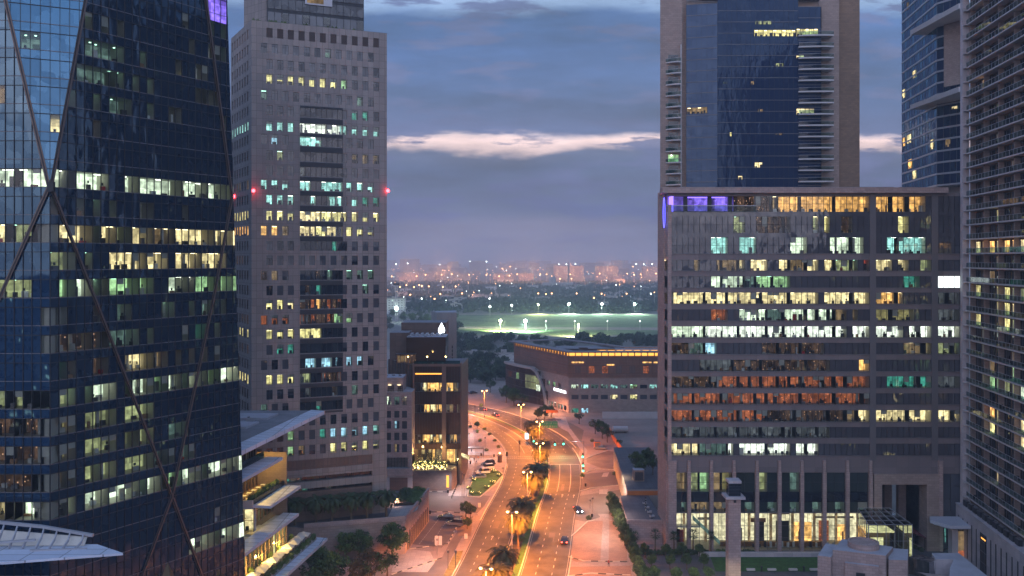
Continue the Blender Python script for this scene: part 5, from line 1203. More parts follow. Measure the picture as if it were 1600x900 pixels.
ribbon(af, ax(590), ax(637), az(731), az(716), 9, 'aaaaaawaw', sb, off=-.8, depth=3)

# ================================================================ DARK RESTAURANT BUILDING
db = root_at('restaurant_building', 'dark brown glazed building with amber-lit restaurant floors beside the road', 'restaurant building', (-26, 285, 0))
D4 = 278.0; ex = lambda p: (p - 800) * D4 / F; ez = lambda p: HE - (p - HOR) * D4 / F; ef = Fr((0, D4, 0), U=(1, 0, 0))
lf4 = Fr((-40.8, 296), P=(-30.4, 278)); rf4 = Fr((ex(721), 278), P=(ex(721) + 1, 300)); ztop = ez(571)
litr = [(598, 612), (632, 645), (679, 693)]
m = MB(); m.prism([(-40.2, 298), (-30.2, 281.4), (ex(721) - .2, 281.4), (ex(721) + .6, 300)], 0, ztop - .2, 'dark_brown', top='roof_grey')
spans = [(ztop, 598)] 
def band(fr, a, b, z0, z1, mt_, d0=-3.4, d1=0): m.fbox(fr, a, b, z0, z1, d0, d1, mt_)
edges = [ztop] + [v_ for a, b in litr for v_ in (ez(a), ez(b))] + [ez(702)]
for k in range(0, len(edges), 2):
    z1, z0 = edges[k], edges[k + 1]
    band(ef, ex(647), ex(693), z0, z1, 'glass_brown'); band(ef, ex(697), ex(720.5), z0, z1, 'glass_brown')
    for q in range(12): m.fbox(ef, ex(647) + q * .83, ex(647) + q * .83 + .06, z0, z1, 0, .12, 'metal_dark')
    for q in range(6): m.fbox(ef, ex(697) + q * .85, ex(697) + q * .85 + .06, z0, z1, 0, .12, 'metal_dark')
m.fbox(ef, ex(690.5), ex(697), ez(727), ztop, -3.4, .35, 'brown_panel'); m.fbox(ef, ex(645), ex(647.5), ez(727), ztop, -3.4, .35, 'brown_panel'); m.fbox(ef, ex(719.5), ex(721), ez(727), ztop + .8, -3.4, .35, 'brown_panel')
m.fbox(ef, ex(645), ex(721), ztop - .3, ztop + .5, -.5, .4, 'brown_panel'); m.fbox(ef, ex(649), ex(690), ez(585), ez(583), .0, .16, 'amber_strip')
m.fbox(lf4, 0, lf4.L, 0, ztop, -3, 0, 'dark_brown')
for q in range(9): m.fbox(lf4, q * 2.3 + .5, q * 2.3 + .7, 0, ztop, 0, .3, 'brown_panel')
m.fbox(rf4, 0, rf4.L, 0, ztop, -1, 0, 'dark_brown')
part(m, 'wall', db)
for i, (a, b) in enumerate(litr):
    ribbon(ef, ex(647.5), ex(690.5), ez(b), ez(a), 9, ['aawwaaaaa', 'aawaawwaa', 'awaaawaaw'][i], db, depth=3.2, roomlen=(3, 5))
    ribbon(ef, ex(697), ex(719.5), ez(b), ez(a), 4, ['aaaa', 'mm.m', '.ma.'][i], db, depth=3.0)
ribbon(ef, ex(648), ex(690), ez(725), ez(702), 8, 'mmawwamm', db, depth=3.3, off=-.6, transom=1); ribbon(ef, ex(697), ex(719.5), ez(725), ez(702), 4, 'aaam', db, depth=3.3, off=-.6)
m = MB(); m.prism([(ex(643), 271), (ex(708), 271), (ex(714), 276), (ex(716), 281.3), (ex(643), 281.3)], 0, ez(727), 'stone_dark', top='paving_dark'); part(m, 'podium', db)
m = MB(); m.box(ex(712), ex(713.2), 276.5, 277.6, 0, ez(727), 'brown_panel'); m.box(ex(719), ex(720.5), 277, 278, 0, ez(727), 'brown_panel'); part(m, 'pillar', db)
m = MB(); m.fbox(ef, ex(700), ex(704), 1.0, 4.6, 7.0, 7.05, 'amber_strip'); part(m, 'entrance_window', db)
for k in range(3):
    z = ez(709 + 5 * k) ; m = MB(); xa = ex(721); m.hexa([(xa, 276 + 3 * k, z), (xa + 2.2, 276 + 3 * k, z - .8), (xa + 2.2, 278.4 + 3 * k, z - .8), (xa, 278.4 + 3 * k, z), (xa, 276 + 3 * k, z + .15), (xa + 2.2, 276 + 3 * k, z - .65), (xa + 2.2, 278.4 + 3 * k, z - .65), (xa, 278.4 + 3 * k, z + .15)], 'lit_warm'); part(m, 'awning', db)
# roof storeys
m = MB(); s2 = 290; xx = lambda p, D: (p - 800) * D / F; zz = lambda p, D: HE - (p - HOR) * D / F
m.box(xx(636, s2), xx(697, s2), s2 - 2, s2 + 10, ztop, zz(526, s2), 'glass_brown', top='roof_pale'); m.box(xx(607, s2), xx(637, s2), s2 + 3, s2 + 12, ztop - 4, zz(521, s2), 'brown_panel', top='roof_grey')
for q in range(7): m.box(xx(640 + 8 * q, s2), xx(643.5 + 8 * q, s2), s2 + 2, s2 + 6, zz(526, s2), zz(522, s2), 'metal_light')
part(m, 'upper_storey', db)
m = MB(); 
for q in range(5): m.box(xx(620, 284) + q * 1.3, xx(620, 284) + q * 1.3 + .15, 282, 282.15, ztop, ztop + 3.0, 'brown_panel')
m.box(xx(619, 284), xx(650, 284), 281.8, 285, ztop + 2.9, ztop + 3.1, 'metal_dark'); m.box(xx(620, 284), xx(649, 284), 285, 285.2, ztop, ztop + 2.8, 'lit_spark'); m.box(xx(621, 284), xx(634, 284), 284.7, 284.9, ztop + .4, ztop + 2.2, 'lit_dimwarm'); part(m, 'pergola', db)
m = MB(); m.box(ex(649), ex(699), 279.5, 284, ztop, ztop + .12, 'pool_blue')
for q in range(9): xq = ex(652) + q * 1.05; m.box(xq, xq + .5, 281, 282.4, ztop + .1, ztop + .5, rnd.choice(('white_stuff', 'dark_stuff', 'teal'))) 
for px in (637, 667, 696): m.box(ex(px), ex(px) + .12, 279, 279.1, ztop, ztop + 2.6, 'metal_grey'); m.ball((ex(px), 279, ztop + 2.6), .22, 'fairy')
m.fbox(ef, ex(647), ex(719), ztop + .5, ztop + 1.5, .1, .14, 'glass_rail'); part(m, 'roof_terrace', db)

bkb = root_at('back_block', 'low brown block carrying a glowing white drop sign behind the dark restaurant building', 'building', (-33, 305, 0))
m = MB(); m.box(xx(627, 302), xx(697, 302), 302, 314, 0, zz(504, 302), 'brown_panel', top='roof_grey'); part(m, 'wall', bkb)
m = MB(); c = PD(690, 513, 301.4); prof = []
for (dx, dz) in ((0, 2.0), (.5, 1.0), (1.0, 0), (1.15, -.7), (.95, -1.4), (.5, -1.85), (0, -2.0)): prof.append((dx, dz))
ptsf = [(c.x + a, c.y - .15, c.z + b) for a, b in prof] + [(c.x - a, c.y - .15, c.z + b) for a, b in prof[-2:0:-1]]
ptsb = [(a, b + .3, c_) for a, b, c_ in ptsf]; m.face(ptsf, 'sign_white'); m.face(ptsb[::-1], 'metal_grey')
for i in range(len(ptsf)): j = (i + 1) % len(ptsf); m.face([ptsf[i], ptsf[j], ptsb[j], ptsb[i]], 'metal_grey')
part(m, 'drop_sign', bkb)
pt_ = root_at('pale_slab_tower', 'windowless pale concrete slab rising behind the dark restaurant building', 'tower', (-24, 325, 0))
m = MB(); m.prism([(xx(682, 318), 318), (xx(713.5, 318), 318), (xx(712, 330), 330), (xx(674, 324), 324)], 0, zz(488, 318), 'concrete', top='roof_pale'); part(m, 'wall', pt_)
m = MB(); 
for k in range(9): m.box(xx(706, 318), xx(707.5, 318), 317.9, 318, zz(540 + 6 * k, 318) - 1, zz(540 + 6 * k, 318), 'metal_dark')
part(m, 'vent_strip', pt_)

# ================================================================ BROWN STONE HALL (centre right)
mu = root_at('cultural_hall', 'broad brownish panelled hall with an amber-lit attic strip and a curved glazed wing', 'public building', (40, 430, 0))
c_ = V3((25.7, 408, 0)); l_ = V3((1.2, 459, 0)); mf = Fr((25.7, 408), U=(1, 0, 0)); ml_ = Fr((l_.x, l_.y), P=(c_.x, c_.y)); mz = lambda p: HE - (p - HOR) * 408 / F; mux = lambda p: (p - 800) * 408 / F - 25.7
ZM = mz(551)
m = MB()
def wall_rows(fr, L_, rows_, holes, top, mats, root_mb):
    prev = top
    for (za, zb, hs) in rows_:
        root_mb.fbox(fr, 0, L_, za, prev, -1.0, 0, mats); x = 0
        for a, b in hs: root_mb.fbox(fr, x, a, zb, za, -1.0, 0, mats); x = b
        root_mb.fbox(fr, x, L_, zb, za, -1.0, 0, mats); prev = zb
    root_mb.fbox(fr, 0, L_, 0, prev, -1.0, 0, mats)
LM = 52
tealc = [(mux(893 + 15.3 * k), mux(904 + 15.3 * k)) for k in range(12)]
wall_rows(mf, LM, [(mz(601), mz(607), tealc), (mz(617), mz(624), tealc), (mz(638), mz(645.5), tealc[:2])], None, mz(590), 'stone_beige', m)
m.fbox(mf, 0, LM, mz(590), mz(556.5), -1, .25, 'museum_panel')
lrows = [(12.4, 10.2, [(30 + 5.5 * k, 33 + 5.5 * k) for k in range(4)]), (3.0, 0.6, [(30 + 3.2 * k, 32.2 + 3.2 * k) for k in range(8)])]
wall_rows(ml_, ml_.L, lrows, None, 16.5, 'stone_beige', m); m.fbox(ml_, 0, ml_.L, 16.5, mz(556.5), -1, .25, 'museum_panel')
# body: four ranges round an open court
body = [(c_.x, c_.y), (c_.x + LM, c_.y), (c_.x + LM, c_.y + 60), (l_.x, l_.y + 8), (l_.x, l_.y)]
m.prism([(c_.x + .6, c_.y + 1.6), (c_.x + LM, c_.y + 1.6), (c_.x + LM, c_.y + 60), (l_.x + 1.5, l_.y + 8), (l_.x + 1.8, l_.y + 1)], 0, mz(556.5) - 2, 'stone_beige', top='roof_grey')
part(m, 'wall', mu)
m = MB()       # attic glow and roof frame
m.fbox(mf, 0, LM, mz(556.5), ZM, -1.2, -1.0, 'amber_strip'); m.fbox(ml_, 0, ml_.L, mz(556.5), ZM, -1.2, -1.0, 'amber_strip'); part(m, 'attic_light', mu)
m = MB()
for k in range(18): m.fbox(mf, k * 3, k * 3 + .35, mz(556.5), ZM, -1, .1, 'museum_mesh')
for k in range(20): m.fbox(ml_, k * 2.8, k * 2.8 + .35, mz(556.5), ZM, -1, .1, 'museum_mesh')
part(m, 'attic_frame', mu)
m = MB()
def ringbar(a, b, w_, z0, z1, mt_):
    d = (b - a).normalized(); nn = V3((-d.y, d.x, 0)) * w_; m.hexa([a + V3((0, 0, z0)), b + V3((0, 0, z0)), b + nn + V3((0, 0, z0)), a + nn + V3((0, 0, z0)), a + V3((0, 0, z1)), b + V3((0, 0, z1)), b + nn + V3((0, 0, z1)), a + nn + V3((0, 0, z1))], mt_)
A1 = V3((c_.x - .3, c_.y - 1.2, 0)); A2 = V3((c_.x + LM, c_.y - 1.2, 0)); A3 = V3((l_.x - 1.8, l_.y - .5, 0)); A4 = V3((l_.x + 24, l_.y + 12, 0)); A5 = V3((c_.x + 28, c_.y + 20, 0)); A6 = V3((c_.x + LM, c_.y + 20, 0))
ringbar(A1, A2, 5.5, ZM, ZM + .5, 'metal_grey'); ringbar(A3, A1, 5.0, ZM, ZM + .51, 'metal_grey'); ringbar(A3 + V3((0, 0, 0)), A4, 3.5, ZM + .02, ZM + .52, 'metal_grey'); ringbar(A4, A5, 3.5, ZM + .03, ZM + .53, 'metal_grey'); ringbar(A5, A6, 4, ZM + .04, ZM + .54, 'metal_grey')
part(m, 'roof', mu)
m = MB(); m.prism([(c_.x + 14, c_.y + 9), (c_.x + LM, c_.y + 9), (c_.x + LM, c_.y + 9.6), (c_.x + 14, c_.y + 9.6)], mz(556.5) - 2, ZM + .2, 'amber_strip'); m.box(c_.x - 4, c_.x + 24, c_.y + 24, c_.y + 38, mz(556.5) - 2, ZM - .6, 'metal_dark', top='roof_grey')
for k in range(9): m.box(c_.x + 14 + 4 * k, c_.x + 15 + 4 * k, c_.y + 8.6, c_.y + 9, mz(556.5) - 2, ZM + .2, 'museum_mesh')
m.box(c_.x + 6, c_.x + 10, c_.y + 14, c_.y + 18, mz(556.5) - 2, ZM + .8, 'metal_dark'); part(m, 'court_wall', mu)
st_ = ['c', 'T', 'e', 'e', 'y', 'e', 'g', '.', 'T', '.', 'c', '.']
for k, (a, b) in enumerate(tealc):
    ribbon(mf, a, b, mz(607), mz(601), 3, [('y' if st_[k] == 'T' else st_[k])] * 3, mu, off=-.4, depth=.5, furn=True)
    ribbon(mf, a, b, mz(624), mz(617), 3, ['l' if k in (6,) else ('w' if k == 4 else '.')] * 3, mu, off=-.4, depth=.5, gm='glass_grey')
for k in (0, 1): ribbon(mf, *tealc[k], mz(645.5), mz(638), 3, ['b' if k else 'T'] * 3, mu, off=-.4, depth=.5)
for (a, b) in lrows[0][2][:3]: ribbon(ml_, a, b, 10.2, 12.4, 2, 'gg', mu, off=-.4, depth=.5)
for (a, b) in lrows[1][2]: ribbon(ml_, a, b, .6, 3.0, 2, 'yy' if rnd.random() < .8 else '..', mu, off=-.4, depth=.5)
for a, b, z in ((mux(893), mux(912), mz(566)), (mux(1004), mux(1018), mz(566)), (mux(1021), mux(1032), mz(566)), (mux(948), mux(960), mz(570))):
    m_ = MB(); m_.fbox(mf, a, b, z - .35, z + .35, .2, .29, 'lit_amber'); part(m_, 'slot_window', mu)
m_ = MB()
for k in range(1, 8): m_.fbox(mf, 0, LM, mz(590) + k * 1.42, mz(590) + k * 1.42 + .1, .25, .4, 'museum_mesh'); m_.fbox(ml_, 0, ml_.L, 16.5 + k * 1.42, 16.6 + k * 1.42, .25, .4, 'museum_mesh')
part(m_, 'facade_rail', mu)
for k in range(8):
    m_ = MB(); m_.fbox(mf, 3 + k * 6.2, 5.6 + k * 6.2, mz(583), mz(572), .2, .27, 'rust_glow_and_reflection' if k in (1, 2, 5) else 'museum_mesh'); part(m_, 'screen_panel', mu)
# curved glazed wing
m = MB(); g = MB(); pts = []
for k in range(15):
    t = k / 14; uu = -3 + 40 * t; bul = 4.2 * math.sin(math.pi * min(1, .25 + t * .8)) ** .8 if t < .96 else .3; pts.append(ml_.pt(uu, 0, bul))
HT = 17.2
for k in range(14):
    a, b = pts[k], pts[k + 1]; f = Fr((a.x, a.y), P=(b.x, b.y)); zt = HT if k < 11 else HT - (k - 10) ** 2 * 1.1
    for r_ in range(5):
        z0 = zt * r_ / 5; z1 = zt * (r_ + 1) / 5
        mt_ = 'glass_brown'
        if r_ == 3 and k in (5, 8, 9, 10, 11): mt_ = 'lit_dim' if k != 5 else 'lit_green'
        if r_ == 2 and k in (8, 9, 10, 11): mt_ = 'lit_cool' if rnd.random() < .4 else 'lit_dim'
        if r_ == 3 and k in (1, 2): mt_ = 'rust_glow_and_reflection'
        g.fq(f, 0, f.L, z0, z1, 0, mt_); g.fbox(f, 0, f.L, z0 - .12, z0 + .12, 0, .25, 'museum_mesh')
    for q in range(3): g.fbox(f, f.L * q / 3 - .05, f.L * q / 3 + .05, 0, zt, 0, .3, 'museum_mesh')
part(g, 'curved_glazing', mu)
tp = [p + V3((0, 0, HT if k < 11 else HT - (k - 10) ** 2 * 1.1)) for k, p in enumerate(pts)]
for a, b in zip(tp, tp[1:]): m.bar(a, b, 2.4, 1.1, 'concrete')
m.bar(tp[-1], V3((tp[-1].x, tp[-1].y, 0)), 2.2, 1.6, 'concrete')
for a, b in zip(pts, pts[1:]): m.face([a + V3((0, 0, HT - .1)), b + V3((0, 0, HT - .1)), V3((b.x + 5, b.y + 3, HT - .1)), V3((a.x + 5, a.y + 3, HT - .1))], 'roof_grey') if False else None
part(m, 'curved_beam', mu)
m = MB(); a, b = ml_.u(866), ml_.u(885)
for q in range(9):
    u0 = a + (b - a) * q / 9; m.fbox(ml_, u0, u0 + (b - a) / 9 * rnd.uniform(.55, .9), 8.6, 9.3 + rnd.uniform(0, .5), .05, .3, 'sign_white')
m.fbox(ml_, a, b, 8.5, 8.7, 0, .2, 'sign_blur'); part(m, 'sign', mu, label='white illuminated lettering, too small to read')

# ================================================================ STEPPED TERRACE BUILDING (left foreground)
sg = root_at('terraced_restaurants', 'stepped restaurant building with white slanting canopies and yellow-lit terraces beside the glass tower', 'restaurant building', (-55, 175, 0))
def TP(D, w_, z): return V3((-48 + .14 * (D - 158) - w_, D, z))
def slab(mb, D0_, D1_, w0, w1, z0, z1, mat, top=None, zi=0.0):
    mb.hexa([TP(D0_, w1, z0 + zi), TP(D0_, w0, z0), TP(D1_, w0, z0), TP(D1_, w1, z0 + zi), TP(D0_, w1, z1 + zi), TP(D0_, w0, z1), TP(D1_, w0, z1), TP(D1_, w1, z1 + zi)], mat, top)
m = MB(); slab(m, 158, 186, 9, 34, 0, 31.5, 'stone_dark'); slab(m, 150, 186, 2.6, 9, 0, 8.6, 'concrete'); slab(m, 158, 199, 9, 34, 31.5, 35.2, 'glass_green'); part(m, 'core', sg)
m = MB(); slab(m, 157.5, 200.8, 3.0, 30, 35.6, 36.1, 'metal_grey', top='roof_grey'); slab(m, 157.5, 200.8, -.0, 3.0, 35.2, 36.0, 'white_panel', zi=.25)
for q in range(4): slab(m, 159 + 10 * q, 165 + 10 * q, 8, 20, 36.1, 36.5, 'roof_pale')
part(m, 'roof', sg)
def canopy(D0_, D1_, w0, w1, z): m = MB(); slab(m, D0_, D1_, w0, w1, z - .5, z, 'white_panel', zi=.15); slab(m, D0_, D1_, w0 - .06, w0, z - .55, z + .06, 'metal_white'); part(m, 'canopy', sg)
canopy(157.5, 177, 0, 3.2, 30.9); canopy(171, 186.5, 0, 3.2, 22.9); canopy(157.5, 185.5, 0, 3.2, 17.4); canopy(165, 198, -1.6, .8, 8.4)
m = MB(); slab(m, 171, 186, 3.2, 20, 22.5, 23.0, 'concrete_light', top='paving'); slab(m, 171, 186.3, 3.2, 3.5, 23.0, 24.1, 'glass_rail'); slab(m, 170.8, 171, 3.2, 20, 22.3, 24.0, 'concrete_light'); slab(m, 158, 177, 3.3, 9, 30.3, 30.8, 'metal_grey'); slab(m, 158, 176, 3.2, 3.4, 30.9, 32.3, 'glass_rail'); part(m, 'terrace_deck', sg)
def fac(D0_, D1_, w_, z0, z1, n, st, depth=2.6, tr_=1):
    a, b = TP(D0_, w_, 0), TP(D1_, w_, 0); f = Fr((a.x, a.y), P=(b.x, b.y)); ribbon(f, 0, f.L, z0, z1, n, st, sg, depth=depth, transom=tr_, mull='brown_panel', mw=.18, md=.2)
fac(158, 185.5, 2.7, 8.9, 16.9, 16, list('l' * 16), 3.0); fac(170, 186, 5.5, 17.8, 22.3, 10, list('ldlllllddd')); fac(171, 186, 8.8, 23.1, 30, 10, list('lwllwlwlll')); fac(158, 176, 5, 31.2, 35, 16, list('.dd.........d...'))
# walls facing the camera at the step
for (Dq, w0, w1, z0, z1, st) in ((171.5, 3.3, 12, 17.8, 22.2, 'lwdw'), (158.5, 2.8, 10, 8.9, 16.9, 'lll')):
    a, b = TP(Dq, w1, 0), TP(Dq, w0, 0); f = Fr((a.x, a.y), P=(b.x, b.y)); ribbon(f, 0, f.L, z0, z1, len(st), list(st), sg, depth=2.0, transom=1, mull='brown_panel', mw=.14)
m = MB(); slab(m, 186, 186.4, 2.7, 12, 0, 30, 'stone_dark'); part(m, 'end_wall', sg)
m = MB(); slab(m, 160, 197, .8, 2.7, 8.3, 8.8, 'paving'); part(m, 'terrace_floor', sg)
m = MB()
for q in range(17): D_ = 161 + q * 2.1; slab(m, D_, D_ + 1.9, .25, .75, 8.5, 9.3, 'concrete')
part(m, 'planter', sg)
def leafy(mb, c, rx, ry, rz, n, mat, size=.3):
    for k in range(n):
        while True:
            a, b, c2 = rnd.uniform(-1, 1), rnd.uniform(-1, 1), rnd.uniform(-1, 1)
            if a * a + b * b + c2 * c2 <= 1: break
        p = V3((c[0] + a * rx, c[1] + b * ry, c[2] + c2 * rz)); d = V3((rnd.uniform(-1, 1), rnd.uniform(-1, 1), rnd.uniform(-1, 1))).normalized(); e_ = d.orthogonal().normalized() * size * rnd.uniform(.6, 1.2); d = d * size * .8
        mb.face([p - d, p + e_, p + d, p - e_], mat)
HD = [(TP(D_, .5, 9.5), 'shrubs in the planter of the lowest yellow-lit terrace') for D_ in range(162, 197, 3)]
for i, (p, lab) in enumerate(HD):
    m = MB(); leafy(m, (0, 0, 0), .5, 1.6, .6, 130, 'leaf', .28); o = m.build('planter_shrub', uv=False); o.location = p; tag(o, 'leafy shrub in the planter edging the lowest yellow-lit terrace', 'shrub', 'shrubs along the lowest terrace')
for i, D_ in enumerate(range(172, 186, 2)):
    m = MB(); leafy(m, (0, 0, 0), .6, 1.0, .8, 110, 'leaf', .26); o = m.build('planter_shrub', uv=False); o.location = TP(D_, 4.1, 24.0); tag(o, 'leafy shrub behind the glass rail of the dining terrace', 'shrub', 'shrubs on the dining terrace')
for i, (D_, w_) in enumerate(((163, 2.2), (168, 2.3), (172, 2.4), (177, 2.4), (181, 2.4), (186, 3.2), (188.5, 2.8))):
    m = MB(); m.tube([(0, 0, 0), (0, 0, 1.8)], .05, 5, 'trunk'); leafy(m, (0, 0, 2.4), .6, .6, 1.1, 120, 'leaf_light', .25); o = m.build('terrace_tree', uv=False); o.location = TP(D_, w_, 8.8); tag(o, 'slim potted tree against the yellow-lit glass of the lowest terrace', 'small tree', 'potted trees on the lowest terrace')
um = thing('parasol', 'square cream parasol over a table on the lowest terrace', 'parasol', TP(164, 1.3, 8.8), 'cream parasols on the lowest terrace')
m = MB(); m.hexa([(-1.3, -1.3, 2.3), (1.3, -1.3, 2.3), (1.3, 1.3, 2.3), (-1.3, 1.3, 2.3), (-.05, -.05, 3.0), (.05, -.05, 3.0), (.05, .05, 3.0), (-.05, .05, 3.0)], 'fabric'); lpart(m, 'canopy', um)
m = MB(); m.tube([(0, 0, 0), (0, 0, 2.9)], .04, 6, 'metal_dark'); lpart(m, 'pole', um)
for q in range(1, 11): dup(um, TP(164 + q * 2.75, 1.3 + .2 * (q % 2), 8.8))
tb = thing('dining_table', 'small table with two chairs on the lit dining terrace', 'dining table', TP(173, 5, 23), 'tables on the dining terrace')
m = MB(); m.box(-.45, .45, -.45, .45, .7, .75, 'white_stuff'); lpart(m, 'tabletop', tb); m = MB(); m.tube([(0, 0, 0), (0, 0, .7)], .05, 6, 'metal_dark'); lpart(m, 'leg', tb)
cht = thing('dining_chair', 'dark chair at a table on the lit dining terrace', 'chair', TP(173, 5.8, 23), 'chairs on the dining terrace')
m = MB(); m.box(-.22, .22, -.22, .22, .42, .48, 'wood'); lpart(m, 'seat', cht); m = MB(); m.box(-.22, -.18, -.22, .22, .48, .9, 'wood'); lpart(m, 'backrest', cht); m = MB(); [m.box(a, a + .04, b, b + .04, 0, .42, 'metal_dark') for a in (-.2, .16) for b in (-.2, .16)]; lpart(m, 'leg_frame', cht)
first = True
for q in range(6):
    for w_ in (4.8, 6.8):
        if not (q == 0 and w_ == 4.8): dup(tb, TP(173 + 2.2 * q, w_, 23))
        for s_ in (-.75, .75):
            if first: first = False; cht.location = TP(173, 4.8 + .75, 23); continue
            dup(cht, TP(173 + 2.2 * q, w_ + s_, 23), math.pi if s_ < 0 else 0)
for D_, w_, z, e_ in ((165, 1.8, 12.5, 260), (173, 1.8, 12.5, 260), (181, 1.8, 12.5, 260), (176, 6, 28.5, 300), (182, 5.5, 28.5, 260), (173, 4, 21.5, 120)):
    ld = bpy.data.lights.new('terrace', 'POINT'); ld.energy = e_ * 3; ld.color = (1, .62, .13); ld.shadow_soft_size = .3; lo = bpy.data.objects.new('terrace_lamp', ld); COL.objects.link(lo); lo.location = TP(D_, w_, z)

# ================================================================ GARDEN TERRACE WALL below the concrete tower
gwl = root_at('garden_terrace', 'raised garden terrace with a long beige retaining wall and palms before the concrete tower', 'terrace', (-30, 215, 0))
m = MB(); tw = [(-48, 206.6), (-25.4, 213), (-22.2, 239), (-31, 240), (-31, 222), (-62, 210)]
m.prism(tw, 0, 8.0, 'stone_beige', top='paving_dark'); part(m, 'retaining_wall', gwl)
m = MB(); P_ = [V3((a, b, 8.5)) for a, b in tw[:3]]
for a, b in zip(P_, P_[1:]): m.bar(a, b, .5, 1.0, 'stone_pink')
part(m, 'parapet', gwl)
m = MB(); m.prism([(-29.8, 214), (-25.9, 214.6), (-23.4, 222), (-23.6, 226), (-29.8, 224)], 8.0, 8.06, 'paving_light'); m.prism([(-29.6, 226), (-23.4, 226), (-22.7, 238), (-29.6, 238)], 8.0, 8.5, 'soil'); part(m, 'planting_bed', gwl)
rw = Fr((-25.4, 213), P=(-22.2, 239))
for q in range(11): m = MB(); m.fbox(rw, 2 + q * 2.2, 3.1 + q * 2.2, .3, 4.4, .0, .05, 'metal_dark'); m.fbox(rw, 1.7 + q * 2.2, 3.4 + q * 2.2, 4.4, 4.6, 0, .2, 'stone_pink'); part(m, 'wall_opening', gwl)

# ================================================================ BLADE CANOPY (bottom left)
bl = root_at('blade_canopy', 'white pointed canopy with curved ribbed trusses jutting in front of the dark glass tower', 'canopy', (-66, 114, 0))
m = MB(); pb = [(-90, 112.5), (-63.2, 111.2), (-49.8, 114.7), (-54.7, 118.2), (-90, 118.5)]; m.prism(pb, 32.1, 32.4, 'white_panel'); part(m, 'blade', bl)
m = MB(); fr_ = [((-90), 119.2, 36.3), (-70, 118.6, 35.4), (-62, 118.3, 34.7), (-55.2, 118.1, 33.6)]
for a, b in zip(fr_, fr_[1:]): m.bar(a, b, .45, .35, 'metal_light'); m.bar((a[0], a[1] - 3.0, a[2] - 2.2 + (.0)), (b[0], b[1] - 1.8, b[2] - 1.2), .3, .25, 'metal_light')
for q in range(14): x = -56.5 - q * 1.75; h = 33.9 + (q * .17); m.bar((x, 118.2, h), (x + .3, 117.0, h - .8), .16, .3, 'metal_light'); m.bar((x + .3, 117.0, h - .8), (x, 116.2, 32.5), .16, .3, 'metal_light')
part(m, 'truss', bl)
m = MB(); m.hexa([(-90, 117.3, 32.5), (-56, 117.3, 32.5), (-56, 117.5, 32.5), (-90, 117.5, 32.5), (-90, 118.9, 35.8), (-56, 118.0, 33.4), (-56, 118.2, 33.4), (-90, 119.1, 35.8)], 'fabric'); part(m, 'soffit_panel', bl)
m = MB(); m.box(-90, -70, 113, 118.2, 0, 32.05, 'glass_green'); part(m, 'support_wall', bl)
ob = root_at('golden_spire', 'small golden pyramid spire tip at the foot of the glass tower', 'spire', (PD(262, 0, 118).x, 118, 0))
m = MB(); x = PD(262, 0, 118).x; zt = HE - (878 - HOR) * 118 / F; m.prism([(x - 1.6, 116.4), (x + 1.6, 116.4), (x + 1.6, 119.6), (x - 1.6, 119.6)], 0, zt - 5, 'stone_beige'); part(m, 'shaft', ob)
m = MB(); a = zt - 5; m.face([(x - 1.6, 116.4, a), (x + 1.6, 116.4, a), (x, 118, zt)], 'frond_dry'); m.face([(x + 1.6, 116.4, a), (x + 1.6, 119.6, a), (x, 118, zt)], 'frond_dry'); m.face([(x + 1.6, 119.6, a), (x - 1.6, 119.6, a), (x, 118, zt)], 'frond_dry'); m.face([(x - 1.6, 119.6, a), (x - 1.6, 116.4, a), (x, 118, zt)], 'frond_dry'); part(m, 'pyramid_tip', ob)

# ================================================================ FORECOURT OBJECTS (bottom right)
pr = root_at('stone_pylon', 'slender square pink stone pylon topped by a dark lantern box, before the lobby', 'pylon', (46.6, 190, 0))
s7 = F / 190; px_ = lambda p: (p - 800) / s7; zp = lambda p: HE - (p - HOR) / s7
m = MB(); m.box(px_(1136), px_(1155), 188.7, 191.3, 0, zp(777), 'stone_pink'); part(m, 'shaft', pr)
m = MB(); m.box(px_(1131), px_(1161), 188.0, 192.0, zp(777), zp(773), 'stone_white'); part(m, 'ledge', pr)
m = MB(); m.box(px_(1137), px_(1155), 188.8, 191.2, zp(773), zp(753), 'glass_dark'); [m.box(px_(1137) - .02, px_(1155) + .02, 188.7, 191.3, zp(773 - 5 * q) - .05, zp(773 - 5 * q) + .03, 'metal_dark') for q in range(4)]; part(m, 'lantern_box', pr)
m = MB(); m.box(px_(1136), px_(1156), 188.6, 191.4, zp(753), zp(749), 'stone_white'); m.box(px_(1144), px_(1148), 188.66, 188.7, zp(783), zp(779), 'metal_dark'); part(m, 'cap', pr)
cu = root_at('stone_pavilion', 'blocky pink stone pavilion with a round drum on its flat roof, bottom right', 'pavilion', (67, 174, 0))
m = MB(); q4 = [(61.8, 172.7), (70.6, 169.3), (74.2, 174.4), (66.1, 179.4)]; m.prism(q4, 0, 14.0, 'stone_pink', top='roof_pale'); m.prism([(58.8, 172.4), (61.0, 171.4), (65.4, 178.6), (63, 179.8)], 0, 13.0, 'stone_pink', top='roof_pale'); m.prism([(71.2, 169.4), (74.6, 169.0), (77.6, 175.4), (74.0, 176.4)], 0, 13.2, 'stone_pink', top='roof_pale')
m.prism([(63.6, 171.2), (69.2, 169.0), (69.5, 169.9), (63.9, 172.1)], 0, 12.0, 'stone_pink', top='roof_pale'); part(m, 'wall', cu)
m = MB(); m.lathe((68.4, 174.4, 14.0), [(2.9, 0), (2.9, 1.1), (2.5, 1.15), (2.5, .9), (0, .9)], 32, 'stone_pink'); part(m, 'drum', cu)
m = MB(); fd = Fr((63.6, 171.2), P=(69.2, 169.0)); m.fbox(fd, 2.0, 3.6, 7.4, 10.4, 0, .04, 'metal_dark'); part(m, 'opening', cu)
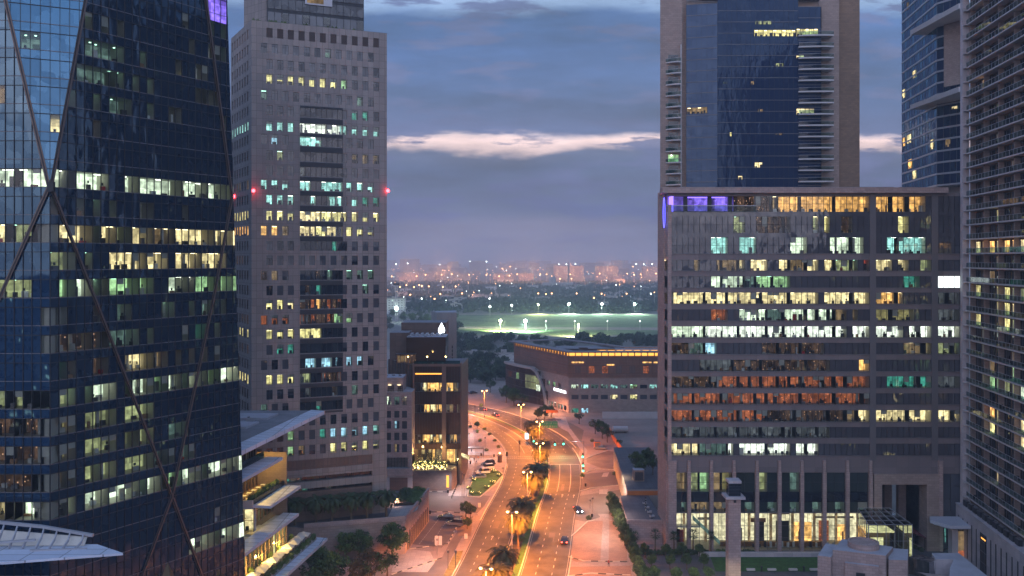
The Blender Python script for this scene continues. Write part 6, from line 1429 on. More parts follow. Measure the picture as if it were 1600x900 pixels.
ls = root_at('stone_wing', 'low pale wing with an L-shaped flat roof and a mauve curved roof, bottom right corner', 'building', (84, 168, 0))
g12 = lambda a, b: tuple(G(a, b, 11.5))[:2]
m = MB(); m.prism([g12(1456, 864), g12(1462, 874), g12(1490, 874), g12(1484, 889), g12(1483, 930), g12(1580, 930), g12(1498, 864)][::1], 0, 11.5, 'stone_white', top='roof_pale'); part(m, 'wall', ls)
m = MB()
for k in range(8):
    t0, t1 = k / 8, (k + 1) / 8; zc = lambda t: 10.2 + 1.0 * math.sin(math.pi * t); y0, y1 = 171.5 - 12 * t0, 171.5 - 12 * t1
    m.face([(77.0, y0, zc(t0)), (86.5, y0 - 1.0, zc(t0) - .8), (86.5, y1 - 1.0, zc(t1) - .8), (77.0, y1, zc(t1))], 'stone_pink')
part(m, 'curved_roof', ls)
m = MB(); m.prism([g12(1418, 868), g12(1440, 866), g12(1468, 872), g12(1452, 877)], 8, 11.3, 'glass_green'); part(m, 'glazed_roof', ls)
for q, (px, lab) in enumerate(((1173, 'leftmost of four'), (1206, 'second from the left of four'), (1239, 'third from the left of four'), (1272, 'rightmost of four'))):
    p = G(px, 892); m = MB(); m.box(-.95, .95, -.3, .3, .12, .5, 'concrete_light'); m.box(-.8, .8, -.35, .35, 0, .12, 'metal_dark'); o = m.build('stone_bench', uv=False); o.location = (p.x, p.y, .03); tag(o, f'long pale stone bench by the lawn, {lab}', 'bench', 'benches by the lawn')
for px in (1190, 1256):
    p = G(px, 893); m = MB(); m.lathe((0, 0, 0), [(.15, 0), (.15, .9), (.28, .95), (.28, 1.15), (0, 1.2)], 10, 'metal_dark'); o = m.build('bollard_light', uv=False); o.location = (p.x, p.y, .03); tag(o, f'dark bollard light between benches, {"left" if px < 1200 else "right"} one', 'bollard light')
aw = root_at('drop_off_canopy', 'pale flat canopy over the drop-off beside the residential podium', 'canopy', (102, 208, 0))
m = MB(); m.prism([(97.8, 209.5), (100.2, 205), (107, 205), (107, 212.5), (99, 212.5)], 8.3, 9.0, 'metal_white'); m.prism([(98.6, 209.4), (100.8, 206), (107, 206), (107, 212), (99.4, 212)], 7.9, 8.3, 'metal_light'); part(m, 'slab', aw)
m = MB(); m.box(102.2, 103.6, 208, 210, 0, 7.9, 'concrete_light'); part(m, 'pillar', aw); m = MB(); m.box(103.6, 107, 209, 209.2, .4, 6.5, 'lit_dimwarm'); m.box(103.8, 106.8, 208.9, 209, .8, 2.0, 'rust_glow_and_reflection'); part(m, 'shop_window', aw)
rh_ = root_at('terrace_cafe', 'low cafe terrace with a dark red awning and clipped hedge in the passage lane', 'cafe', (93, 215, 0))
pA, pB = V3((93.4, 233, 0)), V3((100.0, 212.6, 0)); dd = (pB - pA).normalized(); fc = Fr((pA.x, pA.y), U=dd)
m = MB(); m.hexa([fc.pt(0, 3.0, 0), fc.pt(19, 3.0, 0), fc.pt(19, 3.4, -3), fc.pt(0, 3.4, -3), fc.pt(0, 3.15, 0), fc.pt(19, 3.15, 0), fc.pt(19, 3.6, -3), fc.pt(0, 3.6, -3)], 'red_awning'); part(m, 'awning', rh_)
m = MB()
for q in range(7): m.fbox(fc, q * 3.1, q * 3.1 + .12, 0, 3.05, -.12, 0, 'metal_dark')
part(m, 'post_row', rh_); m = MB(); m.fbox(fc, 0, 19, .0, .9, .5, .9, 'stone_beige'); m.fbox(fc, 1, 18, .6, 2.0, -2.9, -2.8, 'rust_glow_and_reflection'); m.fbox(fc, .6, 5, .8, 1.4, .2, .3, 'amber_strip'); part(m, 'counter', rh_)
for q in range(10):
    m = MB(); leafy(m, (0, 0, .55), 1.0, .5, .5, 120, 'leaf_dark', .2); o = m.build('hedge_shrub', uv=False); p = fc.pt(1 + 2 * q, 0, 1.4); o.location = p; o.rotation_euler = (0, 0, math.atan2(dd.y, dd.x)); tag(o, 'clipped dark shrub along the red-awning cafe', 'shrub', 'hedge of the red-awning cafe')
# ================================================================ STREET LAMPS
def lamp_at(p, ang, label, proto=[None]):
    if proto[0] is None:
        t = thing('street_lamp', label, 'street lamp', p, 'double street lamps on the median')
        m = MB(); m.tube([(0, 0, 0), (0, 0, 11.6)], [.14, .08], 8, 'metal_light'); m.lathe((0, 0, 0), [(.3, 0), (.28, .5), (.14, .6)], 8, 'metal_grey'); lpart(m, 'pole', t)
        m = MB(); m.tube([(-1.0, 0, 11.75), (-.5, 0, 11.62), (0, 0, 11.45), (.5, 0, 11.62), (1.0, 0, 11.75)], .05, 6, 'metal_light'); lpart(m, 'arm', t)
        for s_ in (-1, 1):
            m = MB(); m.box(s_ * 1.0 - .35, s_ * 1.0 + .35, -.16, .16, 11.72, 11.86, 'metal_light'); h = lpart(m, 'lamp_housing', t)
            g = MB(); g.ball((s_ * 1.05, 0, 11.62), .30, 'lamp_orange', 10, 6, .8); b = g.build('lamp_glass', uv=False); b.parent = h; KIDS.setdefault(h.name, []).append(b)
        proto[0] = t; t.rotation_euler = (0, 0, ang); r = t
    else: r = dup(proto[0], p, ang, label)
    return r
def spot(p, e, col, size=160, blend=.5, r=.25, name='street_lamp_light'):
    ld = bpy.data.lights.new('lamp', 'SPOT'); ld.energy = e; ld.color = col; ld.spot_size = R(size); ld.spot_blend = blend; ld.shadow_soft_size = r
    lo = bpy.data.objects.new(name, ld); COL.objects.link(lo); lo.location = p; return lo
ORA = (1, .27, .03)
LL_ = [(-12, 95), (-9, 131)] + LAMPS + [(-38, 427.5), (-76, 454)]
labs = ['just below the frame', 'just below the frame', 'nearest to the camera', 'second from the bottom of the picture', 'third from the bottom of the picture', 'fourth from the bottom, at the junction', 'fifth from the bottom, before the green sign', 'sixth from the bottom, where the road bends', 'farthest, beside the dark building', 'hidden behind the dark building', 'hidden behind the dark building']
for i, (x, y) in enumerate(LL_):
    if 1 < i < 9: lamp_at((x, y, .14), .12 * (i - 4), 'orange double street lamp on the median, ' + labs[i])
    e = 44000 * (1.0 if i < 7 else .9)
    for s_ in (-1.1, 1.1): spot((x + s_ * 1.3, y, 11.5), e * .5, ORA, 166, .35)

# ================================================================ PALMS AND TREES
def palm_mesh(seed, h, nf, L_, fm='frond', fm2='frond_dry', droop=1.0):
    r = random.Random(seed); tr_ = MB(); tr_.tube([(0, 0, 0), (.08, .03, h * .35), (.02, .08, h * .7), (0, 0, h)], [.34, .24, .22, .28], 9, 'trunk_palm')
    for k in range(int(h / .45)): tr_.lathe((0, 0, .3 + k * .45), [(.27, 0), (.33, .1), (.25, .16)], 8, 'trunk_palm') if k * .45 > h * .5 else None
    cr_ = MB()
    for k in range(nf):
        az = 2 * math.pi * k * .618 + r.uniform(-.2, .2); up = 1.0 - 1.7 * (k / nf) + r.uniform(-.15, .15); ln = L_ * r.uniform(.85, 1.1) * (.8 if k < 4 else 1); mt_ = fm2 if k > nf * .86 else fm
        ca, sa = math.cos(az), math.sin(az); pts = []; x = .15; z = h + .1; an = up
        seg = 9; st_ = ln / seg
        for q in range(seg + 1):
            pts.append(V3((x * ca, x * sa, z))); x += st_ * math.cos(an); z += st_ * math.sin(an); an -= (.16 + .05 * q / seg * 2) * droop
        side = V3((-sa, ca, 0))
        for q in range(seg):
            a, b = pts[q], pts[q + 1]; cr_.face([a - side * .04, a + side * .04, b + side * .03, b - side * .03], mt_)
            for j in (0, .33, .66):
                c = a.lerp(b, j); t = (q + j) / seg; ll = ln * .20 * math.sin(math.pi * min(.97, .12 + t * .86)) ** .6
                d = (b - a).normalized()
                for s_ in (-1, 1):
                    e_ = c + side * s_ * ll * .85 + d * ll * .55 + V3((0, 0, -ll * .28 + r.uniform(-.05, .08))); w_ = d * .085
                    cr_.face([c - w_, c + w_, e_], mt_)
    return tr_, cr_
def palm_thing(seed, h, nf, L_, label, p, group, **k):
    t = thing('date_palm', label, 'palm tree', p, group); a, b = palm_mesh(seed, h, nf, L_, **k); lpart(a, 'trunk', t); lpart(b, 'crown', t); return t
PV = []
for i, y in enumerate((180, 191, 216.5, 227, 234.5, 256, 264.5, 271.5, 294, 302, 309.5, 332, 341)):
    c = cp(at_y(y), rnd.uniform(-.2, .5)); lb = f'date palm on the road median, {ORD[i]} from the near end of the row'
    if i < 3: PV.append(palm_thing(11 + i, 7.0, 70, 4.3, lb, (c.x, y, .14), 'date palms on the median')); PV[-1].rotation_euler = (0, 0, i * 1.3)
    else: dup(PV[i % 3], (c.x, y, .14), rnd.uniform(0, 6), lb, rnd.uniform(.88, 1.12))
for q, y in enumerate((193, 222, 239, 253, 273, 297)): 
    m = MB(); leafy(m, (0, 0, .45), 1.6, .9, .45, 160, 'leaf' if q % 2 else 'leaf_light', .25); o = m.build('median_shrub', uv=False); c = cp(at_y(y), .2, .15); o.location = c; tag(o, 'low leafy shrub in the median bed between palms', 'shrub', 'shrubs in the median bed')
TPL = [(460, 781, 'leftmost'), (492, 784, 'second from the left'), (517, 781, 'third from the left'), (547, 780, 'fourth from the left'), (572, 773, 'fifth from the left'), (602, 774, 'rightmost')]
pt0 = None
for i, (px, p, lab) in enumerate(TPL):
    D = 210.0 + (i - 2) * .8; x = (px - 800) * D / F; lb = f'date palm in a row before the concrete tower base, {lab}'
    y = 206.6 + (x + 48) * .283 + 3.0
    if pt0 is None: pt0 = palm_thing(31, 5.2, 46, 3.5, lb, (x, y, 8.0), 'date palms on the garden terrace', fm='leaf_dark', fm2='frond')
    else: dup(pt0, (x, y, 8.0 if x > -47 else 6.5), rnd.uniform(0, 6), lb, rnd.uniform(.93, 1.08))
def fan_palm(label, p):
    t = thing('fan_palm', label, 'palm tree', p, 'fan palms before the lobby'); m = MB(); m.tube([(0, 0, 0), (0, 0, 4.1)], [.2, .14], 8, 'trunk_palm'); lpart(m, 'trunk', t); m = MB()
    r = random.Random(5)
    for k in range(34):
        az = k * 2.4; el = 1.2 - 2.0 * k / 34; d = V3((math.cos(az) * math.cos(el), math.sin(az) * math.cos(el), math.sin(el))); b = V3((0, 0, 4.2)); c = b + d * .75
        sd_ = d.cross(V3((0, 0, 1))).normalized(); m.face([b - sd_ * .03, b + sd_ * .03, c + sd_ * .03, c - sd_ * .03], 'frond')
        for q in range(9): a = (q - 4) * .28; e_ = (d * math.cos(a) + sd_ * math.sin(a)).normalized(); m.face([c - sd_ * .05, c + sd_ * .05, c + e_ * .85 - V3((0, 0, .15 * abs(q - 4) * .4))], 'leaf_dark')
    lpart(m, 'crown', t); return t
fp0 = None
for i, (px, p) in enumerate(((992, 830), (1024, 826), (1053, 828), (1083, 823), (1111, 828))):
    D = 213.0; lb = f'small fan palm before the lobby colonnade, {("leftmost", "second from the left", "third from the left", "fourth from the left", "rightmost")[i]}'; loc = ((px - 800) * D / F, D, .03)
    if fp0 is None: fp0 = fan_palm(lb, loc)
    else: dup(fp0, loc, i * 1.1, lb, 1 + .1 * (i % 2))

def tree_proto(name, label, seed, h, rx, rz, nclump, nleaf, mat, mat2, size, p, group, trunk_h=.4, round_=False):
    r = random.Random(seed); t = thing(name, label, 'tree', p, group)
    m = MB(); th = h * trunk_h; m.tube([(0, 0, 0), (.05, 0, th * .5), (0, .05, th)], [h * .035, h * .026, h * .022], 7, 'trunk')
    cs_ = []
    for k in range(nclump):
        while True:
            a, b, c = r.uniform(-1, 1), r.uniform(-1, 1), r.uniform(-1, 1)
            if (.25 if not round_ else .0) < a * a + b * b + c * c <= 1: break
        cc = V3((a * rx * .75, b * rx * .75, h - rz + c * rz * .78)); cs_.append(cc)
        if k < 9: m.tube([(0, 0, th * r.uniform(.7, 1)), (cc.x * .5, cc.y * .5, (th + cc.z) / 2 + .1), tuple(cc)], [h * .016, h * .01, h * .004], 5, 'trunk')
    lpart(m, 'trunk', t); m = MB()
    for cc in cs_:
        rr = rx * r.uniform(.22, .42) * (1 if not round_ else 1.25); mm = mat2 if r.random() < .3 else mat
        for q in range(nleaf):
            d = V3((r.gauss(0, 1), r.gauss(0, 1), r.gauss(0, 1))); d = d.normalized() * rr * r.random() ** .4; d.z *= .75; pp = cc + d
            n_ = V3((r.uniform(-1, 1), r.uniform(-1, 1), r.uniform(-1, 1))).normalized(); e_ = n_.orthogonal().normalized(); g_ = n_.cross(e_); z_ = size * r.uniform(.6, 1.3)
            m.face([pp - e_ * z_, pp + g_ * z_ * .5, pp + e_ * z_, pp - g_ * z_ * .5], mm)
    lpart(m, 'crown', t, uv=False); return t
PR = {}
def tree(kind, label, p, group=None, sc_=1.0):
    spec = {'leafy': ('leafy_tree', 41, 6.2, 2.9, 2.3, 38, 70, 'leaf', 'leaf_dark', .22), 'light': ('leafy_tree', 42, 5.6, 2.2, 2.2, 30, 60, 'leaf_light', 'leaf', .2), 'sparse': ('sparse_tree', 43, 6.0, 2.6, 2.2, 22, 40, 'leaf_dark', 'leaf', .24),
            'round': ('clipped_tree', 44, 3.6, 1.35, 1.25, 26, 70, 'leaf', 'leaf_dark', .16), 'column': ('column_tree', 45, 6.4, 1.8, 2.9, 40, 60, 'leaf_dark', 'leaf', .22), 'far': ('dense_tree', 46, 8.5, 5.0, 3.6, 20, 26, 'leaf_dark', 'leaf_far', .75), 'far2': ('dense_tree', 47, 7.0, 4.4, 3.0, 16, 26, 'leaf_far', 'leaf_dark', .8),
            'rust': ('leafy_tree', 48, 5.6, 2.4, 2.2, 26, 55, 'frond_dry', 'leaf', .22)}[kind]
    if kind not in PR:
        t = tree_proto(spec[0], label, spec[1], spec[2], spec[3], spec[4], spec[5], spec[6], spec[7], spec[8], spec[9], p, group, round_=kind in ('round', 'column', 'far', 'far2')); t.scale = (sc_,) * 3; PR[kind] = t; return t
    return dup(PR[kind], p, rnd.uniform(0, 6.28), label, sc_, group)
# note: groups differ per place, so set them on every copy
TR = [(496, 872, 'leafy', 1.0, 4, 'leafy tree at the lower end of the sloping white canopy'), (520, 884, 'leafy', 1.0, 4, 'big leafy tree at the bottom, second from the sloping canopy'), (490, 893, 'sparse', .9, 3, 'thin tree cut by the bottom edge beside the sloping canopy'), (541, 848, 'light', 1.0, 5, 'bright green-lit tree against the retaining wall'),
      (562, 846, 'leafy', .9, 5, 'darker tree right of the bright green one'), (577, 836, 'light', .9, 5, 'yellow-green tree near the middle of the retaining wall'), (613, 838, 'leafy', 1.05, 5, 'tall leafy tree before the right corner of the retaining wall'), (580, 880, 'rust', 1.1, 4, 'wide brownish tree at the bottom centre-left'), (561, 892, 'rust', .9, 3, 'small brownish tree at the bottom edge'), (605, 875, 'sparse', .8, 3, 'low sparse tree on the left plaza'),
      (728, 792, 'leafy', .7, 3.4, 'small leafy tree on the stone bed by the parked car'), (735, 796, 'sparse', .7, 3.2, 'small sparse tree at the corner of the stone bed'), (730, 815, 'leafy', .5, 2.4, 'smallest tree on the stone bed'),
      (905, 650, 'sparse', .9, 4, 'sparse tree below the white lit sign of the brown hall'), (930, 662, 'sparse', 1.1, 4, 'sparse tree in the sand, first of a small clump'), (941, 668, 'leafy', 1.1, 4, 'leafy tree in the middle of the sand clump'), (949, 676, 'sparse', 1.0, 4, 'lowest tree of the sand clump'),
      (766, 600, 'sparse', 1.2, 5, 'sparse tree alone on the sand above the road bend'), (752, 633, 'light', .5, 2, 'tiny bush on the verge above the road'), (791, 612, 'leafy', 1.4, 4, 'left dark tree beside the curved glazed wing'), (803, 616, 'leafy', 1.4, 4, 'middle dark tree beside the curved glazed wing'), (816, 622, 'sparse', 1.3, 4, 'right dark tree beside the curved glazed wing'),
      (851, 641, 'leafy', 1.1, 5, 'dense tree behind the highest median palm'), (861, 640, 'light', 1.0, 5, 'paler tree behind the highest median palm'), (842, 645, 'leafy', .9, 5, 'small dense tree left of the green sign'),
      (968, 690, 'sparse', .5, 2, 'small bush by the orange-lit wall'), (746, 662, 'leafy', .5, 2, 'small bush beside the lit walkway')]
for px, p, kd, s_, hc, lab in TR:
    s_ = s_ * (1.35 if px < 620 else 1.0); h = {'leafy': 3.9, 'light': 3.4, 'sparse': 3.8, 'rust': 3.4}[kd] * s_; q = G(px, p, h); tree(kd, lab, (q.x, q.y, .03), 'small trees round the junction', s_)
for i, (px, p) in enumerate(((995, 712), (1001, 722), (1013, 706), (1020, 718))):
    q = G(px, p, 11.5); tree('sparse' if i % 2 else 'leafy', f'dark tree on the upper terrace left of the block, {("first", "second", "third", "fourth")[i]} from the left', (q.x, q.y, 7.0), 'trees on the upper terrace', .95)
for i in range(8):
    y = 219 + i * 4.2; x = 27.6 - .0 * i; tree('column', f'dense column-shaped tree left of the pink podium, {ORD[i]} from the near end', (x, y, .03), 'column trees beside the podium', .95)
for i in range(7):
    y = 189 + i * 4.6; tree('column', f'dense hedge tree at the left edge of the forecourt, {ORD[i]} from the near end', (27.6 + .1 * i, y, .03), 'hedge trees at the left edge of the forecourt', .78 + .06 * (i % 2))
gi = 0
for (py_, pxs, s_) in ((857, (1008, 1040, 1066, 1093), .95), (875, (1018, 1047, 1073, 1100), 1.0), (896, (1012, 1024, 1056, 1084, 1108), 1.05)):
    for j, px in enumerate(pxs):
        q = G(px, py_, 2.2); row = {857: 'far', 875: 'middle', 896: 'near'}[py_]; tree('round', f'round clipped tree in the {row} row of the forecourt garden, {ORD[j]} from the left', (q.x, q.y, .03), 'clipped trees in the forecourt garden', s_)
for j in range(9):
    m = MB(); leafy(m, (0, 0, .6), 1.9, .8, .7, 260, 'leaf_dark' if j % 3 else 'leaf', .22); o = m.build('hedge_shrub', uv=False); o.location = (29.5 + 3.1 * j + (0 if j < 6 else 1.5), 212.2, .03); tag(o, 'dark leafy shrub in the hedge at the foot of the lobby glass', 'shrub', 'hedge at the foot of the lobby')
# restaurant terraces with fairy lights
for j in range(8):
    x = ex(645) + j * 1.45; y = 272.2 + .25 * (j % 3); m = MB(); m.tube([(0, 0, 0), (0, 0, 1.6)], .06, 5, 'trunk'); leafy(m, (0, 0, 1.9), .9, .9, .9, 110, 'leaf', .22)
    for q in range(26):
        a = rnd.uniform(0, 6.28); zz_ = rnd.uniform(.1, 2.6); rr = .95 * math.sin(min(3.0, .4 + zz_)); m.ball((rr * math.cos(a), rr * math.sin(a), zz_), .075, 'fairy', 5, 3)
    o = m.build('fairy_light_tree', uv=False); o.location = (x, y, ez(727)); tag(o, 'small potted tree hung with golden fairy lights on the restaurant terrace', 'small tree', 'fairy-light trees on the restaurant terrace')
for x, y, z, e_ in ((-28, 274, 11, 700), (-22, 274.5, 11, 700), (-17, 275, 7, 300), (-26, 281, ztop + 2.5, 100)):
    ld = bpy.data.lights.new('terrace', 'POINT'); ld.energy = e_; ld.color = (1, .62, .2); ld.shadow_soft_size = .3; lo = bpy.data.objects.new('terrace_lamp', ld); COL.objects.link(lo); lo.location = (x, y, z)
# hedge lights round the green island
for q, (px, p) in enumerate(((733, 765), (741, 752), (750, 741), (760, 737), (771, 738), (779, 744), (770, 756), (760, 764), (748, 772), (737, 773))):
    m = MB(); leafy(m, (0, 0, .4), .9, .9, .4, 110, 'leaf', .2)
    for k in range(5): m.ball((rnd.uniform(-.8, .8), rnd.uniform(-.8, .8), rnd.uniform(.5, .85)), .06, 'fairy', 5, 3)
    g_ = G(px, p); o = m.build('island_shrub', uv=False); o.location = (g_.x, g_.y, .1); tag(o, 'low shrub with tiny warm lights round the green island by the walkway', 'shrub', 'lit shrubs round the green island')
spot((G(756, 752).x, G(756, 752).y, 5), 500, (1, .9, .6), 170, name='island_light'); 
for px, p, e_ in ((722, 742, 6000), (729, 710, 4000), (724, 680, 2500), (705, 775, 2500), (541, 856, 700), (577, 850, 700)): g_ = G(px, p); spot((g_.x, g_.y, 7), e_, (.9, .86, .95), 160, name='walkway_tree_light')  # last two spots are added to brighten the trees by the retaining wall
for px, p, e_, c in ((945, 745, 9000, (1, .72, .6)), (940, 785, 12000, (1, .70, .58)), (900, 845, 8000, (1, .5, .3)), (960, 850, 5000, (1, .55, .4)), (690, 825, 9000, (1, .6, .5)), (650, 880, 6000, (1, .65, .6)), (770, 680, 9000, (1, .5, .3)), (900, 680, 6000, (1, .6, .55)), (960, 735, 5000, (1, .7, .4)), (600, 885, 3000, (1, .7, .4)), (1150, 880, 2500, (1, .9, .6)), (1220, 880, 2500, (1, .9, .6)), (1040, 872, 2200, (.95, .85, .75)), (1090, 862, 2000, (1, .9, .65)), (740, 615, 16000, (1, .6, .55)), (850, 615, 26000, (1, .4, .2)), (620, 780, 5000, (1, .55, .4))):
    g_ = G(px, p, 9); spot((g_.x, g_.y, 9.0), e_ * .5, c, 165, r=.5, name='added_area_light')  # added spots without masts, brightening plazas, forecourt and hall front
for j in range(9):
    m = MB(); leafy(m, (0, 0, .5), 2.0, 1.3, .8, 260, 'leaf_dark' if j % 2 else 'leaf', .25); o = m.build('terrace_shrub', uv=False); o.location = (-24.8 - 3.0 * (j % 2), 227 + 1.3 * j, 8.5); tag(o, 'dark leafy shrub in the planted bed on the raised garden terrace', 'shrub', 'shrubs on the raised garden terrace')
# dark woods in the middle distance
k = 0
for i in range(150):
    if i < 62: D = rnd.uniform(505, 700); px = rnd.uniform(716, 800) if D < 600 else rnd.uniform(700, 812)
    elif i < 118: D = rnd.uniform(700, 770); px = rnd.uniform(715, 1060)
    else: D = rnd.uniform(860, 1120); px = rnd.uniform(585, 720)
    if 700 < D < 1000 and rnd.random() < .0: continue
    x = (px - 800) * D / F
    g_ = ('trees in the dark wood behind the road bend', 'tree of the dark wood beyond the road bend') if i < 62 else (('trees behind the brown hall', 'dark bushy tree in the belt between brown hall and floodlit field') if i < 118 else ('trees left of the floodlit field', 'green-lit tree in the grove left of the floodlit field'))
    tree('far' if i % 2 else 'far2', g_[1], (x, D, 0), g_[0], rnd.uniform(.8, 1.25))
wd = MB(); rw_ = random.Random(3)
for k in range(5200):
    D = rw_.choice((rw_.uniform(1165, 1500), rw_.uniform(1300, 2400), rw_.uniform(1700, 2700))); x = rw_.uniform(-.2, .22) * D
    if x < -.03 * D and D < 2000 and rw_.random() < .35: continue
    h = rw_.uniform(5, 9); r_ = rw_.uniform(4, 8); c = (x, D, h * .6)
    for q in range(7):
        a, b, e_ = rw_.uniform(-1, 1) * r_, rw_.uniform(-1, 1) * r_, rw_.uniform(-.6, .6) * h * .7; s_ = rw_.uniform(1.6, 3.6); p = V3((c[0] + a, c[1] + b, max(1, c[2] + e_))); n_ = V3((rw_.uniform(-1, 1), rw_.uniform(-1, 1), rw_.uniform(-.5, 1))).normalized(); o_ = n_.orthogonal().normalized(); g_ = n_.cross(o_)
        wd.face([p - o_ * s_, p - g_ * s_ * .7, p + o_ * s_ * .8, p + g_ * s_], 'leaf_far')
tag(wd.build('wood', uv=False), kind='stuff', label='dark wood and gardens spreading between the floodlit field and the town', cat='wood')

# ================================================================ VEHICLES
def car(label, loc, rz, paint, head=False, tail=False, suv=False, cat='car', group=None):
    t = thing('parked_car' if not (head or tail) else 'moving_car', label, cat, loc, group, rz)
    H1, H2 = (.95, 1.75) if suv else (.82, 1.42); Lh = 2.35; m = MB()
    prof = [(-Lh, .35), (-Lh + .05, H1 - .05), (-Lh + .9, H1 + .04), (Lh - 1.2, H1 + .02), (Lh - .15, H1 - .22), (Lh, .45), (Lh - .1, .28), (-Lh + .1, .28)]
    for y0, y1, s_ in ((-.9, .9, 1),):
        n = len(prof); i = len(m.v); m.v += [(x, -.9, z) for x, z in prof] + [(x, .9, z) for x, z in prof]; m.f.append(tuple(i + k for k in range(n))); m.m.append(paint); m.f.append(tuple(i + n + k for k in reversed(range(n)))); m.m.append(paint)
        for k in range(n): j = (k + 1) % n; m.f.append((i + k, i + n + k, i + n + j, i + j)); m.m.append(paint)
    x0, x1, x2, x3 = (-2.1, -1.95, .45, 1.15) if suv else (-1.75, -1.1, .25, 1.05)
    m.hexa([(x1, -.68, H2 - .04), (x2, -.68, H2 - .04), (x2, .68, H2 - .04), (x1, .68, H2 - .04), (x1 + .05, -.62, H2 + .03), (x2 - .05, -.62, H2 + .03), (x2 - .05, .62, H2 + .03), (x1 + .05, .62, H2 + .03)], paint); lpart(m, 'body', t)
    g = MB(); g.hexa([(x0, -.84, H1), (x3, -.84, H1), (x3, .84, H1), (x0, .84, H1), (x1, -.69, H2 - .04), (x2, -.69, H2 - .04), (x2, .69, H2 - .04), (x1, .69, H2 - .04)], 'glass_dark'); lpart(g, 'window_glass', t)
    for a in (-1.45, 1.4):
        for b in (-.86, .68): w_ = MB(); w_.tube([(a, b, .34), (a, b + .18, .34)], .34, 14, 'tyre'); w_.tube([(a, b - .01, .34), (a, b + .19, .34)], .18, 10, 'metal_light'); lpart(w_, 'wheel', t)
    for b in (-.75, .45):
        h = MB(); h.box(Lh - .12, Lh + .0, b, b + .3, .58, .76, 'headlight' if head else 'white_stuff'); lpart(h, 'headlight', t)
        h = MB(); h.box(-Lh - .02, -Lh + .06, b, b + .3, .62, .82, 'taillight' if (tail or head) else 'red'); lpart(h, 'taillight', t)
    return t
def carg(px, p, rz, *a, **k): g_ = G(px, p); return car(a[0], (g_.x, g_.y, .03), R(rz), *a[1:], **k)
carg(712, 821, 165, 'silver-grey off-road car parked alone on the left parking area', 'car_silver', suv=True); carg(697, 811, 175, 'dark low car just behind the silver-grey one', 'car_dark')
carg(722, 741, -95, 'car driving towards us with bright white headlights on the walkway lane', 'car_dark', head=True)
c1_ = carg(754, 740, 200, 'white off-road car parked at the island, front one of the row', 'car_white', suv=True, group='cars parked by the green island')
carg(761, 733, 200, 'white car parked second in the row by the green island', 'car_white', suv=True, group='cars parked by the green island'); carg(763, 727, 200, 'dark car parked third in the row by the green island', 'car_dark', suv=True, group='cars parked by the green island'); carg(748, 747, 200, 'pale car nearest the camera in the row by the green island', 'car_silver', group='cars parked by the green island')
carg(938, 702, 170, 'silver car parked at the dirt patch on the right', 'car_silver'); carg(695, 762, 10, 'small blue-white van at the drop-off below the restaurant', 'car_white', suv=True, head=False)
carg(739, 615, 30, 'dark car parked on the sand above the road bend', 'car_dark'); carg(814, 634, 40, 'small dark car parked on the sand near the curved wing', 'car_dark')
for s_, o_, d_, lab, kw in ((at_y(396), 5.5, 1, 'dark car with red tail lights driving away on the far bend', dict(tail=True)), (at_y(408), 8.6, 1, 'second dark car with red tail lights farther round the bend', dict(tail=True)), (at_y(407), -6.0, -1, 'car with white headlights coming round the far bend', dict(head=True)), (at_y(413), -8.6, -1, 'second car with white headlights farther round the bend', dict(head=True)), (at_y(262), 11.5, -1, None, {})):
    if lab is None: continue
    a, b = cp(s_, o_), cp(s_ + 2, o_); d = (b - a) * d_; car(lab, (a.x, a.y, .04), math.atan2(d.y, d.x), 'car_dark', **kw)
g_ = G(903, 800); car('dark car with lit lights waiting in the right service lane', (g_.x, g_.y, .04), R(-80), 'car_dark', head=True)
m = MB(); m.tube([(-3, 0, 1.4), (3, 0, 1.4)], 1.25, 16, 'concrete_light'); m.box(-2, -1.6, -1, 1, 0, .6, 'metal_grey'); m.box(1.6, 2, -1, 1, 0, .6, 'metal_grey'); o = m.build('water_tank', uv=False); g_ = G(969, 676); o.location = (g_.x, g_.y, 0); tag(o, 'pale cylindrical water tank lying on the sand lot', 'tank')
for j, (px, p, lab) in enumerate(((933, 695, 'small orange container beside the silver car'),)):
    m = MB(); m.box(-1.1, 1.1, -1, 1, .1, 2.2, 'orange_panel'); m.box(-1.15, 1.15, -1.05, 1.05, 2.2, 2.3, 'metal_grey'); m.box(-.9, .9, -1.03, -1.0, .4, 1.9, 'metal_grey'); o = m.build('container', uv=False); g_ = G(px, p + 4); o.location = (g_.x, g_.y, 0); tag(o, lab, 'container')

# ================================================================ SIGNALS AND SIGNS
def signal(label, px, p, hgt, arm=0, lamps=1, r=.3):
    D = None; s_ = (p - HOR) / (HE - hgt); g_ = V3(((px - 800) / s_, F / s_, 0)); t = thing('traffic_light', label, 'traffic light', (g_.x, g_.y, 0)); m = MB()
    m.tube([(arm, 0, 0), (arm, 0, hgt + .6)], .1, 8, 'metal_grey')
    if arm: m.tube([(arm, 0, hgt + .5), (0, 0, hgt + .5)], .07, 8, 'metal_grey')
    lpart(m, 'pole', t); m = MB(); m.box(-.25, .25, -.05, .2, hgt - .7, hgt + .8, 'metal_dark'); lpart(m, 'signal_head', t)
    m = MB(); m.ball((0, -.1, hgt - .35), r, 'signal_green', 10, 6); lpart(m, 'green_lamp', t); return t
signal('green traffic light hanging over the right carriageway, left one of two', 867, 693, 6.5, arm=-2.5); signal('green traffic light hanging over the right carriageway, right one of two', 880.5, 692, 6.5, arm=7)
signal('green traffic light on the right kerb at the crossing', 910.5, 712, 5.0); signal('second green traffic light just below the one on the right kerb', 911, 726, 3.2); signal('green traffic light on the median beside the highest palm', 834, 688, 4.5)
for px, p, z in ((911, 734, 2.0),):
    signal('lowest green light on the right kerb', px, p, z)
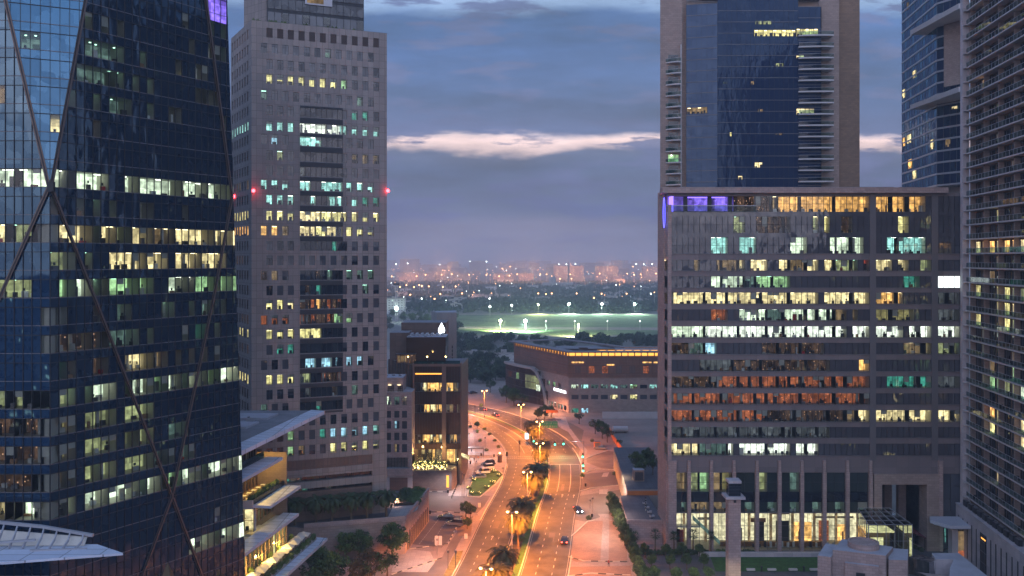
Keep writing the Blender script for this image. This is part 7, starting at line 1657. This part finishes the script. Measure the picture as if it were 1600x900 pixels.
for (px, p) in ((910.5, 712), (867, 693), (880, 693)): g_ = G(px, p, 5); spot((g_.x, g_.y, 4.6), 700, (.05, 1, .5), 170, name='signal_light')
for px, p, lab in ((792, 708, 'dark traffic signal seen from behind on the left kerb'), (812, 690, 'dark traffic signal seen from behind on the median')):
    s_ = (p - HOR) / (HE - 5); t = thing('traffic_light', lab, 'traffic light', ((px - 800) / s_, F / s_, 0)); m = MB(); m.tube([(0, 0, 0), (0, 0, 5.2)], .1, 8, 'metal_grey'); lpart(m, 'pole', t); m = MB(); m.box(-.35, .35, -.1, .15, 4.0, 5.4, 'metal_dark'); lpart(m, 'signal_head', t)
sg_ = root_at('road_sign', 'wide green direction sign on a gantry over the right carriageway', 'road sign', (10.5, 347, 0))
m = MB(); [m.tube([(x, 347, 0), (x, 347, 8.6)], .16, 8, 'metal_grey') for x in (9.5,)]; m.bar((9.5, 347, 7.8), (19, 347, 7.8), .25, .25, 'metal_grey'); m.bar((9.5, 347, 5.0), (19, 347, 5.0), .2, .2, 'metal_grey'); part(m, 'gantry', sg_)
m = MB(); m.box(11, 17.6, 346.6, 346.8, 4.7, 7.3, 'sign_green'); part(m, 'panel', sg_)
m = MB()
for r_ in range(2):
    x = 11.4
    while x < 17.2: w_ = rnd.uniform(.25, .8); m.box(x, min(17.3, x + w_), 346.56, 346.6, 6.5 - 1.2 * r_, 6.75 - 1.2 * r_, 'paint'); m.box(x + .1, min(17.3, x + w_ * .5), 346.56, 346.6, 6.1 - 1.2 * r_, 6.25 - 1.2 * r_, 'paint'); x += w_ + rnd.uniform(.15, .5)
m.box(11, 17.6, 346.56, 346.6, 7.22, 7.28, 'paint'); m.box(11, 17.6, 346.56, 346.6, 4.72, 4.78, 'paint'); part(m, 'lettering', sg_)
m = MB(); m.box(-2.4, 2.4, 0, .2, 6.2, 7.4, 'orange_panel'); m.tube([(0, .3, 0), (0, .3, 7.2)], .12, 8, 'metal_grey'); o = m.build('road_sign', uv=False); o.location = (16.6, 372, 0); tag(o, 'small orange-brown sign above and behind the wide green sign', 'road sign')
g_ = G(823, 690); t = thing('lit_billboard', 'small white lit advertising panel on the median', 'billboard', (g_.x, g_.y, .14)); m = MB(); m.box(-.75, .75, -.12, .12, .8, 3.2, 'metal_grey'); lpart(m, 'frame', t); m = MB(); m.box(-.62, .62, -.16, -.12, .9, 3.1, 'sign_white'); lpart(m, 'panel', t); m = MB(); m.box(-.15, .15, -.1, .1, 0, .8, 'metal_grey'); lpart(m, 'post', t)
for px, p, lab in ((682, 852, 'left one of the pair of orange-lit panels by the parking area'), (688, 852, 'right one of the pair of orange-lit panels by the parking area'), (749, 793, 'small orange-lit panel beside the service road'), (728, 842, 'small pale box at the tip of the stone bed')):
    g_ = G(px, p); m = MB(); m.box(-.4, .4, -.1, .1, 0.05, 2.3 if px < 700 else 1.3, 'concrete_light'); m.box(-.5, .5, -.2, .2, 0, .08, 'metal_grey'); o = m.build('street_panel', uv=False); o.location = (g_.x, g_.y, 0); tag(o, lab, 'panel')
for px, p, h, lab in ((781, 722, 2.2, 'dark round-topped kiosk on the left pavement near the crossing'),):
    g_ = G(px, p); m = MB(); m.lathe((0, 0, 0), [(.8, 0), (.8, h), (1.1, h + .1), (.5, h + .6), (0, h + .7)], 12, 'stone_dark'); m.lathe((0, 0, h + .7), [(.25, 0), (.25, .3), (0, .35)], 8, 'fairy'); o = m.build('kiosk', uv=False); o.location = (g_.x, g_.y, .02); tag(o, lab, 'kiosk')
g_ = G(742, 712); t = thing('bus_shelter', 'brownish flat-roofed shelter beside the lit walkway', 'shelter', (g_.x, g_.y, .02)); m = MB(); m.box(-3.2, 3.2, -1.5, 1.5, 2.7, 2.95, 'brown_panel'); lpart(m, 'roof', t); 
for a in (-3, 3):
    for b in (-1.3, 1.3): m = MB(); m.box(a - .08, a + .08, b - .08, b + .08, 0, 2.7, 'metal_dark'); lpart(m, 'post', t)
m = MB(); m.box(-2, 2, .6, 1.1, .4, .5, 'wood'); lpart(m, 'seat', t)
for j in range(10):
    g_ = G(706 + 1.5 * j, 779 - 3.4 * j); m = MB(); m.lathe((0, 0, 0), [(.12, 0), (.12, .9), (0, 1.0)], 8, 'metal_dark'); o = m.build('bollard', uv=False); o.location = (g_.x, g_.y, .02); tag(o, f'dark bollard edging the lit walkway, {ORD[j]} from the near end', 'bollard', 'bollards along the lit walkway')
for px, p, h in ((700, 888, 4), (712, 888, 4), (683, 868, 4), (926, 800, 4), (922, 795, 2.6), (725, 778, 7), (722, 776, 7), (733, 702, 6), (758, 700, 4), (786, 745, 3), (742, 655, 6)):
    g_ = G(px, p); m = MB(); m.tube([(0, 0, 0), (0, 0, h)], .07, 6, 'metal_grey'); m.box(-.25, .25, -.03, .03, h - .5, h, 'metal_grey'); m.ball((0, 0, h + .1), .1, 'metal_light', 6, 4); o = m.build('sign_post', uv=False); o.location = (g_.x, g_.y, .02); tag(o, 'thin grey post with a small plate beside the road', 'sign post', 'thin posts beside the roads')
rl_ = MB(); a, b = G(955, 803), G(977, 803)
for k in range(9): p = a.lerp(b, k / 8); rl_.bar(p, p + V3((0, 0, 1.1)), .05, .05, 'red')
rl_.bar(a + V3((0, 0, 1.1)), b + V3((0, 0, 1.1)), .05, .05, 'red'); rl_.bar(a + V3((0, 0, .6)), b + V3((0, 0, .6)), .04, .04, 'red'); tag(rl_.build('railing', uv=False), 'thin reddish railing at the top of the brick plaza', 'railing')

# ================================================================ PEOPLE
def person_mesh(seed, cloth, legs, stride):
    r = random.Random(seed); me = bpy.data.meshes.new('person')
    s_ = stride
    P_ = [(0, 0, .95), (0, 0, 1.15), (0, 0, 1.40), (0, 0, 1.52), (0, .01, 1.66), (-.19, 0, 1.40), (-.24, .05 * s_, 1.12), (-.25, .16 * s_, .88), (.19, 0, 1.40), (.24, -.05 * s_, 1.12), (.25, -.12 * s_, .88), (-.10, 0, .88), (-.11, -.10 * s_, .48), (-.11, -.24 * s_, .08), (-.11, -.12 * s_, .04), (.10, 0, .88), (.11, .14 * s_, .48), (.11, .22 * s_, .08), (.11, .34 * s_, .04)]
    E_ = [(0, 1), (1, 2), (2, 3), (3, 4), (2, 5), (5, 6), (6, 7), (2, 8), (8, 9), (9, 10), (0, 11), (11, 12), (12, 13), (13, 14), (0, 15), (15, 16), (16, 17), (17, 18)]
    Rr = [.15, .14, .16, .055, .105, .06, .045, .035, .06, .045, .035, .10, .065, .045, .04, .10, .065, .045, .04]
    me.from_pydata(P_, E_, []); o = bpy.data.objects.new('person', me); COL.objects.link(o); md = o.modifiers.new('skin', 'SKIN'); 
    for v_, q in zip(me.skin_vertices[0].data if me.skin_vertices else [], Rr): v_.radius = (q, q * .8)
    sb_ = o.modifiers.new('sub', 'SUBSURF'); sb_.levels = 1; sb_.render_levels = 1
    return o, Rr, cloth, legs
def person(label, px, p, cloth, legs, seed, rz):
    o, Rr, c, l = person_mesh(seed, cloth, legs, 1.0 if seed % 2 else .4)
    if not o.data.skin_vertices:
        import bmesh
        bm = bmesh.new(); bm.from_mesh(o.data); lay = bm.verts.layers.skin.verify(); bm.verts.ensure_lookup_table()
        for i, v_ in enumerate(bm.verts): v_[lay].radius = (Rr[i], Rr[i] * .8); v_[lay].use_root = (i == 0)
        bm.to_mesh(o.data); bm.free()
    q = 'person_' + c + l
    if q not in MATS:
        k = Nodes(q); pr_ = k.n('ShaderNodeBsdfPrincipled'); k.l(pr_.outputs[0], k.o.inputs[0]); tcx = k.n('ShaderNodeTexCoord'); sx = k.n('ShaderNodeSeparateXYZ'); k.l(tcx.outputs['Object'], sx.inputs[0])
        col = {'cloth_dark': (.03, .035, .06, 1), 'cloth_white': (.6, .6, .6, 1), 'cloth_red': (.25, .04, .04, 1)}
        dv = k.n('ShaderNodeMath', operation='DIVIDE'); k.l(sx.outputs[2], dv.inputs[0]); dv.inputs[1].default_value = 2.0
        rp = k.n('ShaderNodeValToRGB'); k.l(dv.outputs[0], rp.inputs[0]); rp.color_ramp.interpolation = 'CONSTANT'; stops(rp, [(0, (.02, .02, .02, 1)), (.05, col[l]), (.475, col[c]), (.76, (.42, .26, .18, 1)), (.85, (.02, .015, .01, 1))]); k.l(rp.outputs[0], pr_.inputs['Base Color']); pr_.inputs['Roughness'].default_value = .9
    o.data.materials.append(MATS[q]); g_ = G(px, p); o.location = (g_.x, g_.y, .03); o.rotation_euler = (0, 0, R(rz)); tag(o, label, 'person', 'people on the lit walkway')
for i, (px, p, c, l, lab) in enumerate(((731, 722, 'cloth_dark', 'cloth_dark', 'person in dark clothes walking on the lit walkway, lowest of the group'), (734, 718, 'cloth_white', 'cloth_dark', 'person in a white top walking beside the lowest one'), (727, 731, 'cloth_white', 'cloth_dark', 'person in white near the terrace awnings'), (737, 708, 'cloth_dark', 'cloth_dark', 'person in dark clothes left of the shelter'), (741, 722, 'cloth_dark', 'cloth_dark', 'person in dark clothes below the shelter'), (747, 720, 'cloth_red', 'cloth_dark', 'person in a red top right below the shelter'),
                                         (730, 700, 'cloth_dark', 'cloth_white', 'person in a dark top and pale trousers higher on the walkway'), (744, 724, 'cloth_white', 'cloth_dark', 'person in a white top at the foot of the shelter'), (951, 886, 'cloth_red', 'cloth_dark', 'person in a red top crossing the brick plaza at the bottom'), (728, 688, 'cloth_dark', 'cloth_dark', 'farthest person on the walkway beside the dark building'))):
    person(lab, px, p, c, l, i, 40 * i)

for s_, o_, lab in ((at_y(222), 11.3, 'dark car driving away in the right lane near the brick plaza, red lights on'),):
    a, b = cp(s_, o_), cp(s_ + 2, o_); d = (b - a) * (1 if o_ > 0 else -1); car(lab, (a.x, a.y, .04), math.atan2(d.y, d.x), 'car_dark' if o_ > 0 else 'car_silver', tail=o_ > 0, head=o_ < 0)
pat = MB()
for q_ in range(26):
    s_ = rnd.uniform(at_y(170), at_y(390)); o_ = rnd.choice((-10, -6.8, -3.6, 4.3, 7.9, 11.2)) + rnd.uniform(-.5, .5); strip(pat, s_, s_ + rnd.uniform(2, 9), o_ - rnd.uniform(.4, 1.3), o_ + rnd.uniform(.3, 1.0), .027 + .0001 * q_, rnd.choice(('asphalt_worn', 'asphalt_patch_streak', 'asphalt_patch_streak')))
for q_ in range(34):
    s_ = at_y(165) + q_ * 7.3; strip(pat, s_, s_ + .14, LL + .5, ML - .5, .0301, 'asphalt_patch_streak', step=1); strip(pat, s_ + 3, s_ + 3.14, MR + .5, RR - .5, .0301, 'asphalt_patch_streak', step=1)  # thin dark cross strips painted for the lamp-shadow streaks on the road
tag(pat.build('road_patch_streak', uv=False), kind='structure')
for j, (px, p) in enumerate(((757, 672), (765, 680), (773, 690), (779, 700), (750, 690), (735, 668), (746, 676), (760, 705), (652, 772), (664, 799), (700, 808), (920, 812), (910, 745), (960, 742), (925, 690))):
    g_ = G(px, p); m = MB(); leafy(m, (0, 0, .5), .8, .8, .6, 90, 'leaf_dark' if j % 2 else 'leaf', .22); o = m.build('verge_shrub', uv=False); o.location = (g_.x, g_.y, .02); tag(o, 'small round shrub on the pavements beside the junction', 'shrub', 'shrubs on the pavements by the junction')
for j, (px, p) in enumerate(((735, 725), (752, 712), (772, 714), (700, 770), (925, 808), (915, 760), (672, 803))):
    g_ = G(px, p); t = thing('litter_bin', 'small dark litter bin on the pavement', 'bin', (g_.x, g_.y, .02), 'litter bins on the pavements'); m = MB(); m.lathe((0, 0, 0), [(.26, 0), (.3, .9), (.22, .92)], 10, 'metal_dark'); lpart(m, 'body', t); m = MB(); m.lathe((0, 0, .92), [(.32, 0), (.3, .08), (0, .16)], 10, 'metal_grey'); lpart(m, 'lid', t)
# ================================================================ UNSEEN BUILDINGS ADDED BEHIND THE VIEWPOINT, only for the glass fronts to mirror
for x, y, w_, d_, h, mt_, lab in ((-165, -62, 74, 26, 61, 'far_wall_white', 'unseen white banded block added for the left glass tower to mirror'), (-60, -120, 44, 30, 88, 'far_wall_grey', 'unseen grey tower added for the glass fronts to mirror'), (86, -80, 56, 28, 54, 'far_wall_sand', 'unseen sand-coloured block added for the office block windows to mirror'), (176, -60, 60, 30, 76, 'far_wall_grey', 'second unseen grey tower added for the office block windows to mirror')):
    far_building(x, y, w_, d_, h, mt_, lab, 'apartment building', None, 1)
# ================================================================ ROOF PLANT
def roof_unit(x, y, z, sz, lab, grp):
    t = thing('air_conditioner', lab, 'air conditioner', (x, y, z), grp, rnd.choice((0, .3, 1.57))); m = MB(); m.box(-sz, sz, -sz * .6, sz * .6, .15, sz * 1.1, 'metal_light'); lpart(m, 'casing', t)
    m = MB(); m.lathe((-sz * .45, 0, sz * 1.1), [(sz * .35, 0), (sz * .35, .12), (sz * .3, .12), (0, .05)], 10, 'metal_dark'); lpart(m, 'fan', t)
    m = MB(); m.box(-sz * .9, sz * .9, -sz * .5, -sz * .4, 0, .15, 'metal_dark'); m.box(-sz * .9, sz * .9, sz * .4, sz * .5, 0, .15, 'metal_dark'); lpart(m, 'feet', t)
for x, y, z, s_, lab, g in [(35.0, 224 + 4 * k, 5.4, .55, 'grey air conditioning unit on the pink podium roof', 'units on the pink podium roof') for k in range(4)] + [(ax(600) + 2.1 * k, 275 + (k % 2), az(591) - 0.0, .5, 'grey air conditioning unit on the small pinkish building', 'units on the small pinkish building') for k in range(3)] \
    + [(36 + 3.5 * k, 414 + (k % 3) * .8, mz(556.5) - 2, .9, 'grey air conditioning unit on the roof of the brown hall', 'units on the brown hall') for k in range(10)] + [(xx(640, 290) + 1.7 * k, 290, zz(526, 290), .5, 'air conditioning unit on the dark restaurant building', 'units on the dark restaurant building') for k in range(5)] \
    + [(-56 + 1.4 * (k % 2), 162 + 5 * k, 36.1, .8, 'grey air conditioning unit on the grey roof above the white canopies', 'units above the white canopies') for k in range(6)]:
    roof_unit(x, y, z, s_, lab, g)
# ================================================================ HAZE
q = Nodes('haze'); q.t.nodes.clear(); o_ = q.n('ShaderNodeOutputMaterial'); pv = q.n('ShaderNodeVolumePrincipled'); pv.inputs['Color'].default_value = (.80, .90, 1, 1); pv.inputs['Density'].default_value = .00027; pv.inputs['Anisotropy'].default_value = .0; q.l(pv.outputs[0], o_.inputs['Volume'])
m = MB(); m.box(-41000, 41000, -3500, 61000, -1.0, 185, 'haze'); h_ = m.build('haze', uv=False); h_['kind'] = 'stuff'; h_['label'] = 'thin bluish evening haze over the whole city'
